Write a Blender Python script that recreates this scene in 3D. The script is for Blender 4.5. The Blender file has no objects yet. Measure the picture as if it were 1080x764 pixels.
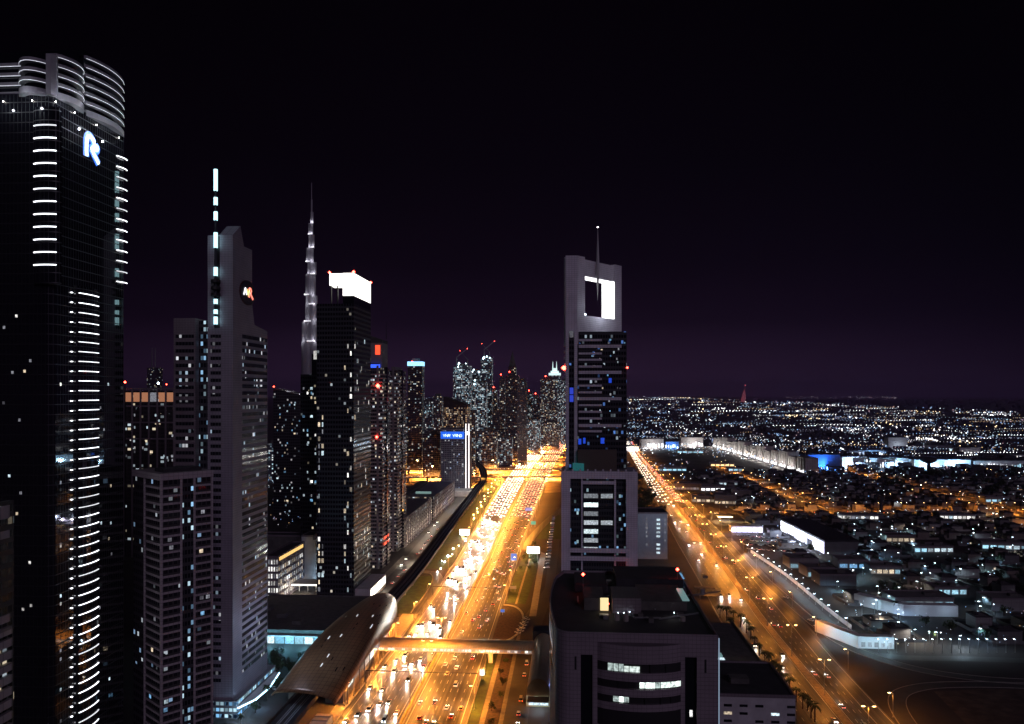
import bpy, math, random
import numpy as np
from mathutils import Vector, Matrix
random.seed(11)
S = bpy.context.scene
COL = S.collection
# ------------------------------------------------------------------ camera, sky, fill light, exposure
FPX, CAMH, HORY = 820.0, 160.0, 416.0
YAW = math.atan(60 / 820)
CA, SA = math.cos(YAW), math.sin(YAW)
cd = bpy.data.cameras.new('camera'); cam = bpy.data.objects.new('camera', cd); COL.objects.link(cam)
cam.location = (0, 0, CAMH); cam.rotation_euler = (math.pi / 2, 0, YAW)
cd.sensor_width = 36; cd.lens = FPX / 1080 * 36; cd.shift_y = (HORY - 382) / 1080
cd.clip_start = 1; cd.clip_end = 120000
S.camera = cam
S.view_settings.view_transform = 'Standard'; S.view_settings.look = 'None'
S.view_settings.exposure = 0; S.view_settings.gamma = 1; S.view_settings.use_curve_mapping = False
S.render.engine = 'CYCLES'
S.cycles.use_denoising = True
S.cycles.use_light_tree = True
S.cycles.max_bounces = 5; S.cycles.diffuse_bounces = 2; S.cycles.glossy_bounces = 3; S.cycles.volume_bounces = 0
S.cycles.caustics_reflective = False; S.cycles.caustics_refractive = False
S.cycles.sample_clamp_indirect = 4
W = bpy.data.worlds.new('World'); S.world = W; W.use_nodes = True
nt = W.node_tree; N = nt.nodes; L = nt.links
bg = N['Background']
tc = N.new('ShaderNodeTexCoord'); sp = N.new('ShaderNodeSeparateXYZ'); L.new(tc.outputs['Generated'], sp.inputs[0])
rmp = N.new('ShaderNodeValToRGB'); L.new(sp.outputs['Z'], rmp.inputs[0])
e = rmp.color_ramp.elements
e[0].position = 0.0; e[0].color = (0.0350, 0.0165, 0.0440, 1)
e[1].position = 0.55; e[1].color = (0.0011, 0.0004, 0.0014, 1)
for p, c in ((0.035, (0.0190, 0.0088, 0.0245)), (0.09, (0.0058, 0.0025, 0.0079)), (0.16, (0.0024, 0.0010, 0.0034)), (0.28, (0.0013, 0.0005, 0.0018))):
    q = e.new(p); q.color = (*c, 1)
# the town's glow lies over the highway and fades towards the sea
dp = N.new('ShaderNodeVectorMath'); dp.operation = 'DOT_PRODUCT'; L.new(tc.outputs['Generated'], dp.inputs[0])
ga = math.radians(6); dp.inputs[1].default_value = (-math.sin(ga), math.cos(ga), 0)
mr = N.new('ShaderNodeMapRange'); L.new(dp.outputs['Value'], mr.inputs[0])
mr.inputs[1].default_value = 0.80; mr.inputs[2].default_value = 1.0; mr.inputs[3].default_value = 0.16; mr.inputs[4].default_value = 1.0
sky = N.new('ShaderNodeTexSky'); sky.sky_type = 'NISHITA'; sky.sun_disc = False
sky.sun_elevation = math.radians(-8); sky.sun_rotation = math.radians(150)
mx = N.new('ShaderNodeMix'); mx.data_type = 'RGBA'; mx.blend_type = 'MULTIPLY'; mx.inputs[0].default_value = 1
L.new(rmp.outputs[0], mx.inputs[6]); L.new(mr.outputs[0], mx.inputs[7])
ad = N.new('ShaderNodeMix'); ad.data_type = 'RGBA'; ad.blend_type = 'ADD'; ad.inputs[0].default_value = 0.02
L.new(mx.outputs[2], ad.inputs[6]); L.new(sky.outputs[0], ad.inputs[7])
L.new(ad.outputs[2], bg.inputs[0]); bg.inputs[1].default_value = 1.0
sd = bpy.data.lights.new('city_glow_fill', 'SUN'); sd.energy = 0.28; sd.angle = math.radians(14); sd.color = (0.86, 0.68, 1.0)  # added purple fill from behind the camera, standing in for city glow
so = bpy.data.objects.new('city_glow_fill', sd); COL.objects.link(so)
so.rotation_euler = Vector((-0.42, 0.85, -0.42)).to_track_quat('-Z', 'Y').to_euler()

# ------------------------------------------------------------------ picture-to-place conversions
def _xy(px, d):
    s = (px - 540) / FPX * d
    return (s * CA - d * SA, d * CA + s * SA)
def at(px, py, z=0.0):
    return _xy(px, FPX * (CAMH - z) / (py - HORY))
def pd(px, d): return _xy(px, d)
def zd(py, d): return CAMH - (py - HORY) / FPX * d
def onX(px, X):                       # depth and Y where the sight line meets the plane x = X
    k = (px - 540) / FPX; d = X / (k * CA - SA); return d, d * (CA + k * SA)
def onY(px, Y):
    k = (px - 540) / FPX; d = Y / (CA + k * SA); return d, d * (k * CA - SA)
def depth(x, y): return y * CA - x * SA

# ------------------------------------------------------------------ materials
MATS = {}
def M(name, col, rough=0.6, metal=0.0, es=0.0, ecol=None, spec=0.5, noise=0.0, nscale=0.2, sample=True):
    if name in MATS: return MATS[name]
    m = bpy.data.materials.new(name); m.use_nodes = True; t = m.node_tree; b = t.nodes['Principled BSDF']
    b.inputs['Base Color'].default_value = (*col, 1); b.inputs['Roughness'].default_value = rough
    b.inputs['Metallic'].default_value = metal; b.inputs['Specular IOR Level'].default_value = spec
    if es:
        b.inputs['Emission Color'].default_value = (*(ecol or col), 1); b.inputs['Emission Strength'].default_value = es
        m.cycles.emission_sampling = 'AUTO' if sample else 'NONE'
    if noise:
        g = t.nodes.new('ShaderNodeNewGeometry'); n = t.nodes.new('ShaderNodeTexNoise')
        n.inputs['Scale'].default_value = nscale; n.inputs['Detail'].default_value = 6
        t.links.new(g.outputs['Position'], n.inputs['Vector'])
        r = t.nodes.new('ShaderNodeMapRange'); t.links.new(n.outputs['Fac'], r.inputs[0])
        r.inputs[1].default_value = 0.3; r.inputs[2].default_value = 0.7; r.inputs[3].default_value = 1 - noise; r.inputs[4].default_value = 1 + noise
        x = t.nodes.new('ShaderNodeMix'); x.data_type = 'RGBA'; x.blend_type = 'MULTIPLY'; x.inputs[0].default_value = 1
        x.inputs[6].default_value = (*col, 1); t.links.new(r.outputs[0], x.inputs[7]); t.links.new(x.outputs[2], b.inputs['Base Color'])
        r2 = t.nodes.new('ShaderNodeMapRange'); t.links.new(n.outputs['Fac'], r2.inputs[0])
        r2.inputs[3].default_value = max(0.03, rough - 0.12); r2.inputs[4].default_value = min(1, rough + 0.12); t.links.new(r2.outputs[0], b.inputs['Roughness'])
    MATS[name] = m; return m
def facade_uv(t):
    """u along the wall, v up, in metres; also 1 on walls and 0 on roofs"""
    g = t.nodes.new('ShaderNodeNewGeometry'); p = t.nodes.new('ShaderNodeSeparateXYZ'); n = t.nodes.new('ShaderNodeSeparateXYZ')
    t.links.new(g.outputs['Position'], p.inputs[0]); t.links.new(g.outputs['True Normal'], n.inputs[0])
    def mth(op, a, b=None):
        k = t.nodes.new('ShaderNodeMath'); k.operation = op
        for i, v in enumerate((a, b)):
            if v is None: continue
            if isinstance(v, (int, float)): k.inputs[i].default_value = v
            else: t.links.new(v, k.inputs[i])
        return k.outputs[0]
    u = mth('SUBTRACT', mth('MULTIPLY', p.outputs[1], n.outputs[0]), mth('MULTIPLY', p.outputs[0], n.outputs[1]))
    wall = mth('LESS_THAN', mth('ABSOLUTE', n.outputs[2]), 0.5)
    return u, p.outputs[2], wall, mth
def facade(name, base, cw=3.0, ch=3.6, dens=0.2, es=1.5, cols=((1, .85, .6), (.75, .9, 1)), rough=0.15, frame=(0.5, .5, .5), mx=.12, my=.22, spec=.5, gap=None):
    """curtain wall: a grid of panes between mullions, a few rooms lit behind"""
    if name in MATS: return MATS[name]
    m = bpy.data.materials.new(name); m.use_nodes = True; t = m.node_tree; b = t.nodes['Principled BSDF']; lk = t.links
    u, v, wall, mth = facade_uv(t)
    us = mth('ADD', mth('DIVIDE', u, cw), 500); vs = mth('DIVIDE', v, ch)
    fu = mth('FRACT', us); fv = mth('FRACT', vs)
    pane = mth('MULTIPLY', mth('MULTIPLY', mth('GREATER_THAN', fu, mx), mth('LESS_THAN', fu, 1 - mx)), mth('MULTIPLY', mth('GREATER_THAN', fv, my), mth('LESS_THAN', fv, 1 - my)))
    cv = t.nodes.new('ShaderNodeCombineXYZ'); lk.new(mth('FLOOR', us), cv.inputs[0]); lk.new(mth('FLOOR', vs), cv.inputs[1]); cv.inputs[2].default_value = len(MATS) * 1.7
    wn = t.nodes.new('ShaderNodeTexWhiteNoise'); lk.new(cv.outputs[0], wn.inputs['Vector'])
    cl = t.nodes.new('ShaderNodeTexNoise'); cl.inputs['Scale'].default_value = 0.06; cl.inputs['Detail'].default_value = 2
    lk.new(t.nodes['Geometry'].outputs['Position'], cl.inputs['Vector'])
    thr = mth('MULTIPLY', cl.outputs[0], dens * 2)
    lit = mth('MULTIPLY', mth('LESS_THAN', wn.outputs['Value'], thr), mth('MULTIPLY', pane, wall))
    sc = t.nodes.new('ShaderNodeSeparateColor'); lk.new(wn.outputs['Color'], sc.inputs[0])
    cr = t.nodes.new('ShaderNodeMix'); cr.data_type = 'RGBA'; lk.new(mth('GREATER_THAN', sc.outputs[1], .5), cr.inputs[0])
    cr.inputs[6].default_value = (*cols[0], 1); cr.inputs[7].default_value = (*cols[1], 1)
    lk.new(cr.outputs[2], b.inputs['Emission Color'])
    lk.new(mth('MULTIPLY', lit, mth('MULTIPLY', mth('ADD', mth('POWER', sc.outputs[2], 2.0), .12), es)), b.inputs['Emission Strength'])
    bc = t.nodes.new('ShaderNodeMix'); bc.data_type = 'RGBA'; lk.new(pane, bc.inputs[0]); bc.inputs[6].default_value = (*frame, 1); bc.inputs[7].default_value = (*base, 1)
    lk.new(bc.outputs[2], b.inputs['Base Color'])
    lk.new(mth('ADD', mth('MULTIPLY', mth('SUBTRACT', 1.0, pane), .45), rough), b.inputs['Roughness'])
    b.inputs['Specular IOR Level'].default_value = spec
    m.cycles.emission_sampling = 'NONE'
    MATS[name] = m; return m
def panels(name, col, pw=1.5, ph=1.2, joint=.45, rough=.6):
    """stone or metal cladding with dark joints and rain stains"""
    if name in MATS: return MATS[name]
    m = bpy.data.materials.new(name); m.use_nodes = True; t = m.node_tree; b = t.nodes['Principled BSDF']; lk = t.links
    u, v, wall, mth = facade_uv(t)
    fu = mth('FRACT', mth('ADD', mth('DIVIDE', u, pw), 500)); fv = mth('FRACT', mth('DIVIDE', v, ph))
    face = mth('MULTIPLY', mth('GREATER_THAN', fu, .07), mth('GREATER_THAN', fv, .09))
    n = t.nodes.new('ShaderNodeTexNoise'); n.inputs['Scale'].default_value = .12; n.inputs['Detail'].default_value = 7
    lk.new(t.nodes['Geometry'].outputs['Position'], n.inputs['Vector'])
    k = mth('MULTIPLY', mth('ADD', mth('MULTIPLY', face, 1 - joint), joint), mth('ADD', mth('MULTIPLY', n.outputs[0], .6), .7))
    x = t.nodes.new('ShaderNodeMix'); x.data_type = 'RGBA'; x.blend_type = 'MULTIPLY'; x.inputs[0].default_value = 1
    x.inputs[6].default_value = (*col, 1); lk.new(k, x.inputs[7]); lk.new(x.outputs[2], b.inputs['Base Color'])
    b.inputs['Roughness'].default_value = rough
    MATS[name] = m; return m
def win_m(name, col, es):
    """a lit room behind glass: uneven light, each window its own brightness"""
    if name in MATS: return MATS[name]
    m = M(name, (.3, .3, .3), .25, es=es, ecol=col, sample=False); t = m.node_tree; b = t.nodes['Principled BSDF']
    oi = t.nodes.new('ShaderNodeObjectInfo'); g = t.nodes.new('ShaderNodeNewGeometry'); n = t.nodes.new('ShaderNodeTexNoise'); n.inputs['Scale'].default_value = 1.1; n.inputs['Detail'].default_value = 3
    t.links.new(g.outputs['Position'], n.inputs['Vector'])
    r1 = t.nodes.new('ShaderNodeMapRange'); t.links.new(oi.outputs['Random'], r1.inputs[0]); r1.inputs[3].default_value = .18 * es; r1.inputs[4].default_value = 1.35 * es
    r2 = t.nodes.new('ShaderNodeMapRange'); t.links.new(n.outputs['Fac'], r2.inputs[0]); r2.inputs[1].default_value = .32; r2.inputs[2].default_value = .68; r2.inputs[3].default_value = .25; r2.inputs[4].default_value = 1.3
    k = t.nodes.new('ShaderNodeMath'); k.operation = 'MULTIPLY'; t.links.new(r1.outputs[0], k.inputs[0]); t.links.new(r2.outputs[0], k.inputs[1]); t.links.new(k.outputs[0], b.inputs['Emission Strength'])
    return m
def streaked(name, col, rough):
    """road surface with wheel-worn bands, streaked in colour to stand for light trails"""
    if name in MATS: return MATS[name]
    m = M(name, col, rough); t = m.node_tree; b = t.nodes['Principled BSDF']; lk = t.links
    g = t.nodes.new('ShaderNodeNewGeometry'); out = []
    for sc, w, lo in (((.9, .004, 1), 5, .45), ((.16, .012, 1), 4, .7), ((2.2, .02, 1), 3, .75)):  # stretched noise bands: light trails suggested in the road colour
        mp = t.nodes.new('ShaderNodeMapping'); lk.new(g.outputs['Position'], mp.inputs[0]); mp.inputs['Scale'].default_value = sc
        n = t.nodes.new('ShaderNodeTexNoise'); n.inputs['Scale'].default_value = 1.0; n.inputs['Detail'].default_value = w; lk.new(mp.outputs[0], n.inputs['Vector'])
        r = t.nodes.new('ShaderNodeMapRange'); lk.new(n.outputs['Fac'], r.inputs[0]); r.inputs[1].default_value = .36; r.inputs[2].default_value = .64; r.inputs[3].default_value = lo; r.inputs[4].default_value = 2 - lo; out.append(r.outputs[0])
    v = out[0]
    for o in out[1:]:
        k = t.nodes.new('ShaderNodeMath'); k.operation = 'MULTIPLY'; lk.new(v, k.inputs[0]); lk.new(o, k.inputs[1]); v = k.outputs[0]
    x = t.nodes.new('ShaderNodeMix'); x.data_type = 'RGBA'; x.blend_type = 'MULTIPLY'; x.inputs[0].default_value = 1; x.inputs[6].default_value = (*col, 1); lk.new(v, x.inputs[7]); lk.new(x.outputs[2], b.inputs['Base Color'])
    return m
def lamp_m(name, col, es, sample=False): return M(name, (.8, .8, .8), .4, es=es, ecol=col, sample=sample)

# ------------------------------------------------------------------ mesh and scene helpers
class MB:
    def __init__(s): s.v = []; s.f = []; s.mi = []
    def add(s, vs, fs, m=0):
        o = len(s.v); s.v += [tuple(v) for v in vs]; s.f += [tuple(i + o for i in f) for f in fs]; s.mi += [m] * len(fs); return s
    def box(s, x0, x1, y0, y1, z0, z1, m=0):
        return s.add([(x0, y0, z0), (x1, y0, z0), (x1, y1, z0), (x0, y1, z0), (x0, y0, z1), (x1, y0, z1), (x1, y1, z1), (x0, y1, z1)],
                     [(0, 3, 2, 1), (4, 5, 6, 7), (0, 1, 5, 4), (1, 2, 6, 5), (2, 3, 7, 6), (3, 0, 4, 7)], m)
    def prism(s, poly, z0, z1, m=0, top=None):
        n = len(poly); a = sum(poly[i][0] * poly[(i + 1) % n][1] - poly[(i + 1) % n][0] * poly[i][1] for i in range(n))
        if a < 0: poly = poly[::-1]
        tz = (lambda p: z1) if top is None else top
        vs = [(p[0], p[1], z0) for p in poly] + [(p[0], p[1], tz(p)) for p in poly]
        return s.add(vs, [tuple(range(n - 1, -1, -1)), tuple(range(n, 2 * n))] + [(i, (i + 1) % n, n + (i + 1) % n, n + i) for i in range(n)], m)
    def cyl(s, c, r0, r1, z0, z1, n=8, m=0):
        ring = [(math.cos(2 * math.pi * i / n), math.sin(2 * math.pi * i / n)) for i in range(n)]
        vs = [(c[0] + r0 * a, c[1] + r0 * b, z0) for a, b in ring] + [(c[0] + r1 * a, c[1] + r1 * b, z1) for a, b in ring]
        return s.add(vs, [tuple(range(n - 1, -1, -1)), tuple(range(n, 2 * n))] + [(i, (i + 1) % n, n + (i + 1) % n, n + i) for i in range(n)], m)
    def bar(s, p, q, w=.1, h=None, m=0):
        p = Vector(p); q = Vector(q); d = (q - p).normalized(); up = Vector((0, 0, 1)) if abs(d.z) < .95 else Vector((1, 0, 0))
        a = d.cross(up).normalized() * w / 2; b = a.cross(d).normalized() * (h or w) / 2
        vs = [p - a - b, p + a - b, p + a + b, p - a + b, q - a - b, q + a - b, q + a + b, q - a + b]
        return s.add(vs, [(0, 1, 2, 3), (7, 6, 5, 4), (1, 0, 4, 5), (2, 1, 5, 6), (3, 2, 6, 7), (0, 3, 7, 4)], m)
    def octa(s, c, r, m=0, rz=None):
        x, y, z = c; rz = rz or r
        return s.add([(x + r, y, z), (x - r, y, z), (x, y + r, z), (x, y - r, z), (x, y, z + rz), (x, y, z - rz)],
                     [(0, 2, 4), (2, 1, 4), (1, 3, 4), (3, 0, 4), (2, 0, 5), (1, 2, 5), (3, 1, 5), (0, 3, 5)], m)
    def strip(s, left, right, m=0):
        n = len(left); return s.add(list(left) + list(right), [(i, n + i, n + i + 1, i + 1) for i in range(n - 1)], m)
    def solid(s, left, right, z0, z1, m=0):
        n = len(left); vs = []
        for z in (z0, z1):
            zz = z if callable(z) else (lambda p, z=z: z)
            vs += [(p[0], p[1], zz(p)) for p in left] + [(p[0], p[1], zz(p)) for p in right]
        fs = []
        for i in range(n - 1):
            l0, l1, r0, r1 = i, i + 1, n + i, n + i + 1; k = 2 * n
            fs += [(l0, l1, r1, r0), (k + l0, k + r0, k + r1, k + l1), (l0, k + l0, k + l1, l1), (r0, r1, k + r1, k + r0)]
        fs += [(0, n, 3 * n, 2 * n), (n - 1, 3 * n - 1, 4 * n - 1, 2 * n - 1)]
        return s.add(vs, fs, m)
    def mesh(s, name, mats, off=(0, 0, 0), smooth=False):
        me = bpy.data.meshes.new(name); ox, oy, oz = off
        me.from_pydata([(x - ox, y - oy, z - oz) for x, y, z in s.v], [], s.f)
        for m in (mats if isinstance(mats, (list, tuple)) else [mats]): me.materials.append(m)
        me.polygons.foreach_set('material_index', s.mi)
        if smooth: me.polygons.foreach_set('use_smooth', [True] * len(me.polygons))
        me.update(); return me
    def build(s, name, mats, parent=None, smooth=False):
        """verts are in the place's own metres; a part's are taken relative to its thing"""
        off = wloc(parent) if parent is not None else (0, 0, 0)
        return link(name, s.mesh(name, mats, off, smooth), parent)
def wloc(o):
    v = Vector((0, 0, 0))
    while o is not None: v = v + o.location; o = o.parent
    return tuple(v)
def link(name, data, parent=None, loc=(0, 0, 0), rz=0):
    o = bpy.data.objects.new(name, data); COL.objects.link(o); o.parent = parent; o.location = loc; o.rotation_euler = (0, 0, rz); return o
def tag(o, label=None, cat=None, group=None, kind=None):
    if label: o['label'] = label
    if cat: o['category'] = cat
    if group: o['group'] = group
    if kind: o['kind'] = kind
    return o
def thing(name, label, cat, loc=(0, 0, 0), rz=0, group=None):
    return tag(link(name, None, None, loc, rz), label, cat, group)
def struct(name, mb, m): return tag(mb.build(name, m), kind='structure')
def part_copy(o, parent, loc, rz=0):
    c = o.copy(); COL.objects.link(c); c.parent = parent; c.location = loc; c.rotation_euler = (0, 0, rz); return c
def glow(name, parent, loc, power, col, r=.5, spot=None, aim=(0, 0, -1), blend=.5):
    key = (name, power, col, r, spot, blend)
    d = glow.cache.get(key)
    if d is None:
        d = bpy.data.lights.new(name, 'SPOT' if spot else 'POINT'); d.energy = power; d.color = col; d.shadow_soft_size = r
        if spot: d.spot_size = math.radians(spot); d.spot_blend = blend
        glow.cache[key] = d
    o = bpy.data.objects.new(name, d); COL.objects.link(o); o.parent = parent; o.location = loc
    if spot: o.rotation_euler = Vector(aim).to_track_quat('-Z', 'Y').to_euler()
    return o
glow.cache = {}
ORDS = 'first second third fourth fifth sixth seventh eighth ninth tenth eleventh twelfth thirteenth fourteenth fifteenth sixteenth seventeenth eighteenth nineteenth'.split()
TENS = 'twent thirt fort fift sixt sevent'.split()
def nth(i):
    """1 -> first"""
    if i < 20: return ORDS[i - 1]
    t, u = divmod(i, 10)
    return TENS[t - 2] + ('ieth' if u == 0 else 'y-' + ORDS[u - 1])
def arc(c, r, a0, a1, n): return [(c[0] + r * math.cos(math.radians(a0 + (a1 - a0) * i / n)), c[1] + r * math.sin(math.radians(a0 + (a1 - a0) * i / n))) for i in range(n + 1)]
def lerp_line(pts):
    ys = np.array([p[1] for p in pts]); xs = np.array([p[0] for p in pts]); o = np.argsort(ys)
    return lambda y: float(np.interp(y, ys[o], xs[o]))
def resample(pts, step):
    out = [Vector((*pts[0], 0)).to_2d() if False else Vector((pts[0][0], pts[0][1]))]; acc = 0
    P = [Vector((p[0], p[1])) for p in pts]; res = [P[0]]; left = step
    for a, b in zip(P, P[1:]):
        L_ = (b - a).length; t = 0
        while L_ - t >= left:
            t += left; res.append(a + (b - a) * (t / L_)); left = step
        left -= L_ - t
    return res
def smooth_line(pts, n=10):
    """Catmull-Rom through the points"""
    P = [Vector((p[0], p[1])) for p in pts]; P = [P[0] * 2 - P[1]] + P + [P[-1] * 2 - P[-2]]; out = []
    for i in range(1, len(P) - 2):
        for k in range(n):
            t = k / n; a, b, c, d = P[i - 1:i + 3]
            out.append(.5 * ((2 * b) + (c - a) * t + (2 * a - 5 * b + 4 * c - d) * t * t + (3 * b - a - 3 * c + d) * t ** 3))
    out.append(P[-2]); return out
def offsets(line, w0, w1):
    """two parallel lines at w0 and w1 to the side (positive = to the right of travel)"""
    A, B = [], []
    for i, p in enumerate(line):
        t = (line[min(i + 1, len(line) - 1)] - line[max(i - 1, 0)]).normalized(); n = Vector((t.y, -t.x))
        A.append(tuple(p + n * w0)); B.append(tuple(p + n * w1))
    return A, B
# ------------------------------------------------------------------ shared materials
WARM = (1.0, .47, .12); SOD = (1.0, .33, .042); COOL = (.62, .85, 1.0); WHITE = (1.0, .95, .88); BLUE = (.05, .25, 1.0); RED = (1.0, .03, .02)
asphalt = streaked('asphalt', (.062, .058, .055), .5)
asphalt2 = M('old_asphalt', (.060, .055, .052), .7, noise=.3, nscale=.2)
paving = M('paving', (.22, .19, .16), .75, noise=.25, nscale=.4)
paint = M('road_paint', (.75, .74, .70), .6, noise=.2, nscale=.8)
concrete = M('concrete', (.33, .30, .27), .8, noise=.2, nscale=.3)
darkcon = M('dark_concrete', (.10, .095, .09), .85, noise=.3, nscale=.3)
steel = M('galvanised_steel', (.30, .30, .31), .45, .6)
blackm = M('black_metal', (.02, .02, .022), .5)
grassm = M('lawn', (.035, .062, .018), .9, noise=.5, nscale=.25)
soil = M('planted_bed', (.055, .03, .022), .95, noise=.6, nscale=.6)
sand = M('ground', (.052, .043, .040), .95, noise=.45, nscale=.02)
roofm = M('roof_felt', (.035, .033, .038), .85, noise=.35, nscale=.25)
whitewall = M('white_render', (.55, .54, .55), .8, noise=.15, nscale=.2)
pane_dark = M('dark_glass', (.010, .012, .016), .08)
e_sod = lamp_m('sodium_lens', (1, .62, .22), 28); e_cool = lamp_m('cool_lens', (.72, .88, 1), 16); e_white = lamp_m('white_lens', WHITE, 16)
e_red = lamp_m('red_beacon_lens', (1, .05, .03), 22)
win_warm = win_m('lit_window_warm', (1, .80, .55), .9)
win_cool = win_m('lit_window_cool', (.70, .90, 1), 1.0)
win_white = win_m('lit_window_white', (1, .97, .93), 1.4)
win_dim = win_m('lit_window_dim', (.85, .88, 1), .28)
win_blue = win_m('lit_window_blue', (.25, .6, 1), .7)
# ------------------------------------------------------------------ ground and water
g = MB(); G = 60000
g.add([(-G, -2000, 0), (G, -2000, 0), (G, G, 0), (-G, G, 0)], [(0, 1, 2, 3)])
struct('ground', g, sand)
g = MB()   # the sea lies beyond the far right of the town
cp = [at(x, y) for x, y in ((1500, 446), (1080, 437.5), (1000, 434), (930, 430), (880, 427), (830, 424.5), (790, 423))]
far = [(60000, 9000), (60000, 30000), (60000, 45000), (50000, 59000), (30000, 59000), (20000, 59000), (14000, 59000)]
g.strip([(p[0], p[1], .06) for p in cp], [(p[0], p[1], .06) for p in far])
struct('sea', g, M('sea_water', (.004, .006, .012), .12, noise=.2, nscale=.01))

# ------------------------------------------------------------------ the highway
XL = lerp_line([(-114, 100), (-113, 374), (-111, 470), (-108, 530), (-107.5, 757), (-112, 931), (-116.6, 1135), (-120, 1391), (-119, 1769), (-104, 2260), (-57, 3128), (20, 3900)])
XR = lerp_line([(-50, 100), (-50, 640), (-48.8, 850), (-45.6, 1040), (-42.6, 1250), (-39, 1459), (-24, 1905), (-6, 2435), (32, 3128), (104, 3900)])
XM = lambda y: (XL(y) + XR(y)) / 2
ys = list(np.arange(100, 3900, 40.0)) + [3900]
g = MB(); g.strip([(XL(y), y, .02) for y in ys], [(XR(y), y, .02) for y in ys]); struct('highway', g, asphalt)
def lane_x(side, i, y):
    """centre of lane i (0 = by the median) of the oncoming (-1) or departing (1) carriageway"""
    m, e = XM(y) + side * 2.6, (XR(y) if side > 0 else XL(y)) - side * 2.4
    return m + (e - m) * (i + .5) / 7
g = MB()
for side in (-1, 1):
    for i in range(1, 7):
        y = 330.0
        while y < 1700:
            m, e = XM(y) + side * 2.6, (XR(y) if side > 0 else XL(y)) - side * 2.4
            x = m + (e - m) * i / 7; y2 = y + 5
            x2 = (XM(y2) + side * 2.6) + (((XR(y2) if side > 0 else XL(y2)) - side * 2.4) - XM(y2) - side * 2.6) * i / 7
            g.add([(x - .11, y, .03), (x + .11, y, .03), (x2 + .11, y2, .03), (x2 - .11, y2, .03)], [(0, 1, 2, 3)]); y += 12
    for f in (lambda y: XM(y) + side * 2.6, lambda y: (XR(y) if side > 0 else XL(y)) - side * 2.4):
        g.strip([(f(y) - .14, y, .03) for y in ys[5:60]], [(f(y) + .14, y, .03) for y in ys[5:60]])
struct('lane_markings', g, paint)
g = MB(); g.solid([(XM(y) - 1.3, y) for y in ys], [(XM(y) + 1.3, y) for y in ys], 0, .16); struct('median_kerb', g, concrete)
def barrier(name, f, y0, y1, label, w=.35, h=.95, mat=None):
    b = MB(); q = [y for y in np.arange(y0, y1 + 1, 20.0)]
    b.solid([(f(y) - w / 2, y) for y in q], [(f(y) + w / 2, y) for y in q], 0, h); o = b.build(name, mat or concrete); return tag(o, label, 'barrier')
barrier('crash_barrier', lambda y: XL(y) - .6, 330, 560, 'concrete crash barrier between the station forecourt and the oncoming carriageway')
barrier('crash_barrier', lambda y: XL(y) - .6, 660, 1380, 'concrete crash barrier along the lawn below the viaduct')
barrier('crash_barrier', lambda y: XR(y) + .6, 330, 500, 'concrete crash barrier between the departing carriageway and the planted strip')
barrier('crash_barrier', lambda y: XR(y) + .6, 590, 800, 'concrete crash barrier on the edge of the billboard lawn')
g = MB(); g.solid([(XM(y) - .3, y) for y in ys], [(XM(y) + .3, y) for y in ys], .16, 1.0); tag(g.build('median_barrier', M('yellow_paint', (.55, .40, .08), .6, noise=.2, nscale=.5)), 'long low barrier running along the median of the highway', 'barrier')

# ------------------------------------------------------------------ verges, side roads
def flat(name, pts, z, m): g = MB(); g.add([(p[0], p[1], z) for p in pts], [tuple(range(len(pts)))]); return struct(name, g, m)
flat('station_forecourt', [(-119, 300), (-114, 300), (-112.6, 430), (-111, 500), (-109.5, 560), (-121, 560)], .012, paving)
flat('lawn', [(-137, 560), (-109.5, 560), (-108.5, 660), (-118, 680), (-137, 672)], .015, grassm)
q = list(np.arange(706, 1420, 30.0))
g = MB(); g.strip([(-139 - (y - 706) * .018, y, .015) for y in q], [(XL(y) - 1, y, .015) for y in q]); struct('lawn', g, grassm)
g = MB(); sl = smooth_line([(-111, 560), (-110.5, 610), (-112, 655), (-118, 684), (-128, 692), (-150, 694)], 8)
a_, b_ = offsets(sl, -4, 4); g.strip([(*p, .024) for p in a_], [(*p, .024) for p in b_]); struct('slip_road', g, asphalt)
for w_ in (-4.3, 4.1):
    g = MB(); a_, b_ = offsets(sl, w_, w_ + .3); g.solid(a_, b_, 0, .14 if w_ > 0 else .6); tag(g.build('slip_road_kerb', concrete), 'kerb on the %s of the slip road curling under the viaduct' % ('inside' if w_ < 0 else 'outside'), 'kerb')
g = MB(); q = list(np.arange(576, 1500, 40.0)); vx = lerp_line([(-152, 280), (-152, 700), (-158, 900), (-168, 1250), (-182, 1550)])
g.strip([(vx(y) - 6, y, .018) for y in q], [(vx(y) + 6, y, .018) for y in q]); struct('service_road', g, asphalt2)
flat('pavement', [(-164, 576), (-158, 576), (-158, 760), (-164, 760)], .02, paving)
# right of the highway
flat('planted_strip', [(-49.5, 330), (-44, 330), (-44, 500), (-49.5, 500)], .014, grassm)
flat('footpath', [(-43.6, 330), (-41, 330), (-41, 500), (-43.6, 500)], .018, paving)
flat('planted_strip', [(-40.8, 330), (-34.5, 330), (-34.5, 500), (-40.8, 500)], .014, soil)
flat('footpath', [(-34.2, 330), (-32, 330), (-32, 520), (-34.2, 520)], .018, paving)
flat('access_road', [(-32, 300), (-20, 300), (-20, 520), (-12, 640), (-8, 1100), (-18, 1100), (-20, 640), (-32, 560)], .012, asphalt2)
ell = [(-49.6 + 17 * math.sin(t) ** .8, 543 + 44 * math.cos(t)) for t in np.linspace(.001, math.pi - .001, 24)]
flat('planter_bed', ell, .05, soil)
g = MB(); o_ = [(-49.6 + (x + 49.6) * 1.09, 543 + (y - 543) * 1.045) for x, y in ell]; g.solid(o_, ell, 0, .4); tag(g.build('planter_kerb', concrete), 'pale curved kerb round the half-oval planted bed beside the highway', 'kerb')
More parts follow.
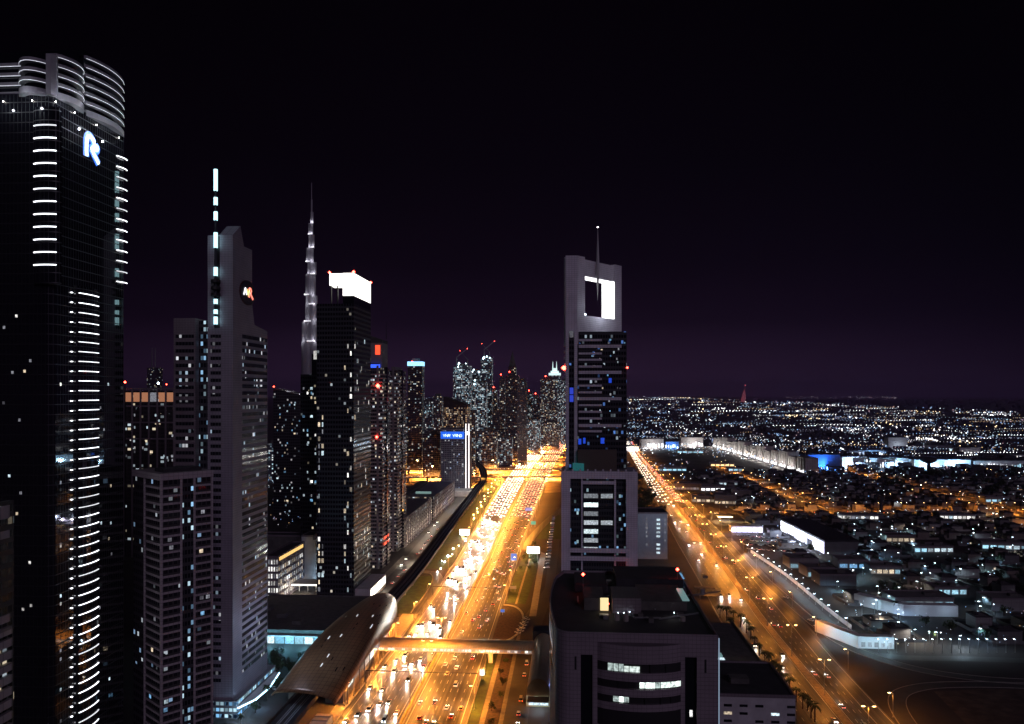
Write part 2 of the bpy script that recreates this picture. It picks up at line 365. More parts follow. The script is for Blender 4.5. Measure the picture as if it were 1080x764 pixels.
flat('lawn', [(-48, 595), (-33, 592), (-29, 700), (-30, 830), (-44, 800), (-47.5, 700)], .014, grassm)
flat('footpath', [(-41, 592), (-39.4, 592), (-37.2, 760), (-38.8, 760)], .022, paving)
flat('footpath', [(-28.5, 560), (-23.5, 560), (-23, 780), (-28.5, 790)], .022, M('pale_paving', (.36, .34, .32), .8, noise=.2, nscale=.3))
g = MB(); ex = smooth_line([(-46, 800), (-41, 870), (-33, 940), (-18, 1040), (2, 1120), (40, 1190), (90, 1215)], 8)
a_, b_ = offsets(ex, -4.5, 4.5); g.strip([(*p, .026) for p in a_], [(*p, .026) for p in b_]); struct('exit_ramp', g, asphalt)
flat('verge', [(-36, 860), (-8, 860), (-8, 1030), (-20, 1030)], .017, grassm)

# ------------------------------------------------------------------ the far road on the other side of the towers
RL = lerp_line([(108, 200), (108, 448), (106, 560), (111, 686), (116, 857), (127, 1115), (139, 1440), (155, 1918), (185, 2700)])
RR = lerp_line([(158, 200), (158, 390), (160, 483), (164, 574), (169, 708), (176, 896), (180, 1190), (186, 1490), (196, 2069), (225, 2700)])
RM = lambda y: (RL(y) + RR(y)) / 2 + 2
q = list(np.arange(200, 2700, 40.0))
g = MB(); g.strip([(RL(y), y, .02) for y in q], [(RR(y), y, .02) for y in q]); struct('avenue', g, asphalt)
g = MB(); g.solid([(RM(y) - 2, y) for y in q], [(RM(y) + 2, y) for y in q], 0, .15); struct('avenue_median', g, M('median_paving', (.30, .23, .15), .8, noise=.3, nscale=.5))
g = MB()
for f in (lambda y: RL(y) + 1, lambda y: RR(y) - 1, lambda y: RM(y) - 2.6, lambda y: RM(y) + 2.6, lambda y: RR(y) - 9):
    g.strip([(f(y) - .12, y, .03) for y in q], [(f(y) + .12, y, .03) for y in q])
for k in (1, 2, 3):
    for y in np.arange(330, 1500, 12.0):
        for e0, e1 in ((lambda y: RL(y) + 1, lambda y: RM(y) - 2.6), (lambda y: RM(y) + 2.6, lambda y: RR(y) - 9)):
            x = e0(y) + (e1(y) - e0(y)) * k / 4; x2 = e0(y + 4) + (e1(y + 4) - e0(y + 4)) * k / 4
            g.add([(x - .1, y, .03), (x + .1, y, .03), (x2 + .1, y + 4, .03), (x2 - .1, y + 4, .03)], [(0, 1, 2, 3)])
struct('avenue_markings', g, paint)
g = MB(); lp = smooth_line([(168, 700), (171, 560), (178, 505), (196, 474), (222, 458), (260, 452), (330, 452), (420, 455)], 8)
a_, b_ = offsets(lp, -4, 4); g.strip([(*p, .024) for p in a_], [(*p, .024) for p in b_]); struct('loop_road', g, asphalt2)
for w_ in (-4.4, 4.0):
    g = MB(); a_, b_ = offsets(lp, w_, w_ + .4); g.solid(a_, b_, 0, .18); tag(g.build('loop_kerb', concrete), 'pale kerb on the %s of the upper loop road beside the avenue' % ('far edge' if w_ < 0 else 'near edge'), 'kerb')
g = MB(); lp2 = smooth_line([(160, 300), (163, 380), (172, 422), (192, 440), (222, 446), (260, 446)], 8)
a_, b_ = offsets(lp2, -4, 4); g.strip([(*p, .026) for p in a_], [(*p, .026) for p in b_]); struct('loop_road', g, asphalt2)
for w_ in (-4.4, 4.0):
    g = MB(); a_, b_ = offsets(lp2, w_, w_ + .4); g.solid(a_, b_, 0, .18); tag(g.build('loop_kerb', concrete), 'pale kerb on the %s of the lower loop road beside the avenue' % ('far edge' if w_ < 0 else 'near edge'), 'kerb')
flat('slip_lane', [(160, 470), (166, 560), (174, 700), (181, 880), (176, 880), (168, 700), (161, 560)], .036, asphalt)
flat('sand_lot', [(184, 300), (230, 300), (300, 440), (226, 440), (196, 434)], .012, M('sand_lot', (.10, .07, .05), .95, noise=.6, nscale=.15))
def ribbon(name, pts, w, z, m, n=8):
    g = MB(); l = smooth_line(pts, n); a, b = offsets(l, -w / 2, w / 2); g.strip([(*p, z) for p in a], [(*p, z) for p in b]); struct(name, g, m); return l
cross = ribbon('cross_road', [at(x, y) for x, y in ((700, 548), (745, 543), (800, 541), (900, 541), (1000, 542), (1180, 545))], 12, .028, asphalt2)
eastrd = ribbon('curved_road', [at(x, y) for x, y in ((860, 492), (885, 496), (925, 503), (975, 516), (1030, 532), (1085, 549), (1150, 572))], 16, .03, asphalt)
diag = ribbon('diagonal_road', [at(x, y) for x, y in ((760, 493), (790, 505), (825, 520), (856, 533), (880, 541))], 12, .026, asphalt2)
perim = ribbon('perimeter_road', [at(x, y) for x, y in ((915, 690), (960, 694), (1020, 695), (1080, 697), (1160, 700))], 9, .02, asphalt2)
innerrd = ribbon('compound_road', [at(x, y) for x, y in ((795, 590), (830, 618), (868, 652), (905, 683), (925, 692))], 9, .022, asphalt2)

# ------------------------------------------------------------------ street lamps
def lamp_meshes(h, arm, twin, lens, name):
    p = MB(); p.cyl((0, 0), .16, .09, 0, h, 8); p.cyl((0, 0), .3, .3, 0, .5, 8)
    a = MB(); sides = (-1, 1) if twin else (1,)
    for s_ in sides: a.bar((0, 0, h - .3), (s_ * arm, 0, h + .25), .12)
    out = [('pole', p.mesh(name + '_pole', steel)), ('arm', a.mesh(name + '_arm', steel))]
    for s_ in sides:
        hd = MB(); c = s_ * arm
        hd.v = [(c - .75, -.28, h + .2), (c + .75, -.28, h + .2), (c + .75, .28, h + .2), (c - .75, .28, h + .2), (c - .6, -.2, h + .45), (c + .6, -.2, h + .45), (c + .6, .2, h + .45), (c - .6, .2, h + .45),
                (c - .6, -.24, h), (c + .6, -.24, h), (c + .6, .24, h), (c - .6, .24, h)]
        hd.f = [(4, 5, 6, 7), (0, 1, 5, 4), (1, 2, 6, 5), (2, 3, 7, 6), (3, 0, 4, 7), (11, 10, 9, 8), (1, 0, 8, 9), (2, 1, 9, 10), (3, 2, 10, 11), (0, 3, 11, 8)]; hd.mi = [0] * 5 + [1] * 5
        out.append(('lamp_head', hd.mesh(name + '_head', [steel, lens])))
    return out
LM = {'twin': lamp_meshes(19, 2.4, True, e_sod, 'twin'), 'single': lamp_meshes(12, 1.8, False, e_sod, 'single'), 'cool': lamp_meshes(8, 1.0, False, e_cool, 'cool')}
LH = {'twin': 19, 'single': 12, 'cool': 8}
def lamp(kind, x, y, label, group, rz=0, power=0, col=SOD, name='street_lamp', lights=True, z=0):
    t = thing(name, label, 'street lamp', (x, y, z), rz, group)
    for n, me in LM[kind]: link(n, me, t)
    if power: glow('lamp_light', t, (0 if kind == 'twin' else 1.4, 0, LH[kind] - .6), power, col, .6, spot=172 if y < 1300 else 156, blend=.35)
    return t
P_MED, P_SIDE = 60000, 34000
y, i = 394.0, 0
while y < 3000:
    i += 1; far = y > 1500
    lamp('twin', XM(y), y, 'twin-arm sodium lamp on the highway median, %s from the bottom edge' % nth(i), 'lamps on the highway median', 0, (1.8 if 430 < y < 500 else 1) * P_MED * (1.0 if y < 760 else 1.7 if not far else 8), SOD)
    y += 46 if not far else 92
for side in (-1, 1):
    y, i = 392.0, 0
    while y < 2600:
        if side > 0 and 495 < y < 590: y += 52; continue
        i += 1; far = y > 1400
        f = XL(y) - 2.2 if side < 0 else XR(y) + 2.2
        lamp('single', f, y, 'single-arm sodium lamp on the %s edge of the highway, %s from the bottom' % ('viaduct' if side < 0 else 'lawn', nth(i)), 'lamps along the highway edges', 0 if side < 0 else math.pi, (2.2 if side < 0 and y < 560 else 1.6 if y < 560 else 1) * P_SIDE * (1 if y < 760 else 1.7 if not far else 8), SOD)
        y += 52 if not far else 110
y, i = 362.0, 0
while y < 2200:
    i += 1; far = y > 1100
    pw = 17000 if y < 640 else 60000
    lamp('twin', RM(y), y, 'twin-arm sodium lamp on the median of the far avenue, %s from the bottom edge' % nth(i), 'lamps on the avenue median', 0, pw * (1 if not far else 1.8), SOD)
    y += 62 if not far else 90
y, i = 398.0, 0
while y < 1500:
    i += 1
    lamp('single', RR(y) + 2, y, 'single-arm sodium lamp on the villa side of the far avenue, %s from the bottom' % nth(i), 'lamps along the avenue edge', math.pi, 6000 if y < 640 else 26000, SOD)
    y += 66

# ------------------------------------------------------------------ metro viaduct, station and footbridge
vd = smooth_line([(-131.5, 240)] + [(-131.5, 372), (-131.5, 430)] + [at(x, y, z) for x, y, z in ((405, 640, 9), (440, 600, 9), (470, 560, 9), (500, 520, 11), (510, 505, 17), (508, 494, 19), (501, 486, 19), (506, 478, 19), (530, 469, 19), (560, 461.5, 19), (576, 455.5, 19), (588, 452, 19))], 10)
lift = lambda p: float(np.interp(p[1], (900, 1150, 1420, 9000), (0, 2.0, 10.5, 10.5)))
v = thing('metro_viaduct', 'dark elevated metro viaduct snaking beside the highway towards the far towers', 'viaduct', (-131.5, 372, 0))
a_, b_ = offsets(vd, -5.6, 5.6); g = MB(); g.solid(a_, b_, lambda p: 7.6 + lift(p), lambda p: 8.6 + lift(p)); g.build('deck', M('viaduct_deck', (.03, .028, .03), .8), v)
for w_ in (-6, 5.6):
    a_, b_ = offsets(vd, w_, w_ + .4); g = MB(); g.solid(a_, b_, lambda p: 7.4 + lift(p), lambda p: 9.9 + lift(p)); g.build('parapet', M('viaduct_parapet', (.09, .08, .075), .8, noise=.3, nscale=.2), v)
for w_ in (-2.4, 1.0):
    a_, b_ = offsets(vd, w_, w_ + 1.5); g = MB(); g.solid(a_, b_, lambda p: 8.6 + lift(p), lambda p: 8.8 + lift(p)); g.build('track_bed', blackm, v)
    for r_ in (.1, 1.2):
        a_, b_ = offsets(vd, w_ + r_, w_ + r_ + .14); g = MB(); g.solid(a_, b_, lambda p: 8.8 + lift(p), lambda p: 8.98 + lift(p)); g.build('rail', steel, v)
pm = MB(); pm.cyl((0, 0), 1.0, .9, 0, 5.6, 10); pm.prism([(-3.6, -.9), (3.6, -.9), (4.2, 0), (3.6, .9), (-3.6, .9), (-4.2, 0)], 6.6, 7.4); pm.prism([(-1.6, -.8), (1.6, -.8), (1.6, .8), (-1.6, .8)], 5.6, 6.6)
pme = pm.mesh('pier', concrete)
ppts = [p for p in resample(vd, 31) if p.y > 545 and p.y < 2100]
for p in ppts: link('pier', pme, v, (p.x - wloc(v)[0], p.y - wloc(v)[1], 0)).scale = (1, 1, 1 + lift(p) / 7.4)

bronze = M('bronze_shell', (.36, .20, .095), .36, .25, noise=.18, nscale=.15)
def seam_lines(m, step=3.6):
    t = m.node_tree; b = t.nodes['Principled BSDF']; src = b.inputs['Base Color'].links[0].from_socket; g = t.nodes.new('ShaderNodeNewGeometry'); s_ = t.nodes.new('ShaderNodeSeparateXYZ'); t.links.new(g.outputs['Position'], s_.inputs[0]); v_ = 1.0
    prev = None
    for ax, st_ in ((1, step), (0, 2.6)):
        a = t.nodes.new('ShaderNodeMath'); a.operation = 'DIVIDE'; t.links.new(s_.outputs[ax], a.inputs[0]); a.inputs[1].default_value = st_
        f = t.nodes.new('ShaderNodeMath'); f.operation = 'FRACT'; t.links.new(a.outputs[0], f.inputs[0]); r = t.nodes.new('ShaderNodeMath'); r.operation = 'GREATER_THAN'; t.links.new(f.outputs[0], r.inputs[0]); r.inputs[1].default_value = .09
        if prev is None: prev = r.outputs[0]
        else: k = t.nodes.new('ShaderNodeMath'); k.operation = 'MULTIPLY'; t.links.new(prev, k.inputs[0]); t.links.new(r.outputs[0], k.inputs[1]); prev = k.outputs[0]
    q = t.nodes.new('ShaderNodeMapRange'); t.links.new(prev, q.inputs[0]); q.inputs[3].default_value = .35; x = t.nodes.new('ShaderNodeMix'); x.data_type = 'RGBA'; x.blend_type = 'MULTIPLY'; x.inputs[0].default_value = 1
    t.links.new(src, x.inputs[6]); t.links.new(q.outputs[0], x.inputs[7]); t.links.new(x.outputs[2], b.inputs['Base Color'])
seam_lines(bronze)
st = thing('metro_station', 'bronze seed-shaped metro station shell straddling the viaduct at the near end', 'station', (-131, 460, 0))
g = MB(); NU, NV = 44, 26; YS0, YS1 = 374.0, 556.0
def shell_pt(u, v_, off=0.0):
    y = YS0 + (YS1 - YS0) * u
    w = 18.2 * (1 - max(0, (u - .30) / .70) ** 2.3) ** .5 * (.97 + .03 * min(1, u / .2)) if u < 1 else 0
    h = (4.2 + 11.5 * math.sin(min(1, u / .62) * math.pi / 2) ** 1.2) * (1 - max(0, (u - .62) / .38) ** 2.4) ** .5
    cx = -130.5 + 1.5 * u - 3.5 * max(0, u - .7)
    th = math.pi * v_
    base = 9.4 + 4.6 * max(0, math.sin(math.pi * min(1, max(0, (u - .04) / .62)))) * (1 if v_ > .5 else .55) * abs(math.cos(th)) ** 2
    yy = y + 16 * (v_ - .5) * 0 - (12 if False else 0) + 9 * math.sin(th) * (1 - u) * .0
    lip = -10 * (v_ - .42) * (1 - u) ** 3
    return (cx - (w + off) * math.cos(th), yy + lip, base + (h + off) * math.sin(th) ** .85 if 0 < v_ < 1 else base)
for off in (0, -.5):
    o0 = len(g.v)
    for i in range(NU + 1):
        for j in range(NV + 1): g.v.append(shell_pt(min(i / NU, .9995), j / NV, off))
    for i in range(NU):
        for j in range(NV):
            a0 = o0 + i * (NV + 1) + j; fc = (a0, a0 + NV + 1, a0 + NV + 2, a0 + 1)
            g.f.append(fc if off == 0 else fc[::-1]); g.mi.append(0)
K = (NU + 1) * (NV + 1)
for j in range(NV): g.f.append((j, j + 1, K + j + 1, K + j)); g.mi.append(0)
for j in (0, NV):
    for i in range(NU): a0 = i * (NV + 1) + j; a1 = a0 + NV + 1; g.f.append((a0, a1, K + a1, K + a0)); g.mi.append(0)
g.build('shell', bronze, st, smooth=True)
slit_e = M('roof_slit_glow', (.4, .4, .4), .3, es=.9, ecol=(.9, .92, 1), sample=False)
for i in range(26):                                              # short roof lights scattered over the shell
    u = random.uniform(.12, .8); vv = random.choice((.38, .5, .58, .66, .74, .8)) + random.uniform(-.02, .02)
    p, p2 = Vector(shell_pt(u, vv, .06)), Vector(shell_pt(u + .02, vv, .06)); b = MB(); b.bar(p, p2, .5, .12); b.build('roof_slit', slit_e if i % 3 == 0 else pane_dark, st)
g = MB(); gl = [(-147, 386), (-147, 520), (-117, 520), (-114.5, 470), (-114, 386)]
g.box(-146.5, -136.4, 392, 535, 7.2, 8.9); g.box(-126.6, -114.6, 392, 520, 7.2, 8.9); g.build('platform', concrete, st)
for k in range(12):                                              # glazed side wall, one bay after another
    y0 = 392 + k * 10.4; x1 = shell_pt((y0 + 5 - YS0) / (YS1 - YS0), 1)[0] - .9
    zt = 13.4 if 1 < k < 9 else 11.2
    b = MB(); b.box(x1 - .15, x1, y0 + .25, y0 + 10.1, 8.9, zt); b.build('glazing_bay', [win_cool, win_dim, win_dim, win_white][k % 4] if k < 8 else win_dim, st)
    b = MB(); b.box(x1 - .25, x1 + .25, y0 - .2, y0 + .2, 0, zt + .6); b.build('mullion', steel, st)
g = MB(); g.box(-145.5, -137, 395, 530, 0, 7.2); g.box(-126, -116.5, 395, 512, 0, 7.2); g.build('concourse', M('concourse_wall', (.24, .18, .13), .7, noise=.2, nscale=.2), st)
glow('station_light', st, (8, -45, 11), 1500, COOL, 1); glow('station_light', st, (8, -5, 11), 1500, COOL, 1)
# canopy steps and walls by the mouth of the station
ws = thing('stair_hall', 'slatted stair hall roof stepping down below the mouth of the station', 'stair hall', (-118, 352, 0))
g = MB(); g.box(-122, -115, 330, 372, 0, 4); g.build('walls', whitewall, ws)
for k in range(9): b = MB(); b.box(-122.4, -114.6, 331 + k * 4.6, 334 + k * 4.6, 4.02, 4.5); b.build('roof_slat', whitewall, ws)

fb = thing('footbridge', 'enclosed footbridge with a row of lit windows spanning the highway from the station', 'footbridge', (-70, 462, 0))
tubem = M('tube_cladding', (.58, .45, .26), .5, .1, noise=.12, nscale=.3)
def tube(axis, a0, a1, c, zb, zt, hw, name, parent, m):
    prof = [(-hw, zb)] + [(-hw, zb + (zt - zb) * .45)] + [(hw * math.cos(t), zb + (zt - zb) * (.45 + .55 * math.sin(t))) for t in np.linspace(math.pi, 0, 12)][1:-1] + [(hw, zb + (zt - zb) * .45), (hw, zb)]
    g = MB(); n = len(prof)
    for a in (a0, a1):
        for o, z in prof: g.v.append((a, c + o, z) if axis == 'x' else (c + o, a, z))
    g.f += [tuple(range(n)), tuple(range(2 * n - 1, n - 1, -1))] + [(i, n + i, n + (i + 1) % n, (i + 1) % n) for i in range(n)]; g.mi += [0] * (n + 2)
    if axis == 'y': g.f = [f[::-1] for f in g.f]
    return g.build(name, m, parent)
tube('x', -116, -21, 462, 7.0, 13.2, 4.6, 'tube', fb, tubem)
for k in range(44):
    x0 = -114 + k * 2.1
    if k in (41,): continue
    b = MB(); b.box(x0, x0 + 1.75, 457.22, 457.38, 7.5, 8.75); b.build('window', random.choice((win_cool, win_white, win_cool, win_dim)), fb)
g = MB(); g.box(-116, -21, 457.1, 457.38, 8.85, 9.15); g.box(-116, -21, 457.1, 457.38, 7.0, 7.3); g.build('window_frame', whitewall, fb)
for k in range(60): b = MB(); b.bar((-115 + k * 1.56, 457.3, 9.6), (-114.5 + k * 1.56, 457.75, 11), .16); b.build('fin', whitewall, fb)
for x0 in (-83.5, -46.5):
    b = MB(); b.box(x0 - 1.2, x0 + 1.2, 460.5, 463.5, .02, 6); b.box(x0 - 2.4, x0 + 2.4, 459.5, 464.5, 6, 7); b.build('pier', whitewall, fb)
eh = thing('bridge_entrance_hall', 'long round-topped entrance hall at the tower end of the footbridge', 'entrance hall', (-15.5, 440, 0))
tube('y', 398, 474, -15.5, 0, 14.5, 6.2, 'hall', eh, tubem)
b = MB(); b.box(-20.5, -10.5, 397.4, 397.95, 1, 4.5); b.build('doorway', win_cool, eh)
b = MB(); b.box(-21, -10, 390, 397.3, 5.2, 5.6); b.build('canopy', steel, eh)
b = MB(); b.box(-22, -9, 474.2, 486, 0, 15.5); b.build('lift_tower', blackm, eh)
glow('entrance_light', eh, (8.5, -25, 6), 3500, (.25, .35, 1), .6); glow('entrance_light', eh, (0, -48, 4), 1600, COOL, .6)
# ================================================================== towers of the left bank
stone = panels('stone_cladding', (.31, .28, .33), 1.6, 1.2)
stone_d = panels('dark_stone_cladding', (.20, .165, .185), 1.5, 1.2)
stone_w = panels('pale_stone_cladding', (.74, .70, .77), 1.8, 1.3)
def plan(pxL, pxC, pxR, d):
    """footprint from the corner's column and depth: front face pxL..pxC, side face pxC..pxR"""
    X, Y = pd(pxC, d); return onY(pxL, Y)[1], X, Y, onX(pxR, X)[1]
BOXES = {}
def pane_mesh(w, h, axis, m):
    """one lit window standing 6 cm proud of its wall"""
    k = ('pane', round(w, 2), round(h, 2), axis, m.name)
    if k not in BOXES:
        b = MB()
        if axis == 'y': b.box(-w / 2, w / 2, -.08, .02, 0, h)
        else: b.box(-.02, .08, -w / 2, w / 2, 0, h)
        BOXES[k] = b.mesh('window_' + axis, m)
    return BOXES[k]
def lit_windows(t, wins, name='window'):
    """wins: (face, u, z, w, h, material); face F = front at y, R = right side at x, L = left side at x"""
    o = wloc(t)
    for face, a, u, z, w, h, m in wins:
        if face == 'F': link(name, pane_mesh(w, h, 'y', m), t, (u - o[0], a - o[1], z - o[2]))
        else: link(name, pane_mesh(w, h, 'x', m), t, (a - o[0], u - o[1], z - o[2]), 0 if face == 'R' else math.pi)
def ring(x0, x1, y0, y1, h, e, m, name='floor_band'):
    b = MB(); b.box(x0 - e, x1 + e, y0 - e, y1 + e, 0, h); return b.mesh(name, m)
def bands(t, x0, x1, y0, y1, zs, h, e, m, name='floor_band'):
    o = wloc(t); cx, cy = (x0 + x1) / 2, (y0 + y1) / 2
    me = ring(x0 - cx, x1 - cx, y0 - cy, y1 - cy, h, e, m, name)
    for z in zs: link(name, me, t, (cx - o[0], cy - o[1], z - o[2]))
bm_ = MB(); bm_.octa((0, 0, 0), .9); BEACON = bm_.mesh('beacon', e_red)
def beacon(t, x, y, z, s=1.0):
    o = wloc(t); b = link('beacon', BEACON, t, (x - o[0], y - o[1], z - o[2])); b.scale = (s, s, s); return b
def scatter(n, face, a, u0, u1, z0, z1, cw, ch, w, h, mats, seed=0, wt=None):
    r = random.Random(seed + 5); cells = set(); out = []
    nu, nz = max(1, int((u1 - u0) / cw)), max(1, int((z1 - z0) / ch)); n = min(n, int(nu * nz * .85))
    while len(cells) < n: cells.add((r.randrange(nu), r.randrange(nz)))
    for i, k in sorted(cells): out.append((face, a, u0 + (i + .5) * (u1 - u0) / nu, z0 + k * (z1 - z0) / nz + .6, min(cw * .9, w * r.choice((.8, 1, 1, 1.7))), h, r.choice(mats)))
    return out
MIXW = [win_warm, win_cool, win_white, win_dim, win_dim]

# ---- the huge dark tower at the edge, with the crown of white bands and the R sign
glassR = facade('tower_glass', (.012, .013, .018), 1.6, 3.9, 0, 0, rough=.03, frame=(.015, .015, .018), mx=.05, my=.05, spec=1.0)
D0 = 300.0
Xr, Yf = pd(55, D0); Yb = onX(133, Xr)[1]; Xw = Xr - 60
rt = thing('hotel_tower', 'huge near-black glass tower with curved white crown bands and a blue-lit R sign', 'tower', ((Xr + Xw) / 2, (Yf + Yb) / 2, 0))
y_a, y_b = onX(78, Xr)[1], onX(103, Xr)[1]
x_a, x_b = onY(36, Yf)[1], onY(64, Yf)[1]
zc = zd(98, D0)                                                  # underside of the crown
g = MB(); g.prism([(Xw, Yf), (x_a, Yf), (Xr - 2, Yf), (Xr, Yf + 2), (Xr, Yb - 2), (Xr - 2, Yb), (Xw, Yb)], 0, zc); g.build('shaft', glassR, rt)
mid = (y_a + y_b) / 2; R2 = (y_b - y_a) / 2
bay = [(Xr - .5, y_a)] + [(Xr + 2.0 * math.sin(t), mid - R2 * math.cos(t)) for t in np.linspace(.25, math.pi - .25, 9)] + [(Xr - .5, y_b)]
g = MB(); g.prism(bay, 0, zd(300, 310)); g.build('bay', glassR, rt)
baf = [(x_a, Yf + .5)] + [((x_a + x_b) / 2 - (x_b - x_a) / 2 * math.cos(t), Yf - 2.2 * math.sin(t)) for t in np.linspace(.25, math.pi - .25, 9)] + [(x_b, Yf + .5)]
g = MB(); g.prism(baf, zd(300, 300), zc - 6); g.build('bay', glassR, rt)
ledge_e = M('ledge_light', (.9, .9, .9), .4, es=5.0, ecol=(.92, .94, 1))
ledge_v = [M('ledge_light_%s' % n, (.9, .9, .9), .4, es=e_, ecol=(.92, .94, 1)) for n, e_ in (('bright', 2.6), ('fair', 1.8), ('weak', 1.0))]
def ledge(pts, z, h=.29):
    g = MB(); inn = pts; outp = []
    for i, p in enumerate(pts):
        a, b = Vector(pts[max(0, i - 1)]), Vector(pts[min(len(pts) - 1, i + 1)]); t = (b - a).normalized(); outp.append((p[0] + t.y * .35, p[1] - t.x * .35))
    g.solid(outp, inn, z, z + h); return g.build('ledge_light', random.choices(ledge_v, (5, 4, 1))[0], rt)
zz = zd(308, 310)
while zz > 20:
    ledge(bay[2:-2], zz); zz -= 3.95
    g = MB(); g.box(Xr, Xr + .6, y_a - 2.2, y_a - 1.5, zz + 3.75, zz + 4.02); g.build('ledge_light', ledge_e, rt)
for k in range(12): ledge(baf[2:-2], zd(132.5 + k * 13.4, 298), .42)
for k in range(13):
    z = zd(168 + k * 10.9, onX(129, Xr)[0]); ledge([(Xr, Yb - 7.5), (Xr + .9, Yb - 5), (Xr + 1.1, Yb - 2.5), (Xr + .6, Yb - .6)], z, .34)
wr = random.Random(3); wl = []
for k in range(22):
    u = wr.uniform(Yf + 3, Yb - 8); z = wr.uniform(22, 165); wl.append(('R', Xr, u if not y_a - 3 < u < y_b + 1 else Yf + 5, z, .9, 1.2, wr.choice(MIXW)))
for k in range(18): wl.append(('F', Yf, wr.uniform(onY(1, Yf)[1], x_a - 1), wr.uniform(20, 190), .9, 1.1, wr.choice(MIXW)))
lit_windows(rt, wl)
g = MB()
for k in range(60): g.box(Xw + 20, Xr + .12, Yf - .12, Yb, 18 + 3.95 * k, 18.35 + 3.95 * k)
# crown: three bays of stacked white balcony bands on a dark core
crownm = M('crown_band', (.30, .29, .32), .5, noise=.1, nscale=.4)
x20, x50 = onY(20, Yf)[1], onY(50, Yf)[1]
y58, y88, y90, y131 = onX(59, Xr)[1], onX(88, Xr)[1], onX(91, Xr)[1], onX(131, Xr)[1]
def bulge(p, q, r, n=10):
    p, q = Vector(p), Vector(q); t = (q - p); nn = Vector((t.y, -t.x)).normalized()
    return [tuple(p + t * (i / n) + nn * r * math.sin(math.pi * (i / n)) ** .8) for i in range(n + 1)]
secs = [('crown_wing', [(Xw, Yf + 1), (x20, Yf + 1)], 4), ('crown_bay', bulge((x20, Yf), (x50, Yf), 4.2), 4), ('crown_bay', bulge((Xr, y58), (Xr, y88), 3.6), 5), ('crown_bay', bulge((Xr, y90), (Xr, y131), 3.2), 7)]
g = MB(); g.box(Xw, Xr - 1, Yf + 2, Yb - 1, zc, zc + 14.2); g.box(Xw, Xr - 1, y90, Yb - 1, zc + 14.2, zc + 26); g.build('crown_core', pane_dark, rt)
g = MB(); g.prism([(x50 + .2, Yf + 2), (x50 + .4, Yf - 1.5), (Xr + .3, Yf - 1.2), (Xr + 1.2, Yf + .6), (Xr + .9, y58), (Xr - 1.5, y58)], zc - 1, zc + 14.6); g.build('crown_pier', crownm, rt)
for nm, ln, n in secs:
    back = [(p[0] - (3 if abs(ln[0][0] - ln[-1][0]) < .1 else 0), p[1] + (0 if abs(ln[0][0] - ln[-1][0]) < .1 else 3)) for p in ln]
    for k in range(n):
        g = MB(); g.solid(ln, back, zc + k * 3.75 + (0 if k else -1.2), zc + k * 3.75 + 1.25); b_ = g.build(nm + '_band', crownm, rt)
        if k: g = MB(); g.solid([(p[0] + (.12 if abs(ln[0][0] - ln[-1][0]) < .1 else 0), p[1] - (0 if abs(ln[0][0] - ln[-1][0]) < .1 else .12)) for p in ln], ln, zc + k * 3.75 - .22, zc + k * 3.75 - .02); g.build('edge_light', M('edge_light', (.8, .8, .8), .4, es=.75, ecol=(.85, .88, 1), sample=False), rt)
for x, y, pw in ((x20 - 6, Yf - 5, 500), ((x20 + x50) / 2, Yf - 7.5, 1300), (Xr + 5, y58 - 1, 1500), (Xr + 8, (y58 + y88) / 2 + 2, 1900), (Xr + 7, y90 + 6, 1500), (Xr + 7, y131 - 5, 1000)):
    glow('crown_uplight', rt, (x - wloc(rt)[0], y - wloc(rt)[1], zc - 4.5), pw, (.85, .9, 1), .4)
    b = MB(); b.octa((min(x, Xr + .6), max(y, Yf - .6) if x < Xr else y, zc - 3), .3); b.build('uplight', e_white, rt)
# the R sign on the side wall: stem, bowl, swoosh and leg as glowing tubes on a blue halo
def stroke(pts, w, X, m, parent, name, th=.3):
    """a flat ribbon letter stroke on the plane x = X; pts are (y, z)"""
    g = MB(); P = [Vector(p) for p in pts]; A, B = [], []
    for i, p in enumerate(P):
        t = (P[min(i + 1, len(P) - 1)] - P[max(i - 1, 0)]).normalized(); n = Vector((-t.y, t.x)); ww = w[i] if isinstance(w, (list, tuple)) else w
        A.append(p + n * ww / 2); B.append(p - n * ww / 2)
    n = len(P); vs = [(X, *p) for p in A] + [(X, *p) for p in B] + [(X + th, *p) for p in A] + [(X + th, *p) for p in B]
    fs = [(2 * n + i, 2 * n + i + 1, 3 * n + i + 1, 3 * n + i) for i in range(n - 1)] + [(i, n + i, n + i + 1, i + 1) for i in range(n - 1)] + [(i, i + 1, 2 * n + i + 1, 2 * n + i) for i in range(n - 1)] + [(n + i, 3 * n + i, 3 * n + i + 1, n + i + 1) for i in range(n - 1)] + [(0, 2 * n, 3 * n, n), (n - 1, 2 * n - 1, 4 * n - 1, 3 * n - 1)]
    g.add(vs, fs); return g.build(name, m, parent)
ys0, ys1 = onX(88.5, Xr)[1], onX(105, Xr)[1]
zs0 = zd(170, onX(96, Xr)[0]); zs1 = zd(143.5, onX(96, Xr)[0]); sw, sh = ys1 - ys0, zs1 - zs0
sg = thing('tower_sign', 'glowing white letter R with blue halo high on the black tower wall', 'sign', (Xr + .1, (ys0 + ys1) / 2, zs0))
sgw = lamp_m('sign_white', (.75, .95, 1), 2.4, True); sgb = lamp_m('sign_blue', (.01, .16, 1.0), 1.3, True)
def SP(pts): return [(ys0 + u * sw, zs0 + v_ * sh) for u, v_ in pts]
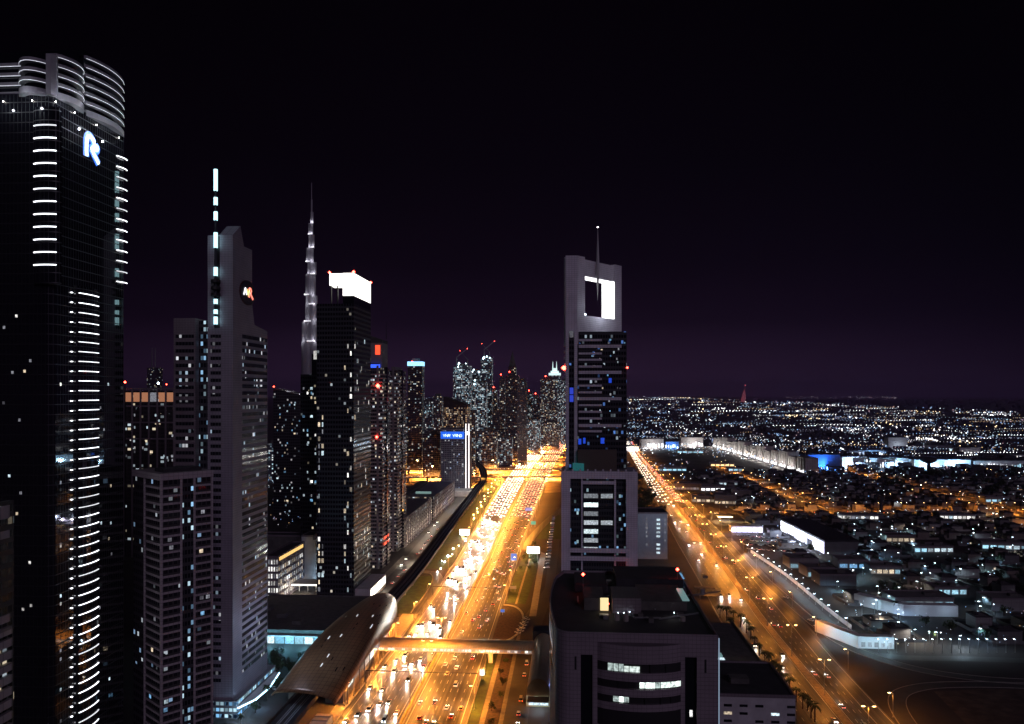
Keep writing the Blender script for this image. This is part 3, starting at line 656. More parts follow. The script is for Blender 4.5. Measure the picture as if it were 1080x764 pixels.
strokes = [([(.13, .10), (.12, .40), (.13, .70), (.19, .88), (.34, .95), (.50, .88), (.60, .76)], .125), ([(.60, .76), (.60, .64), (.50, .54), (.36, .49)], [sw * .13] * 2 + [sw * .1, sw * .03]),
           ([(.42, .50), (.62, .30), (.90, .02)], .125), ([(.72, .74), (.82, .62), (.76, .52), (.60, .50)], [sw * .04, sw * .13, sw * .12, sw * .05])]
for pts, w in strokes:
    q = SP(pts); q = [tuple(p) for p in smooth_line(q, 5)]
    ww = w * sw if isinstance(w, float) else list(np.interp(np.linspace(0, 1, len(q)), np.linspace(0, 1, len(w)), w))
    stroke(q, [x + sw * .22 for x in ww] if isinstance(ww, list) else ww + sw * .22, Xr + .1, sgb, sg, 'halo', .12)
    stroke(q, ww, Xr + .25, sgw, sg, 'letter_stroke')

# ---- banded tower with the dark glass slot, turned towards the corner
stb = thing('apartment_tower', 'purple-grey banded tower with a dark glass slot, in front of the needle tower', 'tower', (*pd(170, 345), 0))
c0 = Vector(pd(170, 345)); c1 = Vector(pd(223.5, 345 * 1.05)); c1b = c1
rd = (c1 - c0); fw = rd.length; rdn = rd.normalized(); back = Vector((-rdn.y, rdn.x)); FL = 30.0
pL = c0 + back * FL
zt = zd(500, 345)
glassS = facade('slot_glass', (.012, .014, .02), 1.5, 3.6, .22, 1.0, ((.35, .65, 1), (.6, .85, 1)), rough=.1, frame=(.05, .05, .06))
g = MB(); q = [c0, c1, c1 + back * FL, pL]; g.prism([tuple(p) for p in q], 0, zt - 3); g.build('shaft', facade('apartment_glass', (.02, .02, .028), 2.2, 3.6, .04, .5, ((.4, .65, 1), (.8, .9, 1)), rough=.08, frame=(.05, .045, .05)), stb)
def quadbox(p, t, n, u0, u1, o0, o1, z0, z1): return [tuple(p + t * u0 + n * o0), tuple(p + t * u1 + n * o0), tuple(p + t * u1 + n * o1), tuple(p + t * u0 + n * o1)]
nrm = -back; lt = -rdn
sillm = panels('band_cladding', (.46, .40, .43), 2.2, 1.6)
bandsS = []
for (p, t, n, u0, u1) in ((c0, rdn, nrm, -.25, fw * .36), (c0, rdn, nrm, fw * .66, fw + .25), (c0, back, -rdn, -.0, FL * .58)):
    b = MB(); b.prism([tuple(Vector(v_) - c0) for v_ in quadbox(p, t, n, u0, u1, -.3, .28, 0, 1)], 0, 1.0); me = b.mesh('floor_band', sillm)
    z = zt - 7.0; first = True
    while z > 4: link('floor_band', me, stb, (0, 0, z)); z -= 3.6
for (p, t, n, u0, u1) in ((c0, rdn, nrm, fw * .36, fw * .40), (c0, rdn, nrm, fw * .62, fw * .66), (c0, rdn, nrm, -.5, .5), (c0, rdn, nrm, fw - .6, fw + .4), (c0, back, -rdn, FL * .56, FL * .60)):
    b = MB(); b.prism(quadbox(p, t, n, u0, u1, -.3, .42, 0, 1), 0, zt - 2.9); b.build('pier', sillm, stb)
b = MB(); b.prism(quadbox(c0, rdn, nrm, fw * .4, fw * .62, -.2, .1, 0, 1), 0, zt - 6); b.build('glass_slot', glassS, stb)
b = MB(); b.prism([tuple(p + (p - (c0 + c1 + back * FL / 2) / 2 * 1) * 0) for p in (c0 - rdn * .6 + nrm * .5, c1 + rdn * .5 + nrm * .5, c1 + back * (FL + .5) + rdn * .5, pL + back * .5 - rdn * .6)], zt - 3, zt); b.build('parapet', sillm, stb)
b = MB(); b.prism([tuple(p) for p in (c0 + rdn * 3 + back * 4, c1 - rdn * 3 + back * 4, c1 - rdn * 3 + back * 14, c0 + rdn * 3 + back * 14)], zt, zt + 1.6); b.build('roof_plant', roofm, stb)
wr = random.Random(8)
for k in range(16):
    side = wr.random() < .75; kk = wr.randrange(3, 36); z = zt - 7 - 3.6 * kk + 1.65
    if z < 5: continue
    if side: u = wr.choice([wr.uniform(.06, .32), wr.uniform(.7, .95)]) * fw; p = c0 + rdn * u + nrm * .05; ang = math.atan2(rdn.y, rdn.x)
    else: u = wr.uniform(.08, .5) * FL; p = c0 + back * u - rdn * .05; ang = math.atan2(-back.y, -back.x)
    w = link('window', pane_mesh(1.7, 1.7, 'y', wr.choice([win_dim, win_cool, win_blue, win_warm, win_dim])), stb, (*(p - c0), z), ang)

# ---- the needle tower: slab with a sail-shaped side wall, light needle and round sign
X0m, X1m, Y0m, Y1m = plan(219, 245.5, 282, 384)
XwL = onY(182, Y0m)[1]; XwR = onY(205, Y0m)[1]
zM = zd(248, 384); zW = zd(336, 388)
at_ = thing('office_tower', 'grey stone office tower with a sail-shaped top and dashed light needle', 'tower', ((X0m + X1m) / 2, (Y0m + Y1m) / 2, 0))
g = MB(); yP, yS = onX(253.6, X1m)[1], onX(268.5, X1m)[1]; zP = zd(238.6, onX(253.6, X1m)[0]); zS = zd(343, onX(268.5, X1m)[0])
sail = [(Y0m, 0), (Y0m, zM), (yP, zP), (yP + (yS - yP) * .35, zP - (zP - zS) * .28), (yP + (yS - yP) * .7, zP - (zP - zS) * .64), (yS, zS), (Y1m, zS - 2), (Y1m, 0)]
n_ = len(sail); xs0 = X1m - 7
g.add([(xs0, *p) for p in sail] + [(X1m, *p) for p in sail], [tuple(range(n_ - 1, -1, -1)), tuple(range(n_, 2 * n_))] + [(i, (i + 1) % n_, n_ + (i + 1) % n_, n_ + i) for i in range(n_)])
g.f = [f[::-1] for f in g.f]; g.build('sail_wall', stone, at_)
g = MB(); g.box(X0m, xs0, Y0m, Y1m - 4, 0, zM); g.build('slab', stone, at_)
ribm = facade('ribbon_glass', (.014, .014, .02), 1.6, 4, .10, .8, ((.6, .8, 1), (.9, .92, 1)), rough=.1, frame=(.04, .04, .05), my=.02)
fh = 3.62
def ribbons(t, face, a, u0, u1, zs, h, m, name='window_band'):
    o = wloc(t); b = MB(); c = (u0 + u1) / 2; hw = (u1 - u0) / 2
    if face == 'F': b.box(-hw, hw, -.12, .05, 0, h)
    else: b.box(-.05, .12, -hw, hw, 0, h)
    me = b.mesh(name, m)
    for z in zs: link(name, me, t, ((c if face == 'F' else a) - o[0], (a if face == 'F' else c) - o[1], z))
ylo = onX(255.5, X1m)[1]
ribbons(at_, 'R', X1m, ylo, Y1m - .6, [zS - 8 - fh * k for k in range(int((zS - 22) / fh))], 1.9, ribm)
ribbons(at_, 'F', Y0m, X0m + 1.5, xs0 + 1.0, [zd(357, 386) - fh * k for k in range(int((zd(357, 386) - 14) / fh))], 1.7, ribm)
g = MB(); g.box(XwL, XwR, Y0m + 1, Y1m - 10, 0, zW); g.build('wing', stone_d, at_)
ribbons(at_, 'F', Y0m + 1, XwL + 1, XwR - .8, [zd(357, 388) - fh * k for k in range(int((zd(357, 388) - 14) / fh))], 1.7, ribm)
g = MB(); g.box(XwR, X0m, Y0m + 5, Y1m - 12, 0, zW - 1); g.build('recess', glassS, at_)
b = MB(); b.box(X0m - 2.5, X0m - .3, Y0m + 6, Y0m + 8, zW - 1, zW + 2); b.build('roof_lamp', win_cool, at_)
# needle
pxn = onY(229, Y0m)[1]; nz = lambda py: zd(py, 384)
b = MB(); b.box(pxn - 1.4, pxn + 1.4, Y0m - .06, Y0m + .1, nz(346), nz(249)); b.build('slot', blackm, at_)
b = MB(); b.cyl((pxn, Y0m - 1.6), .75, .55, nz(345), nz(180), 10); b.build('needle', M('needle_metal', (.05, .06, .07), .4, .6), at_)
nl = lamp_m('needle_light', (.50, .90, 1), 2.0)
for a1, a0 in ((179.5, 202), (209, 217), (224, 233), (246, 262), (282.5, 291.5), (316, 321), (327, 331.5), (334.5, 342.5)):
    b = MB(); b.cyl((pxn, Y0m - 1.6), .95, .95, nz(a0), nz(a1), 10); b.build('needle_light', nl, at_)
for py in (297, 304.5, 311.5):
    b = MB(); b.cyl((pxn, Y0m - 1.6), 2.3, 2.3, nz(py) - .7, nz(py) + .7, 12); b.build('bracket', blackm, at_)
# the round sign
dS, yc = onX(260.5, X1m); zc2 = zd(309, dS)
sn = thing('round_sign', 'round dark sign with glowing white, yellow and red letters on the sail wall', 'sign', (X1m + .1, yc, zc2))
def disc(y, z, ry, rz_, x0, x1, m, name):
    g = MB(); n = 28; r = [(y + ry * math.cos(2 * math.pi * i / n), z + rz_ * math.sin(2 * math.pi * i / n)) for i in range(n)]
    g.add([(x0, *p) for p in r] + [(x1, *p) for p in r], [tuple(range(n - 1, -1, -1)), tuple(range(n, 2 * n))] + [(i, (i + 1) % n, n + (i + 1) % n, n + i) for i in range(n)]); return g.build(name, m, sn)
disc(yc, zc2, 9.6, 6.4, X1m + .05, X1m + .5, M('sign_rim', (.10, .02, .02), .5), 'rim')
disc(yc, zc2, 9.0, 6.0, X1m + .5, X1m + .6, M('sign_plate', (.022, .015, .03), .4), 'plate')
cA, cW, cR = lamp_m('sign_letter_white', (.95, .95, 1), 1.6), lamp_m('sign_letter_yellow', (1, .70, .2), 1.5), lamp_m('sign_letter_red', (1, .22, .15), 1.6)
def SQ(pts): return [(yc + u * 9.0, zc2 + v_ * 6.0) for u, v_ in pts]
for pts, m, w in (([(-.62, -.26), (-.40, .34)], cA, .9), ([(-.40, .34), (-.22, -.22)], cA, .8), ([(-.52, -.04), (-.32, -.02)], cA, .5),
                  ([(-.24, -.20), (-.10, .26), (0, -.25), (.14, .28)], cW, .8), ([(.12, -.38), (.14, .42)], cR, 1.1), ([(.14, .42), (.36, .40), (.44, .22), (.34, .04), (.20, .0)], cR, .9), ([(.26, 0), (.66, -.46)], cR, 1.1)):
    stroke(SQ(pts), w, X1m + .6, m, sn, 'letter_stroke', .25)
# glowing base of the needle tower and its forecourt
b = MB(); b.box(X0m - 6, X1m + 2.4, Y0m - 1.2, Y1m + 6, .02, 9); b.build('podium', facade('podium_glass', (.02, .04, .07), 2.2, 3, .75, 1.1, ((.25, .6, 1), (.55, .85, 1)), frame=(.2, .2, .22)), at_)
b = MB(); b.solid([(X1m + 2.4, Y0m - 1), (X1m + 7, Y0m + 10), (X1m + 8, Y0m + 26), (X1m + 5, Y1m + 4)], [(X1m + 2.4, Y0m + 2), (X1m + 2.5, Y0m + 10), (X1m + 2.5, Y0m + 26), (X1m + 2.5, Y1m + 4)], 5.0, 5.8); b.build('canopy', whitewall, at_)
cpt = [(X1m + 2.9, Y0m - 1.2), (X1m + 7.3, Y0m + 10), (X1m + 8.3, Y0m + 26), (X1m + 5.3, Y1m + 4)]
b = MB(); b.solid([(p[0] + .25, p[1]) for p in cpt], cpt, 5.1, 5.7); b.build('canopy_light', lamp_m('canopy_strip', (.45, .8, 1), 4), at_)
glow('entrance_light', at_, (14, -12, 5), 2500, (.3, .6, 1), .6); glow('entrance_light', at_, (14, -26, 6), 3000, (.45, .75, 1), .6)
glow('wall_wash', at_, (26, 4, 40), 9000, (.55, .66, 1), 3)

# ---- dark gridded block with a lit top floor, between the black tower and the needle tower
X0, X1, Y0, _ = plan(131, 184, 190, 760); zt = zd(412, 760)
gb = thing('gridded_block', 'dark gridded block with orange-lit top floor behind the needle tower wing', 'building', ((X0 + X1) / 2, Y0 + 15, 0))
b = MB(); b.box(X0, X1, Y0, Y0 + 30, 0, zt); b.build('core', facade('grid_glass', (.014, .014, .016), 4.2, 4.0, .12, .8, rough=.3, frame=(.05, .04, .04)), gb)
for k in range(7): x = X0 + (X1 - X0) * k / 6; b = MB(); b.box(x - .7, x + .7, Y0 - 1.2, Y0, 0, zt + 1); b.build('column', stone_d, gb)
for z in (zt - 16, zt - 32, zt - 48, zt + 1): b = MB(); b.box(X0 - 1, X1 + 1, Y0 - .9, Y0 + 30, z, z + 1.4); b.build('cornice', stone_d, gb)
for k in range(6): x = X0 + (X1 - X0) * (k + .5) / 6; b = MB(); b.box(x - 3.2, x + 3.2, Y0 - .3, Y0, zt - 11, zt - 2); b.build('window', M('orange_room', (.4, .2, .1), .5, es=.35, ecol=(1, .42, .22), sample=False) if k != 3 else win_dim, gb)
lit_windows(gb, scatter(18, 'F', Y0, X0, X1, zt - 70, zt - 18, 4, 4, 1.5, 2.4, MIXW, 4))
beacon(gb, X0 + 2, Y0 - 2, zt + 8, 1.5); beacon(gb, X1 - 8, Y0, zt + 6, .9)
b = MB(); b.box(X0 + 1.6, X0 + 2.4, Y0 - 2.4, Y0 - 1.6, 0, zt + 8); b.build('mast', blackm, gb)
b = MB(); b.octa((X0 + (X1 - X0) * .68, Y0, zt + 7), 1.3); b.build('flood', e_cool, gb); b = MB(); b.cyl((X0 + (X1 - X0) * .68, Y0), .3, .3, zt, zt + 6, 6); b.build('mast', blackm, gb)
X0, X1, Y0, _ = plan(155, 166, 167, 2300); zt = zd(388, 2300)
an = thing('twin_mast_tower', 'slim far tower with twin masts above the gridded block', 'tower', ((X0 + X1) / 2, Y0, 0))
g = MB(); g.box(X0, X1, Y0, Y0 + 30, 0, zt); g.build('shaft', facade('far_glass', (.03, .03, .04), 4, 4, .12, .5, frame=(.07, .06, .08)), an)
for x in (.35, .65): g = MB(); g.cyl((X0 + (X1 - X0) * x, Y0 + 8), 1.6, 1.0, zt, zd(367, 2300), 6); g.build('mast', steel, an)

# ---- the world-height stepped spire
bx, by = pd(328, 2440)
bk = thing('spire_skyscraper', 'immensely tall stepped spire with white-lit setbacks behind the white-crowned tower', 'skyscraper', (bx, by, 0))
conc_b = facade('spire_cladding', (.22, .22, .25), 2.5, 60, 0, 0, rough=.35, frame=(.42, .41, .44), mx=.25, my=.0)
ppm = 2440 / FPX
tiers = [(420, 361, 12.5, .6), (361, 340, 10.2, -.3), (340, 322, 8.8, .8), (322, 312, 7.6, .2), (312, 290, 6.6, -.4), (290, 277, 5.6, .6), (277, 262, 4.8, -.5), (262, 248, 3.9, .5), (248, 236, 2.9, -.1), (236, 224, 2.1, .5), (224, 211, 1.1, .4), (211, 193, .42, .35)]
for i, (pb, pt, wpx, dx) in enumerate(tiers):
    r = wpx * ppm * .88; cx = bx + dx * ppm * 1.9; poly = []
    for k in range(36):
        a = 2 * math.pi * k / 36; rr = r * (.72 + .28 * abs(math.cos(1.5 * (a + .5 + i * .35)))); poly.append((cx + rr * math.cos(a), by + rr * math.sin(a)))
    g = MB(); g.prism(poly, 0 if i == 0 else zd(pb, 2440), zd(pt, 2440)); g.build('tier', conc_b, bk)
    if i < 10 and i > 0:
        for sgn in (-1, 1):
            x = cx + sgn * r * .9; glow('setback_light', bk, (x - bx, -r * 1.12, zd(pb, 2440) + 4), 3.2e3 + 1.6e2 * r, (.9, .88, 1), 2)
    if 0 < i < 9:
        sx = (1 if i % 2 else -1)
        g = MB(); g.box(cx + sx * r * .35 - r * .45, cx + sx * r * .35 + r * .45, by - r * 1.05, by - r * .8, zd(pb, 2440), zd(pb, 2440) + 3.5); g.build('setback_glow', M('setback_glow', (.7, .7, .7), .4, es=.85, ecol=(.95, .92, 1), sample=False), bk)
# ---- the tower with the glowing white crown
X0, X1, Y0, Y1 = plan(334, 373, 391, 595); d0 = 595
cr = thing('crown_tower', 'dark apartment tower with a glowing white box crown beside the spire', 'tower', ((X0 + X1) / 2, (Y0 + Y1) / 2, 0))
zb = zd(312, d0)
g = MB(); g.box(X0, X1, Y0, Y1, 0, zb - 6); g.build('shaft', facade('crown_tower_glass', (.010, .010, .014), 2.1, 3.6, .03, .5, ((.8, .92, 1), (1, .9, .75)), rough=.12, frame=(.03, .03, .035)), cr)
xa = onY(361.5, Y0)[1]; xb = onY(347.5, Y0)[1]
g = MB(); g.box(xa, X1, Y0 + .3, Y1 - .3, zb - 6, zb); g.build('neck', pane_dark, cr)
crm = facade('crown_panel', (.8, .8, .8), 3.2, 5.5, 0, 0, frame=(.6, .6, .6)); 
crm = M('crown_glow', (.85, .85, .85), .5, es=2.3, ecol=(1, .96, .90))
crl = M('crown_joint', (.5, .48, .42), .6, es=.9, ecol=(1, .92, .8), sample=False)
g = MB(); g.box(xa, X1, Y0, Y1, zb, zd(288, d0)); g.build('crown', crm, cr)
g = MB(); g.box(xb, xa, Y0, Y0 + 14, zd(301, d0), zd(288.4, d0)); g.build('crown_wing', crm, cr)
for k in range(1, 5): z = zb + (zd(288, d0) - zb) * k / 5; g = MB(); g.box(X1, X1 + .05, Y0 + .4, Y1 - .4, z - .12, z + .12); g.build('crown_joint', crl, cr)
for k in range(1, 4): z = xb + (xa - xb) * k / 4; g = MB(); g.box(z - .12, z + .12, Y0 - .05, Y0, zd(300.6, d0), zd(288.8, d0)); g.build('crown_joint', crl, cr)
for x in (xb + 1, xb + 6): g = MB(); g.box(x - .4, x + .4, Y0 + .8, Y0 + 1.6, zb - 6, zd(301, d0)); g.build('post', blackm, cr)
beacon(cr, xb, Y0, zd(287.2, d0), 1.2); beacon(cr, X1, Y0, zd(286.8, d0), 1.3); beacon(cr, X1, Y1, zd(288, d0), 1.3)
wl = scatter(38, 'R', X1, Y0 + 2, Y1 - 2, 20, zb - 30, 3.0, 5.4, 1.1, 3.4, [win_white, win_white, win_warm, win_cool, win_dim], 21)
wl += scatter(24, 'F', Y0, xa + .5, X1 - 1, 8, zb - 30, 2.2, 5.4, 1.0, 3.4, [win_white, win_white, win_warm, win_cool], 22)
wl += scatter(24, 'F', Y0, X0 + .5, X0 + 6, 8, zb - 90, 2.2, 5.4, 1.0, 3.4, [win_white, win_warm, win_cool, win_dim], 23)
lit_windows(cr, wl)
b = MB(); b.box(X1 + .02, X1 + 12, Y0 + 4, Y1 + 3, .03, 10); b.build('podium', whitewall, cr)
b = MB(); b.box(X1 + 12, X1 + 12.1, Y0 + 5, Y1 + 2, 3, 9); b.build('podium_light', lamp_m('shop_light', (1, .93, .8), 2.2, True), cr)
glow('podium_glow', cr, (X1 + 17 - wloc(cr)[0], Y0 + 10 - wloc(cr)[1], 8), 5000, (1, .85, .62), 1); glow('podium_glow', cr, (X1 + 17 - wloc(cr)[0], Y1 - 20 - wloc(cr)[1], 8), 6000, (1, .85, .62), 1)
# darker stepped neighbour tucked behind its flank
X0, X1, Y0, Y1 = plan(317, 340, 345, 690)
dk = thing('stepped_tower', 'black stepped tower with a lit slanted top between spire and crown tower', 'tower', ((X0 + X1) / 2, Y0 + 12, 0))
g = MB(); g.box(X0, X1, Y0, Y0 + 26, 0, zd(395, 690)); g.build('shaft', facade('black_glass', (.009, .009, .012), 2, 3.6, .05, .6, frame=(.02, .02, .024)), dk)
g = MB(); g.box(X0 + 9, X1, Y0 + 3, Y0 + 26, zd(395, 690), zd(373, 690)); g.build('upper_shaft', pane_dark, dk)
g = MB(); g.box(X0 + 11, X0 + 17, Y0 + 2.4, Y0 + 2.9, zd(379, 690), zd(370, 690)); g.build('lit_top', win_white, dk)
beacon(dk, X0 + 19, Y0 + 2, zd(371, 690), 1)
lit_windows(dk, scatter(26, 'F', Y0, X0 + 1, X1 - 1, 60, zd(402, 690), 3, 4, 1.3, 2.2, MIXW + [win_blue], 31))
# short dark tower by the needle tower
X0, X1, Y0, Y1 = plan(288, 318, 322, 980)
sk = thing('slant_roof_tower', 'squat dark tower with a red roof beacon between needle tower and spire', 'tower', ((X0 + X1) / 2, Y0 + 16, 0))
g = MB(); g.prism([(X0, Y0), (X1, Y0), (X1, Y0 + 32), (X0, Y0 + 32)], 0, 1, top=lambda p: zd(410, 980) if p[0] < (X0 + X1) / 2 else zd(417, 980)); g.build('shaft', facade('squat_glass', (.016, .014, .02), 2.4, 3.6, .05, .4, ((.6, .8, 1), (.9, .85, .9)), frame=(.035, .03, .04)), sk)
lit_windows(sk, scatter(34, 'F', Y0, X0 + 1, X1 - 1, 20, zd(425, 980), 3, 4, 1.5, 2.0, [win_dim, win_cool, win_blue, win_warm], 33)); beacon(sk, X0 + 1, Y0, zd(408, 980), 1.2)

# ---- residential pair with balcony bands
balc = M('balcony_band', (.33, .27, .27), .75, noise=.15, nscale=.3)
resg = facade('residential_glass', (.02, .018, .022), 2.4, 3.5, .13, .8, ((1, .85, .65), (.8, .9, 1)), frame=(.07, .06, .065))
def residential(pxL, pxC, pxR, d, py, label, seed, e=.9):
    X0, X1, Y0, Y1 = plan(pxL, pxC, pxR, d); z1 = zd(py, d)
    t = thing('residential_tower', label, 'tower', ((X0 + X1) / 2, (Y0 + Y1) / 2, 0))
    g = MB(); g.box(X0, X1, Y0, Y1, 0, z1); g.build('shaft', resg, t)
    bands(t, X0, X1, Y0, Y1, [6 + 3.5 * k for k in range(int((z1 - 8) / 3.5))], 1.15, e, balc, 'balcony')
    g = MB(); g.box(X0 + 3, X1 - 3, Y0 + 3, Y1 - 3, z1, z1 + 4); g.build('roof_house', stone_d, t)
    for x in (X1 - 4,): g = MB(); g.box(x - 1, x + 1, Y0 - 1.2, Y0, 0, z1 + 2); g.build('rib', stone_d, t)
    g = MB(); g.box(X0 + (X1 - X0) * .0, X1 + 1.3, Y0 + (Y1 - Y0) * .44, Y0 + (Y1 - Y0) * .56, 0, z1 + 1); g.build('rib', pane_dark, t)
    lit_windows(t, scatter(16, 'R', X1 + e, Y0, Y1, 12, z1 - 5, 3, 3.5, 1.6, 1.6, [win_warm, win_white, win_dim], seed) + scatter(14, 'F', Y0 - e, X0 + 1, X1 - 1, 12, z1 - 5, 3, 3.5, 1.6, 1.6, [win_warm, win_white, win_dim], seed + 1))
    return t, X0, X1, Y0, Y1, z1
g1, X0, X1, Y0, Y1, z1 = residential(386, 403, 411, 713, 388, 'banded residential tower with red and blue roof lights, right of the crown tower', 41)
zt = zd(357, 713)
b = MB(); b.box(X0 + 2, X1 - 1, Y0 + 3, Y1 - 4, z1, zt - 4); b.build('upper_block', stone_d, g1)
b = MB(); b.prism([(X0 + 2, Y0 + 3), (X1 - 1, Y0 + 3), (X1 - 1, Y1 - 4), (X0 + 2, Y1 - 4)], zt - 4, 1, top=lambda p: zt + 3 if p[0] < (X0 + X1) / 2 else zt - 1); b.build('roof', roofm, g1)
b = MB(); b.box(X0 + 8, X0 + 12.5, Y0 + 2.6, Y0 + 3, zd(374, 713), zd(364, 713)); b.build('red_panel', M('red_neon', (.5, .05, .03), .4, es=1.6, ecol=(1, .08, .03)), g1)
b = MB(); b.box(X0, X1 - 2, Y0 - .6, Y0 + .3, zd(388, 713), zd(384.5, 713)); b.build('blue_strip', M('blue_neon', (.05, .1, .6), .4, es=1.4, ecol=(.04, .12, 1)), g1)
b = MB(); b.cyl((X0 + 16, Y0 + 12), .4, .15, zt, zt + 16, 6); b.build('mast', blackm, g1)
beacon(g1, X0 + 11.5, Y0 - 2, zd(407, 713), 2.2); beacon(g1, X0 + 10.5, Y0 - 2, zd(461, 713), 1.5)
for k in range(2): b = MB(); b.box(X1 + .95, X1 + 1.2, Y0 + 3, Y1 - 8, zd(576 - 6 * k, 713), zd(573.5 - 6 * k, 713)); b.build('red_strip', M('red_neon', (.5, .05, .03)), g1)
g2, X0, X1, Y0, Y1, z1 = residential(409, 419, 428, 790, 391, 'narrower banded residential tower standing behind its red-lit twin', 43)
glow('street_glow', g1, (30, 10, 6), 9000, (1, .8, .6), 1); glow('street_glow', g2, (26, 10, 6), 9000, (1, .75, .55), 1)

# ---- low buildings at their feet
def block(name, label, cat, pxL, pxC, pxR, d, py, wall, roof=None, par=1.0, group=None, dep=None):
    X0, X1, Y0, Y1 = plan(pxL, pxC, pxR, d); z1 = zd(py, d)
    if dep: Y1 = Y0 + dep
    t = thing(name, label, cat, ((X0 + X1) / 2, (Y0 + Y1) / 2, 0), group=group)
    g = MB(); g.box(X0, X1, Y0, Y1, 0, z1); g.build('wall', wall, t)
    g = MB(); g.solid([(X0 - .2, Y0 - .2), (X1 + .2, Y0 - .2), (X1 + .2, Y1 + .2), (X0 - .2, Y1 + .2), (X0 - .2, Y0 - .2)], [(X0 + .6, Y0 + .6), (X1 - .6, Y0 + .6), (X1 - .6, Y1 - .6), (X0 + .6, Y1 - .6), (X0 + .6, Y0 + .6)], z1 - .4, z1 + par); g.build('parapet', stone_d, t)
    g = MB(); g.box(X0 + .6, X1 - .6, Y0 + .6, Y1 - .6, z1 + .01, z1 + .1); g.build('roof', roof or roofm, t)
    return t, X0, X1, Y0, Y1, z1
t, X0, X1, Y0, Y1, z1 = block('office_block', 'dark office block with rows of small lit windows by the needle tower', 'building', 279, 293, 321, 594, 588, stone_d)
lit_windows(t, [('F', Y0, X0 + 1.4 + 2.1 * i, 3 + 5.4 * k, 1.0, 3.4, win_white if random.random() < .8 else win_dim) for i in range(5) for k in range(6)] + [('R', X1, Y0 + 2.5 + (Y1 - Y0 - 4) / 13 * i, 3 + 5.4 * k, 1.5, 3.0, random.choice([win_white, win_warm, win_dim])) for i in range(13) for k in range(5)])
for k in range(5): b = MB(); w_ = (Y1 - Y0 - 6) / 5; b.box(X1 + .05, X1 + .35, Y0 + 3 + k * w_, Y0 + 2.2 + (k + 1) * w_, z1 - 3.2, z1 - .6); b.build('amber_panel', M('amber_panel', (.6, .4, .1), .5, es=1.1, ecol=(1, .62, .2)), t)
t, X0, X1, Y0, Y1, z1 = block('market_hall', 'wide low hall with a black flat roof behind the lit office block', 'building', 262, 330, 336, 700, 566, darkcon)
t, X0, X1, Y0, Y1, z1 = block('portico', 'pale blue-lit portico with tall square columns beside the office block', 'building', 318, 330, 338, 655, 566, whitewall)
for k in range(5): b = MB(); x = X1 + .02; y = Y0 + (Y1 - Y0) * (k + .5) / 5; b.box(X1, X1 + 2, y - 1.2, y + 1.2, 0, z1 - 3); b.build('column', whitewall, t)
glow('portico_light', t, (X1 + 8 - wloc(t)[0], -14, 8), 3000, (.5, .75, 1), 1)
cn = thing('entrance_canopy', 'white-lit entrance canopy in front of the crown tower', 'canopy', (*at(318, 618, 7), 0))
cxx, cyy = at(302, 616, 7)[0], at(318, 616, 7)[1]
b = MB(); b.box(cxx, cxx + 26, cyy - 4, cyy + 14, 6.6, 7.8); b.build('slab', whitewall, cn)
b = MB(); b.box(cxx, cxx + 26, cyy - 4.3, cyy - 4.02, 6.7, 7.7); b.build('edge_light', lamp_m('canopy_white', WHITE, 2.5), cn)
for k in range(4): b = MB(); b.cyl((cxx + 2 + 7 * k, cyy + 4), .4, .4, 0, 6.6, 8); b.build('column', whitewall, cn)
glow('canopy_light', cn, (-4, 2, 5.5), 2600, (1, .9, .72), 1); glow('canopy_light', cn, (6, -8, 4), 3600, (1, .82, .6), 1)
# parking deck roof and the blue-lit shop front
dx0, dx1 = at(262, 690, 9)[0], -149.0
dk2 = thing('parking_deck', 'broad unlit parking deck roof between the office block and the station', 'building', ((dx0 + dx1) / 2, 500, 0))
dy0, dy1 = 486, 572
g = MB(); g.box(dx0 - 40, -149, dy0, dy1, .05, 8.2); g.build('deck', darkcon, dk2)
for y in (dy0, dy1 - .5): g = MB(); g.box(dx0 - 40, -149, y, y + .5, 8.2, 9.2); g.build('parapet', darkcon, dk2)
g = MB(); g.box(-149.5, -149, dy0 + .5, dy1 - .5, 8.2, 9.2); g.build('parapet', darkcon, dk2)
for k in range(4): g = MB(); g.box(-182 - 16 * k, -176 - 16 * k, 500 + 15 * k, 506 + 15 * k, 8.2, 10.6); g.build('stair_head', darkcon, dk2)
for k in range(17): g = MB(); x = -150 - 6.4 * k; g.box(x - 5.6, x, dy0 - .3, dy0 - .02, .4, 5.2); g.build('shop_window', random.choice([win_blue, win_cool, win_blue, win_white]), dk2)
g = MB(); g.box(-255, -148, dy0 - 3, dy0 - .02, 5.6, 6.2); g.build('awning', whitewall, dk2)
for k in range(5): glow('shop_light', dk2, (-152 - 13 * k - wloc(dk2)[0], dy0 - 9 - 500, 4.5), 5200, (.25, .75, 1), .6)

# ---- balcony building at the very edge of the picture
yb0 = pd(0, 190)[1]
bx0, bx1 = pd(-30, 190)[0], onY(11.5, yb0 + 11.5)[1]
be = thing('balcony_building', 'rounded pale balcony building cut by the bottom corner of the picture', 'building', ((bx0 + bx1) / 2, yb0 + 6, 0))
g = MB(); g.box(bx0, bx1 - 2, yb0, yb0 + 14, 0, zd(655, 190)); g.box(bx0, bx1 - 2.6, yb0 + 2, yb0 + 14, zd(655, 190), zd(536, 190)); g.build('core', facade('edge_glass', (.015, .014, .016), 2, 3.3, .08, .6, frame=(.05, .045, .05)), be)
def bal(xe, z, h):
    g = MB(); g.prism([(bx0, yb0 - 1.6)] + [(xe - 2.2 + 2.2 * math.sin(a), yb0 + .6 - 2.2 * math.cos(a)) for a in np.linspace(0, math.pi / 2, 6)] + [(xe, yb0 + 12), (bx0, yb0 + 12)], z, z + h); g.build('balcony', panels('balcony_panel', (.5, .45, .47), 3, 9), be)
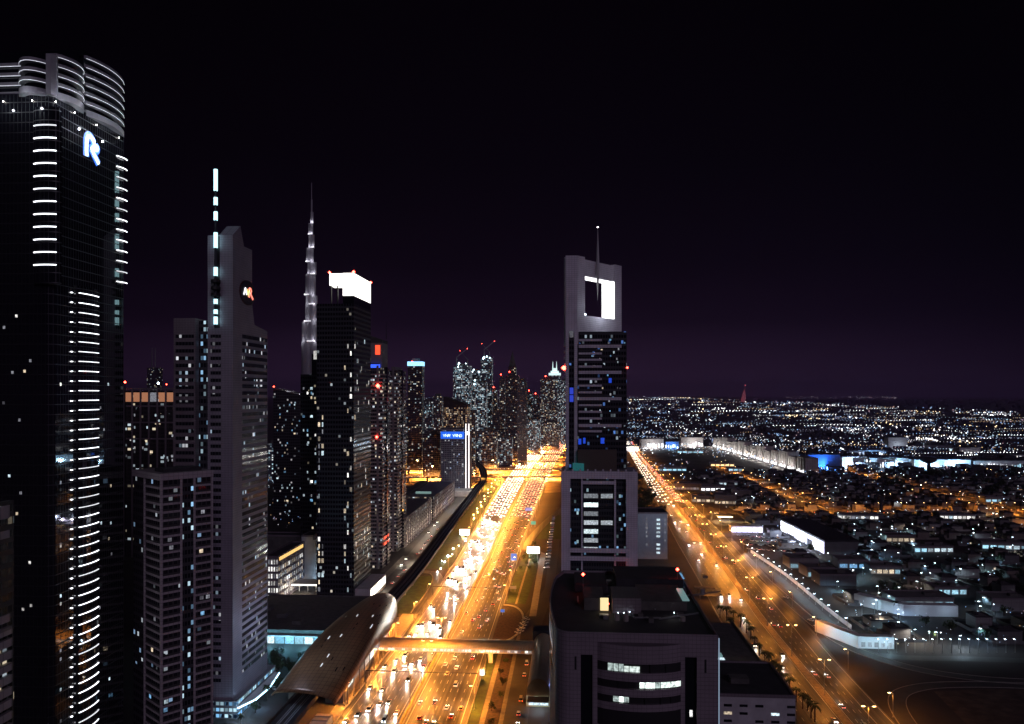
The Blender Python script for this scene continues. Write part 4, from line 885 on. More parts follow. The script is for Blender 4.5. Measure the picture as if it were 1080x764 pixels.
for k in range(11): bal(bx1 - (.6 if k == 0 else 0), zd(671 + 13.6 * k, 190), 2.0)
bal(bx1 - .7, zd(555, 190), 3.4); bal(bx1 - .7, zd(577, 190), 2.0)
b = MB(); b.box(bx1 - 2, bx1 - 1.9, yb0 + 2, yb0 + 4, zd(763, 190), zd(757, 190)); b.build('window', win_warm, be)
# ================================================================== the tower with the square arch
aX0, aY = pd(592, 500); aX1 = pd(672, 500)[0]
ch = thing('arch_tower', 'pale stone tower topped by a square arch with a hanging needle', 'tower', ((aX0 + aX1) / 2, aY + 16, 0))
zp = zd(497, 500); PX = lambda px: onY(px, aY)[1]; PZ = lambda py: zd(py, 500)
slotg = facade('recess_glass', (.012, .016, .022), 1.6, 3.7, .10, .7, ((.3, .6, 1), (.6, .9, 1)), rough=.1, frame=(.03, .035, .04))
b = MB(); b.box(aX0, PX(601.5), aY, aY + 32, 0, zp); b.box(PX(660.5), aX1, aY, aY + 32, 0, zp); b.box(PX(601.5), PX(660.5), aY, aY + 32, PZ(505), zp); b.box(PX(601.5), PX(660.5), aY + 4, aY + 32, 0, PZ(505)); b.build('podium', stone_w, ch)
b = MB(); b.box(PX(601.5) + .05, PX(660.5) - .05, aY + 3.6, aY + 4, 4, PZ(505)); b.build('recess_glazing', slotg, ch)
b = MB(); b.box(PX(613), PX(614.6), aY + 1.5, aY + 3.6, 4, PZ(505)); b.box(PX(648), PX(649.8), aY + 1.5, aY + 3.6, 4, PZ(505)); b.box(PX(614.6), PX(648), aY + 1.5, aY + 3.6, PZ(511), PZ(507.5)); b.build('inner_frame', stone_w, ch)
for py in (580, 588.5): b = MB(); b.box(PX(599.5), PX(664), aY - 1.2, aY + .0, PZ(py + 2.3), PZ(py - 2.3)); b.build('sill_band', stone_w, ch)
for k in range(8):
    z = PZ(524 + k * 9.4)
    for (a, c, m) in ((615.5, 631.5, [win_dim, win_white, win_white, win_dim, win_white, win_cool, win_blue, win_dim][k]), (633.5, 647, win_dim if k in (0, 3) else None)):
        b = MB(); b.box(PX(a), PX(c), aY + 2.7, aY + 3.55, z - 1.7, z - 1.3); b.build('sill', blackm, ch)
        if m and (k in (0, 1, 2, 3, 4, 5, 6)): b = MB(); b.box(PX(a) + .3, PX(c) - .3, aY + 3.45, aY + 3.58, z - 1.2, z + 1.6); b.build('window', [win_m('office_room', (.82, .92, 1), .6), win_m('office_room_bright', (.8, .97, 1), 1.4)][k in (4, 1)], ch)
for (a, py) in ((606, 540), (609, 540), (606, 575), (655, 525), (657.5, 545), (655, 560), (653, 533)):
    b = MB(); b.box(PX(a), PX(a) + 1.2, aY + 3.5, aY + 3.62, PZ(py), PZ(py) + 1.6); b.build('window', win_blue, ch)
for k in range(10): b = MB(); x = aX0 + (aX1 - aX0) * (k + .5) / 10; b.box(x - .5, x + .5, aY + .3, aY + 1.3, zp, zp + 1.3); b.build('crenel', stone_w, ch)
b = MB(); b.box(PX(604), PX(616), aY + 3, aY + 9, zp, zp + 4.5); b.build('roof_house', win_dim and M('teal_glass', (.02, .10, .11), .2, es=.12, ecol=(.1, .7, .75), sample=False), ch)
# middle shaft
mY = aY + 12; QX = lambda px: onY(px, mY)[1]; dM = depth(QX(630), mY); QZ = lambda py: zd(py, dM)
zm = QZ(350)
shg = facade('shaft_glass', (.010, .010, .016), 1.7, 3.7, .08, .6, ((.15, .35, 1), (.7, .85, 1)), rough=.09, frame=(.022, .022, .03))
b = MB(); b.box(QX(609), QX(661), mY, mY + 24, zp - 4, zm); b.build('glass_shaft', shg, ch)
b = MB(); b.box(QX(609.5), QX(650), mY - 5, mY, zp, QZ(474)); b.build('louvre_screen', M('louvre', (.10, .075, .06), .7, noise=.3, nscale=2), ch)
zA = zd(268, 505)
b = MB(); b.box(QX(596.5), QX(600), mY - 1, mY + 14, zp, zA); b.box(QX(605.5), QX(609), mY - 1, mY + 14, zp, zA); b.box(QX(600), QX(605.5), mY - 1, mY + 14, QZ(349), zA); b.box(QX(600), QX(605.5), mY + .4, mY + 14, zp, QZ(349)); b.build('corner_pier', stone_w, ch)
b = MB(); b.box(QX(600) + .05, QX(605.5) - .05, mY + .1, mY + .38, zp, QZ(350)); b.build('slot_glazing', shg, ch)
for py in (352, 412, 420): b = MB(); b.box(QX(600.8), QX(604.8), mY - .1, mY + .08, QZ(py + 4), QZ(py - 3)); b.build('slot_light', win_dim if py == 352 else M('slot_blue', (.05, .1, .5), .4, es=.5, ecol=(.05, .1, 1)), ch)
for k in range(15): b = MB(); z = QZ(364 + 6.9 * k); b.box(QX(594.6), QX(596.5), mY + 1, mY + 7, z - .9, z + .9); b.build('balcony', stone_w, ch)
for py in (365.6, 393, 420.7, 449): b = MB(); b.box(QX(610.3), QX(655.5), mY - 1.4, mY, QZ(py + 1.6), QZ(py - 1.6)); b.build('long_bar', stone_w, ch)
for py in (359, 373, 379.7, 386.8, 400, 407, 414, 427.5, 434.5, 441.5, 455): b = MB(); b.box(QX(610.3), QX(634.7), mY - 1.0, mY, QZ(py + 1.1), QZ(py - 1.1)); b.build('short_bar', stone_w, ch)
for (a, c, p0, p1) in ((610, 613, 469, 463), (615, 617.5, 468, 462), (633.5, 637.5, 468, 462), (642, 645, 404, 399)):
    b = MB(); b.box(QX(a), QX(c), mY - .3, mY - .05, QZ(p0), QZ(p1)); b.build('blue_window', M('blue_room', (.05, .1, .5), .4, es=.55, ecol=(.02, .10, 1)), ch)
wr = random.Random(14)
for k in range(34):
    px, py = wr.uniform(622, 658), wr.choice(np.arange(356, 462, 3.4)); b = MB(); b.box(QX(px), QX(px) + wr.uniform(.5, 1.4), mY - .1, mY - .02, QZ(py), QZ(py) + wr.uniform(.7, 1.5)); b.build('window', wr.choice([win_dim, win_cool, win_dim, win_blue, win_warm]), ch)
# the arch: the wall turns away at the pier
P0 = Vector((QX(609), mY - 1)); dd = depth(*P0); P1 = Vector(pd(655.5, dd * 148 / 137.2)); tdir = (P1 - P0).normalized(); LW = (P1 - P0).length; ndir = Vector((tdir.y, -tdir.x))   # ndir points to the camera side
def hit(px):
    k = (px - 540) / FPX; r = Vector((k * CA - SA, CA + k * SA)); den = r.x * tdir.y - r.y * tdir.x
    s = (P0.x * tdir.y - P0.y * tdir.x) / den; q = r * s; return (q - P0).dot(tdir), s
def wallbox(mb, u0, u1, o0, o1, z0, z1):
    q = [P0 + tdir * u + ndir * o for u, o in ((u0, o0), (u1, o0), (u1, o1), (u0, o1))]; mb.prism([tuple(p) for p in q], z0, z1); return mb
TH = 11.0; ua, da = hit(617); ub, db = hit(648.5); zH = zd(291, da); zB = zd(337, db); zTop = zA
b = MB(); wallbox(b, 0, ua, 0, -TH, zm, zTop); b.build('arch_pier', stone_w, ch)
b = MB(); wallbox(b, ub, LW, 0, -TH, zm, zTop - .4); b.build('arch_pier', stone_w, ch)
b = MB(); wallbox(b, ua, ub, -1.2, -TH, zH, zTop - 1.2); b.build('lintel', stone_w, ch)
b = MB(); wallbox(b, 0, LW, -.05, -TH, zm - 8, zB); b.build('arch_sill', stone_w, ch)
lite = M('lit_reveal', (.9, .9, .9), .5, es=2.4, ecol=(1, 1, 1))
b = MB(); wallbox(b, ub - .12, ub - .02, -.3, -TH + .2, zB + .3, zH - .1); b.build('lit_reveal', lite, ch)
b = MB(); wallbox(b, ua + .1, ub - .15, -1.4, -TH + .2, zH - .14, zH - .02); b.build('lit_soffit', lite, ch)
q = P0 + tdir * (ua + ub) * .42 - ndir * 1 + ndir * 1.8
nd = thing('needle', 'slender steel needle hanging through the lintel of the square arch', 'needle', (*q, 0))
zq0, zq1, zqm = zd(315, da), zd(237, da), zd(281, da)
nb = MB(); nb.cyl(tuple(q), .08, 1.3, zq0, zqm, 8); nb.build('lower_spike', M('needle_steel', (.55, .54, .56), .35, .5), nd)
nb = MB(); nb.cyl(tuple(q), 1.3, .12, zqm, zq1, 8); nb.build('upper_spike', M('needle_steel', (.55, .54, .56)), nd)
nb = MB(); nb.octa((*q, zq1 + .4), .55); nb.build('tip_light', e_white, nd)
zq = P0 + tdir * (ua + 3) - ndir * 2; b = MB(); b.octa((*zq, zB + 1), .7); b.build('flood', e_cool, ch)
glow('lintel_wash', ch, (*(P0 + tdir * (ua + ub) / 2 + ndir * 7 - Vector(wloc(ch)[:2])), zB + 6), 5000, (.8, .88, 1), 1)
glow('arch_light', ch, (*(P0 + tdir * (ua + ub) / 2 - ndir * 4 - Vector(wloc(ch)[:2])), zB + 4), 900, (.9, .95, 1), 1)
beacon(ch, QX(595), mY + 2, QZ(388), 2.2); beacon(ch, QX(661.5), mY - .5, QZ(388), .8); beacon(ch, QX(655), aY - 2, PZ(601), 1.0); 

# ---- foreground building with the curved window bay
fY = pd(585, 240)[1]; FX = lambda px: onY(px, fY)[1]; dF = depth(FX(670), fY); FZ = lambda py: zd(py, dF)
x0, x1 = FX(585), FX(757.5); zr = FZ(668); fD = 84
fo = thing('curved_front_building', 'dark tiled building in front with a curved bay of three window strips', 'building', ((x0 + x1) / 2, fY + 30, 0))
tilem = panels('facade_tile', (.31, .26, .29), 1.25, 1.25, .5, .5)
rc = 5.0
foot = [(x0 + rc - rc * math.cos(a), fY + rc - rc * math.sin(a)) for a in np.linspace(0, math.pi / 2, 7)]
foot += [(FX(612.5), fY), (FX(612.5), fY + 1.5), (FX(625), fY + 1.5), (FX(625), fY), (FX(631), fY), (FX(631), fY + .6), (FX(717), fY + .6), (FX(717), fY), (FX(722.5), fY), (FX(722.5), fY + 1.5), (FX(735), fY + 1.5), (FX(735), fY), (x1, fY), (x1, fY + fD), (x0 + 2, fY + fD)]
foot += [(x0 - 2.6 * math.sin(math.pi * k / 8), fY + fD - (fD - rc) * k / 8) for k in range(1, 8)]
full = [(x0 + rc - rc * math.cos(a), fY + rc - rc * math.sin(a)) for a in np.linspace(0, math.pi / 2, 7)] + [(x1, fY), (x1, fY + fD), (x0 + 2, fY + fD)] + [(x0 - 2.6 * math.sin(math.pi * k / 8), fY + fD - (fD - rc) * k / 8) for k in range(1, 8)]
zs_ = FZ(692)
b = MB(); b.prism(foot, 0, zs_); b.build('wall', tilem, fo)
b = MB(); b.prism(full, zs_, zr - 1.3); b.build('wall', tilem, fo)
inn = [(x + (0.5 if x < (x0 + x1) / 2 else -.5), y + (.5 if y < fY + 30 else -.5)) for x, y in full]
b = MB(); b.solid([*full, full[0]], [*inn, inn[0]], zr - 1.3, zr); b.build('parapet', tilem, fo)
b = MB(); b.prism(inn, zr - 1.3, zr - 1.2); b.build('roof', roofm, fo)
for a, c in ((612.5, 625), (722.5, 735)): b = MB(); b.box(FX(a) + .05, FX(c) - .05, fY + 1.2, fY + 1.48, 2, zs_ - .1); b.build('slot_glazing', pane_dark, fo)
for a in (606, 743): b = MB(); b.box(FX(a), FX(a) + .6, fY - .06, fY + .1, FZ(708), FZ(694)); b.build('slit', blackm, fo)
bp, bq, BR = FX(630), FX(718), 3.4
def bow(r, n=16): return [(bp + (bq - bp) * k / n, fY - r * math.sin(math.pi * k / n) ** .7) for k in range(n + 1)]
for pa, pb in ((697, 678), (715.5, 706.5), (731.5, 723.5), (746.5, 739)):
    b = MB(); b.solid(bow(BR), [(x, fY + .5) for x, y in bow(BR)], FZ(pa), FZ(pb)); b.build('spandrel', tilem, fo)
ow, ov = bow(BR - .9), [(x, fY + .4) for x, y in bow(BR)]
b = MB(); b.solid(ow, ov, FZ(764), FZ(680)); b.build('bay_core', M('bay_interior', (.03, .028, .03), .4), fo)
rmw = win_m('bay_room', (.85, 1, .93), 1.9)
for (pa, pb, k0, k1, dim) in ((706, 697.6, 2, 4, 1), (706, 697.6, 4, 5, 1), (706, 699.5, 5, 8, 0), (722.5, 716, 8, 11, 0), (722.5, 716, 11, 12, 1), (722.5, 716, 12, 16, 0), (738, 731.8, 3, 4, 1), (738, 731.8, 4, 5, 0), (738, 731.8, 5, 6, 1)):
    lo = bow(BR - .55)[k0:k1 + 1]; hi = bow(BR - .85)[k0:k1 + 1]; b = MB(); b.solid(lo, hi, FZ(pa) + .05, FZ(pb) - .2); b.build('window', win_m('bay_room_dim', (.8, 1, .95), .5) if dim else rmw, fo)
for pa, pb, ks in ((706.5, 697, (3, 4, 5, 6, 10, 13)), (723.5, 715.5, (4, 9, 11, 12, 14)), (739, 731.5, (4, 5, 6, 9, 12, 14))):
    for k in ks: p = bow(BR - .5)[k]; b = MB(); b.box(p[0] - .09, p[0] + .09, p[1] - .08, p[1] + .3, FZ(pa), FZ(pb)); b.build('mullion', blackm, fo)
b = MB(); b.box(FX(728), FX(731), fY + 1.05, fY + 1.18, FZ(756), FZ(749)); b.build('window', win_white, fo)
for k, (pa, lit) in enumerate(((688, 0), (699, 1), (711, 1), (723, 0), (735, 0))):
    z = zd(pa - 18, 246); L_ = [(x0 - 2.6 * math.sin(math.pi * j / 8) - .08, fY + fD - (fD - rc) * j / 8) for j in range(2, 8)]; R_ = [(p[0] + .3, p[1]) for p in L_]
    b = MB(); b.solid(L_, R_, z, z + 1.9); b.build('window_strip', win_dim if lit else pane_dark, fo)
def roofbox(pa, pc, d0, d1, h, m, name):
    a, c = pd(pa, d0)[0], pd(pc, d0)[0]; y0, y1 = pd(pa, d0)[1], pd(pa, d1)[1]; b = MB(); b.box(a, c, y0, y1, zr - 1.2, zr - 1.2 + h); b.build(name, m, fo); return a, c, y0
A_, C_, yq = roofbox(646, 676, 264, 280, 5.2, stone_d, 'plant_room')
b = MB(); b.box(A_ - 4, A_ - 1.2, yq + 3, yq + 3.2, zr - 1.15, zr + 3.2); b.build('lit_doorway', M('door_glow', (.6, .5, .3), .5, es=1.0, ecol=(1, .82, .42)), fo)
roofbox(616, 637, 268, 284, 4.2, darkcon, 'plant_room'); roofbox(676, 724, 268, 292, 3.0, darkcon, 'plant_room'); roofbox(606, 640, 292, 312, 3, roofm, 'plant_room'); roofbox(650, 720, 296, 318, 4.2, roofm, 'plant_room')
for px, d in ((652, 262), (658, 262), (664, 263), (711, 262), (718, 256)): b = MB(); b.octa((*pd(px, d), zr - .4), .16); b.build('roof_lamp', e_cool, fo)
for (pa, pb, d0, d1) in ((716, 719, 300, 309), (720, 724, 268, 284)):
    b = MB(); b.box(pd(pa, d0)[0], pd(pb, d0)[0] + 1, pd(pa, d0)[1], pd(pa, d1)[1], zr - .3 + 2.2, zr + 2.3); b.build('skylight', win_blue if d0 > 290 else M('skylight_glow', (.1, .2, .2), .3, es=.25, ecol=(.5, .9, .9)), fo)
rr = random.Random(6)
for k in range(26):                                              # air handlers, ducts, tanks and pipes on the roof
    px, d = rr.uniform(597, 745), rr.choice((rr.uniform(252, 262), rr.uniform(285, 295), rr.uniform(300, 318)))
    x, y = pd(px, d); h = rr.uniform(.7, 1.9); b = MB()
    if k % 4 == 3: b.cyl((x, y), .9, .9, zr - 1.2, zr - 1.2 + h + .6, 10); b.build('water_tank', concrete, fo)
    else: b.box(x, x + rr.uniform(1.2, 3), y, y + rr.uniform(1, 2.4), zr - 1.2, zr - 1.2 + h); b.build('air_handler', rr.choice((steel, darkcon, stone_d)), fo)
for k in range(7):
    x, y = pd(rr.uniform(600, 730), rr.uniform(250, 300)); b = MB(); b.bar((x, y, zr - .7), (x + rr.choice((0, 9, 14)), y + rr.choice((8, 12, 0.1)), zr - .7), .45); b.build('duct', steel, fo)
for px, d, p in ((641, 258, 60), (708, 258, 50)): glow('roof_light', fo, (*(Vector(pd(px, d)) - Vector(wloc(fo)[:2])), zr + 1.6), p, (1, .9, .75), .2)
beacon(fo, *pd(615, 290), zr + 6, .75); beacon(fo, *pd(714.5, 296), zr + 6.5, .75); beacon(fo, *pd(642, 266), zr + 1.5, .25)
for px, d in ((615, 290), (714.5, 296)): b = MB(); b.cyl(pd(px, d), .1, .08, zr - 1.2, zr + 6, 6); b.build('mast', steel, fo)
b = MB(); b.cyl((x1 + .35, fY + .6), .18, .18, FZ(764), FZ(672), 6); b.build('edge_light', M('edge_strip', (.3, .4, .5), .5, es=.35, ecol=(.55, .75, 1), sample=False), fo)

# ---- blocks beside it, down towards the avenue
t, X0, X1, Y0, Y1, z1 = block('annex_building', 'low white-walled annex with a dark flat roof and slot windows', 'building', 748, 839, 839, 330, 736, whitewall, dep=42)
E_ = MB()
lx0, lx1 = pd(757, 330)[0], pd(839, 330)[0]
for r_ in range(3):
    for k in range(5):
        if (r_ + k) % 4 == 3: continue
        b = MB(); x = lx0 + 3 + k * 6.6; b.box(x, x + 3.4, Y0 - .08, Y0 + .05, z1 - 4.6 - 3.3 * r_, z1 - 3.5 - 3.3 * r_); b.build('window', win_cool if (r_, k) == (1, 3) else (win_warm if (r_, k) == (1, 0) else pane_dark), t)
b = MB(); b.box(X0 + 12, X0 + 20, Y0 + 14, Y0 + 20, z1 + .1, z1 + 2.4); b.build('roof_plant', darkcon, t)
yb_ = pd(757, 372)[1]
Yb_ = 372
tr = thing('terrace_building', 'low terrace building with a row of glowing skylights beside the curved-front building', 'building', (72, 430, 0))
b = MB(); b.box(58, 97, 385, 470, 0, 24); b.build('wall', whitewall, tr)
b = MB(); b.box(57.8, 97.2, 384.8, 385.3, 24, 25.2); b.box(96.8, 97.2, 385.3, 470, 24, 25.2); b.box(58, 96.8, 385.3, 470, 24.01, 24.1); b.build('parapet', darkcon, tr)
for k in range(9): b = MB(); b.box(72, 79, 392 + k * 7.6, 396.6 + k * 7.6, 24.1, 25.4); b.build('skylight', [win_dim, win_cool, M('skylight_glow', (.1, .2, .2)), win_dim][k % 4] if k != 5 else win_cool, tr)
b = MB(); b.box(84, 95, 388, 396, 24.1, 24.3); b.build('pool', M('pool_water', (.02, .25, .3), .1, es=.45, ecol=(.1, .75, .85)), tr)
for k in range(5): b = MB(); b.cyl((84 + 2.6 * k, 399), .9, .2, 24.1, 25.6, 8); b.build('parasol', whitewall, tr)
glow('terrace_light', tr, (16, -36, 28), 700, (1, .7, .4), .4)
t, X0, X1, Y0, Y1, z1 = block('grey_midrise', 'grey mid-rise with columns of cool lit windows behind the arch tower', 'building', 672, 704, 704, 754, 542, M('grey_render', (.34, .37, .42), .8, noise=.1, nscale=.3), dep=34)
for c, w_, n in ((682, 1.6, 8), (694.3, 3.4, 11), (701.5, 1.2, 9)):
    for k in range(n):
        if random.random() < .85: b = MB(); x = onY(c, Y0)[1]; z = z1 - 7 - 4.0 * k; b.box(x - w_ / 2, x + w_ / 2, Y0 - .1, Y0 + .05, z, z + 1.9); b.build('window', win_cool if c == 694.3 else win_dim, t)
glow('wall_wash', t, (6, -46, 40), 5200, (.62, .78, 1), 2)
cpy = thing('parking_canopy', 'flat orange-lit canopy over a drive beside the far avenue', 'canopy', (*at(752, 628), 0))
cx_, cy_ = at(738, 634)[0], at(752, 634)[1]
for o in (0, 22): b = MB(); b.box(cx_, cx_ + 16, cy_ + o, cy_ + o + 7, 4, 4.5); b.build('roof', paving, cpy)
for o in (1, 6, 23, 28):
    for x in (1, 15): b = MB(); b.cyl((cx_ + x, cy_ + o), .15, .15, 0, 4, 6); b.build('post', steel, cpy)
glow('canopy_light', cpy, (cx_ + 8 - wloc(cpy)[0], cy_ - 4 - wloc(cpy)[1], 7), 2600, SOD, .4)
# ================================================================== towers beyond the interchange
CW, CC, CO = ((1, .85, .62), (.72, .9, 1)), ((.55, .85, 1), (.9, .97, 1)), ((1, .62, .32), (1, .8, .6))
far_f = [facade('far_facade_blue', (.04, .045, .06), 3.4, 4, .30, 1.0, CC, frame=(.12, .11, .14)), facade('far_facade_warm', (.04, .035, .045), 3.6, 4, .26, .9, CW, frame=(.13, .11, .12)),
         facade('far_facade_dark', (.03, .026, .035), 3.4, 4, .10, .8, CW, frame=(.07, .06, .075)), facade('far_facade_cyan', (.05, .07, .09), 3.0, 4, .5, 1.0, CC, frame=(.14, .14, .17))]
def ftower(pxL, pxR, d, py, fi, label, top=None, tcol=None, bc=True, name='far_tower', dep=None, group=None):
    X0, X1, Y0, _ = plan(pxL, pxR, pxR + .1, d); w = X1 - X0; D = dep or w * .9; z1 = zd(py, d)
    t = thing(name, label, 'tower', ((X0 + X1) / 2, Y0 + D / 2, 0), group=group)
    g = MB(); g.box(X0, X1, Y0, Y0 + D, 0, z1); g.build('shaft', far_f[fi] if isinstance(fi, int) else fi, t)
    if top == 'lit':
        g = MB(); g.box(X0 - .6, X1 + .6, Y0 - .6, Y0 + D, z1, z1 + 9); g.build('lit_crown', M('crown_' + str(tcol), (.6, .6, .6), .5, es=2.2, ecol=tcol), t)
        g = MB(); g.box(X0 + w * .25, X1 - w * .25, Y0 + D * .3, Y0 + D * .7, z1 + 9, z1 + 16); g.build('roof_house', darkcon, t)
    elif top == 'spire':
        g = MB(); g.prism([(X0 + w * .2, Y0 + 2), (X1 - w * .2, Y0 + 2), (X1 - w * .2, Y0 + D - 2), (X0 + w * .2, Y0 + D - 2)], z1, z1 + 22); g.build('upper_shaft', far_f[2], t)
        g = MB(); g.cyl(((X0 + X1) / 2, Y0 + D / 2), w * .28, .4, z1 + 22, z1 + 62, 6); g.build('spire', darkcon, t)
    elif top == 'slant':
        g = MB(); g.prism([(X0, Y0), (X1, Y0), (X1, Y0 + D), (X0, Y0 + D)], z1, 1, top=lambda p: z1 + (20 if p[0] < (X0 + X1) / 2 else 6)); g.build('slanted_roof', M('dark_roof', (.03, .02, .02), .5), t)
    else:
        g = MB(); g.box(X0 + w * .2, X1 - w * .2, Y0 + D * .2, Y0 + D * .8, z1, z1 + 6); g.build('roof_house', darkcon, t)
    if bc: beacon(t, X0 + w * .3, Y0 + 1, z1 + 9, d / 1000)
    return t, X0, X1, Y0, D, z1
ftower(430, 445, 1650, 386, 2, 'lone slim tower with a glowing blue-white cap left of the cluster', 'lit', (.25, .6, 1))
# the unfinished cluster with work lights and cranes
wl_ = M('work_light', (.8, .9, 1), .4, es=9, ecol=(.65, .9, 1))
cl = [(478, 496, 1950, 386, 3, 'unfinished tower with blue-white work lights and a crane, leftmost of the cluster'), (497, 507, 2080, 392, 0, 'narrow blue-lit unfinished tower squeezed between two crane-topped ones'),
      (507, 519, 1980, 378, 0, 'tallest unfinished tower of the cluster under two cranes'), (499, 513, 1780, 404, 3, 'cyan-glazed tower with a bright square top in front of the cluster')]
def crane(x, y, z, h, jib, ang, t):
    g = MB(); g.box(x - 1, x + 1, y - 1, y + 1, z, z + h); g.build('crane_mast', steel, t)
    g = MB(); g.bar((x, y, z + h), (x + jib * math.cos(ang), y + jib * .2, z + h + jib * math.sin(ang)), 1.2, 1.2, ); g.build('crane_jib', steel, t); beacon(t, x + jib * math.cos(ang), y + jib * .2, z + h + jib * math.sin(ang), 1.3)
for i, c in enumerate(cl):
    t, X0, X1, Y0, D, z1 = ftower(*c, bc=False)
    if i in (0, 2):
        crane(X0 + 8, Y0 + 6, z1, 22, 34, .7, t); crane(X1 - 8, Y0 + 10, z1, 16, 30, 2.3, t)
    for k in range(4 if i != 3 else 2):
        g = MB(); g.octa((X0 + (X1 - X0) * random.uniform(.1, .9), Y0 - 1.5, z1 + random.uniform(-9, 7)), random.uniform(1.4, 2.6)); g.build('work_light', wl_, t)
    for k in range(3): g = MB(); xx = X0 + (X1 - X0) * random.uniform(.05, .6); zz = z1 - random.uniform(10, 60); g.box(xx, xx + 9, Y0 - .6, Y0 - .1, zz, zz + 3); g.build('lit_floor', win_cool, t)
ftower(519, 524.5, 2150, 412, 1, 'low slim tower directly right of the crane cluster')
ftower(526.5, 532.5, 1900, 399, 1, 'slender brown tower with a red roof beacon beside the black spire tower')
ftower(533, 547, 1980, 396, 2, 'black tower with a stepped spire standing over the highway bend', 'spire')
ftower(545.5, 555.5, 1750, 402, facade('slab_facade', (.09, .09, .11), 3.6, 4, .05, .8, CC, frame=(.11, .11, .13)), 'plain grey slab tower next to the black spire tower', bc=False)
ftower(556, 562, 2500, 415, 0, 'short bluish tower behind the grey slab tower'); ftower(563, 569, 2600, 418, 2, 'short dark tower left of the crown-lit pair')
ftower(570, 588, 2350, 400, 1, 'broad many-windowed tower with a red roof light before the crown-lit spires')
t, X0, X1, Y0, D, z1 = ftower(578, 592, 2600, 396, 0, 'tower with a bright double-spired white crown near the arch tower', bc=False)
w = X1 - X0
for k, (f0, f1, h0, h1) in enumerate(((.05, .95, 0, 8), (.2, .8, 9, 15), (.32, .68, 16, 24))): g = MB(); g.box(X0 + w * f0, X0 + w * f1, Y0 - .5, Y0 + D, z1 + h0, z1 + h1); g.build('crown_step', M('crown_step_glow', (.6, .6, .6), .5, es=1.1, ecol=(.7, .95, .95)), t)
for f in (.36, .64): g = MB(); g.cyl((X0 + w * f, Y0 + 4), 1.6, .5, z1 + 24, z1 + 46, 6); g.build('spire', M('crown_step_glow', (.6, .6, .6)), t)
ftower(591, 601, 2450, 402, 3, 'cyan-lit tower partly hidden by the arch tower pier', bc=False)
# towers and blocks filling the ground before and between them
for a in ((429, 440, 1700, 452, 1, 'low warm-lit block left of the slim blue-capped tower'), (446, 456, 2100, 424, 0, 'bluish block right of the slim blue-capped tower'), (457, 466, 1850, 418, 1, 'slab with white roof glow behind the slanted roof tower'),
          (446, 464, 1500, 458, 2, 'dark block with a bright roof edge left of the blue sign tower'), (519, 527, 1800, 436, 2, 'dark block at the foot of the slender brown tower'), (556, 570, 2100, 443, 3, 'low cyan-lit block at the bend of the highway'),
          (495, 501, 1500, 436, 1, 'thin warm-lit tower right of the slanted roof tower'), (508, 524, 1620, 455, 1, 'low warm-lit block below the cyan-glazed tower'), (283, 292, 1400, 468, 3, 'small cyan-lit block in the gap beside the needle tower'), (524, 540, 1720, 462, 0, 'wide low block with bluish windows before the black spire tower'), (572, 590, 2200, 446, 1, 'low warm block at the far end of the highway'), (418, 430, 2300, 436, 0, 'far bluish block just right of the residential pair')):
    ftower(*a, bc=False, name='far_block')
# blue sign tower with white fin, and the slant-roofed tower behind it
X0, X1, Y0, Y1 = plan(465, 489.5, 490.5, 1262); z1 = zd(452, 1262)
bs = thing('blue_sign_tower', 'gridded tower with a glowing blue sign band and a white fin', 'tower', ((X0 + X1) / 2, Y0 + 15, 0))
g = MB(); g.box(X0, X1, Y0, Y0 + 32, 0, z1); g.build('shaft', facade('grid_glass_blue', (.03, .035, .055), 2.8, 3.2, .14, .7, ((.5, .65, 1), (.9, .95, 1)), frame=(.17, .17, .22), mx=.16), bs)
g = MB(); g.box(X0 - .3, X1 + .3, Y0 - .5, Y0 - .02, zd(463, 1262), zd(455.5, 1262)); g.build('sign_band', M('blue_band', (.02, .1, .5), .4, es=.85, ecol=(.02, .16, 1)), bs)
sx, sz = X0 + 3.6, zd(461, 1262); swd = 3.4
GLY = {'Y': [(0, 1, .5, .5), (1, 1, .5, .5), (.5, .5, .5, 0)], 'N': [(0, 0, 0, 1), (0, 1, 1, 0), (1, 0, 1, 1)], 'R': [(0, 0, 0, 1), (0, 1, 1, .9), (1, .9, .9, .5), (.9, .5, 0, .5), (.4, .5, 1, 0)], 'D': [(0, 0, 0, 1), (0, 1, .8, .9), (.8, .9, .8, .1), (.8, .1, 0, 0)], 'E': [(0, 0, 0, 1), (0, 1, 1, 1), (0, .5, .8, .5), (0, 0, 1, 0)]}
x = sx
for wd in ('YNR', 'YRND'):
    for c in wd:
        g = MB()
        for a in GLY[c]: g.bar((x + a[0] * swd, Y0 - .7, sz + a[1] * 4.2), (x + a[2] * swd, Y0 - .7, sz + a[3] * 4.2), .6, .25)
        g.build('sign_letter', lamp_m('sign_letter_bluewhite', (.75, .9, 1), 3.5), bs); x += swd * 1.22
    x += swd * .9
g = MB(); g.prism([(X1 + 2, Y0 - 1), (X1 + 9, Y0 - 1), (X1 + 9, Y0 + 24), (X1 + 2, Y0 + 24)], 0, zd(455, 1262)); g.prism([(X1 + 4.4, Y0), (X1 + 6.6, Y0), (X1 + 6.6, Y0 + 10), (X1 + 4.4, Y0 + 10)], zd(455, 1262), zd(439, 1262)); g.build('fin', stone_d, bs)
for xx in (X1 + 2.4, X1 + 7.4): g = MB(); g.box(xx, xx + 1.2, Y0 - 1.25, Y0 - 1.02, 6, zd(447, 1262)); g.build('fin_light', lamp_m('fin_light', (1, .97, .95), 2.2), bs)
g = MB(); g.octa((X1 + 5.5, Y0 - 1.6, zd(457, 1262)), 2.4); g.build('flood', e_white, bs)
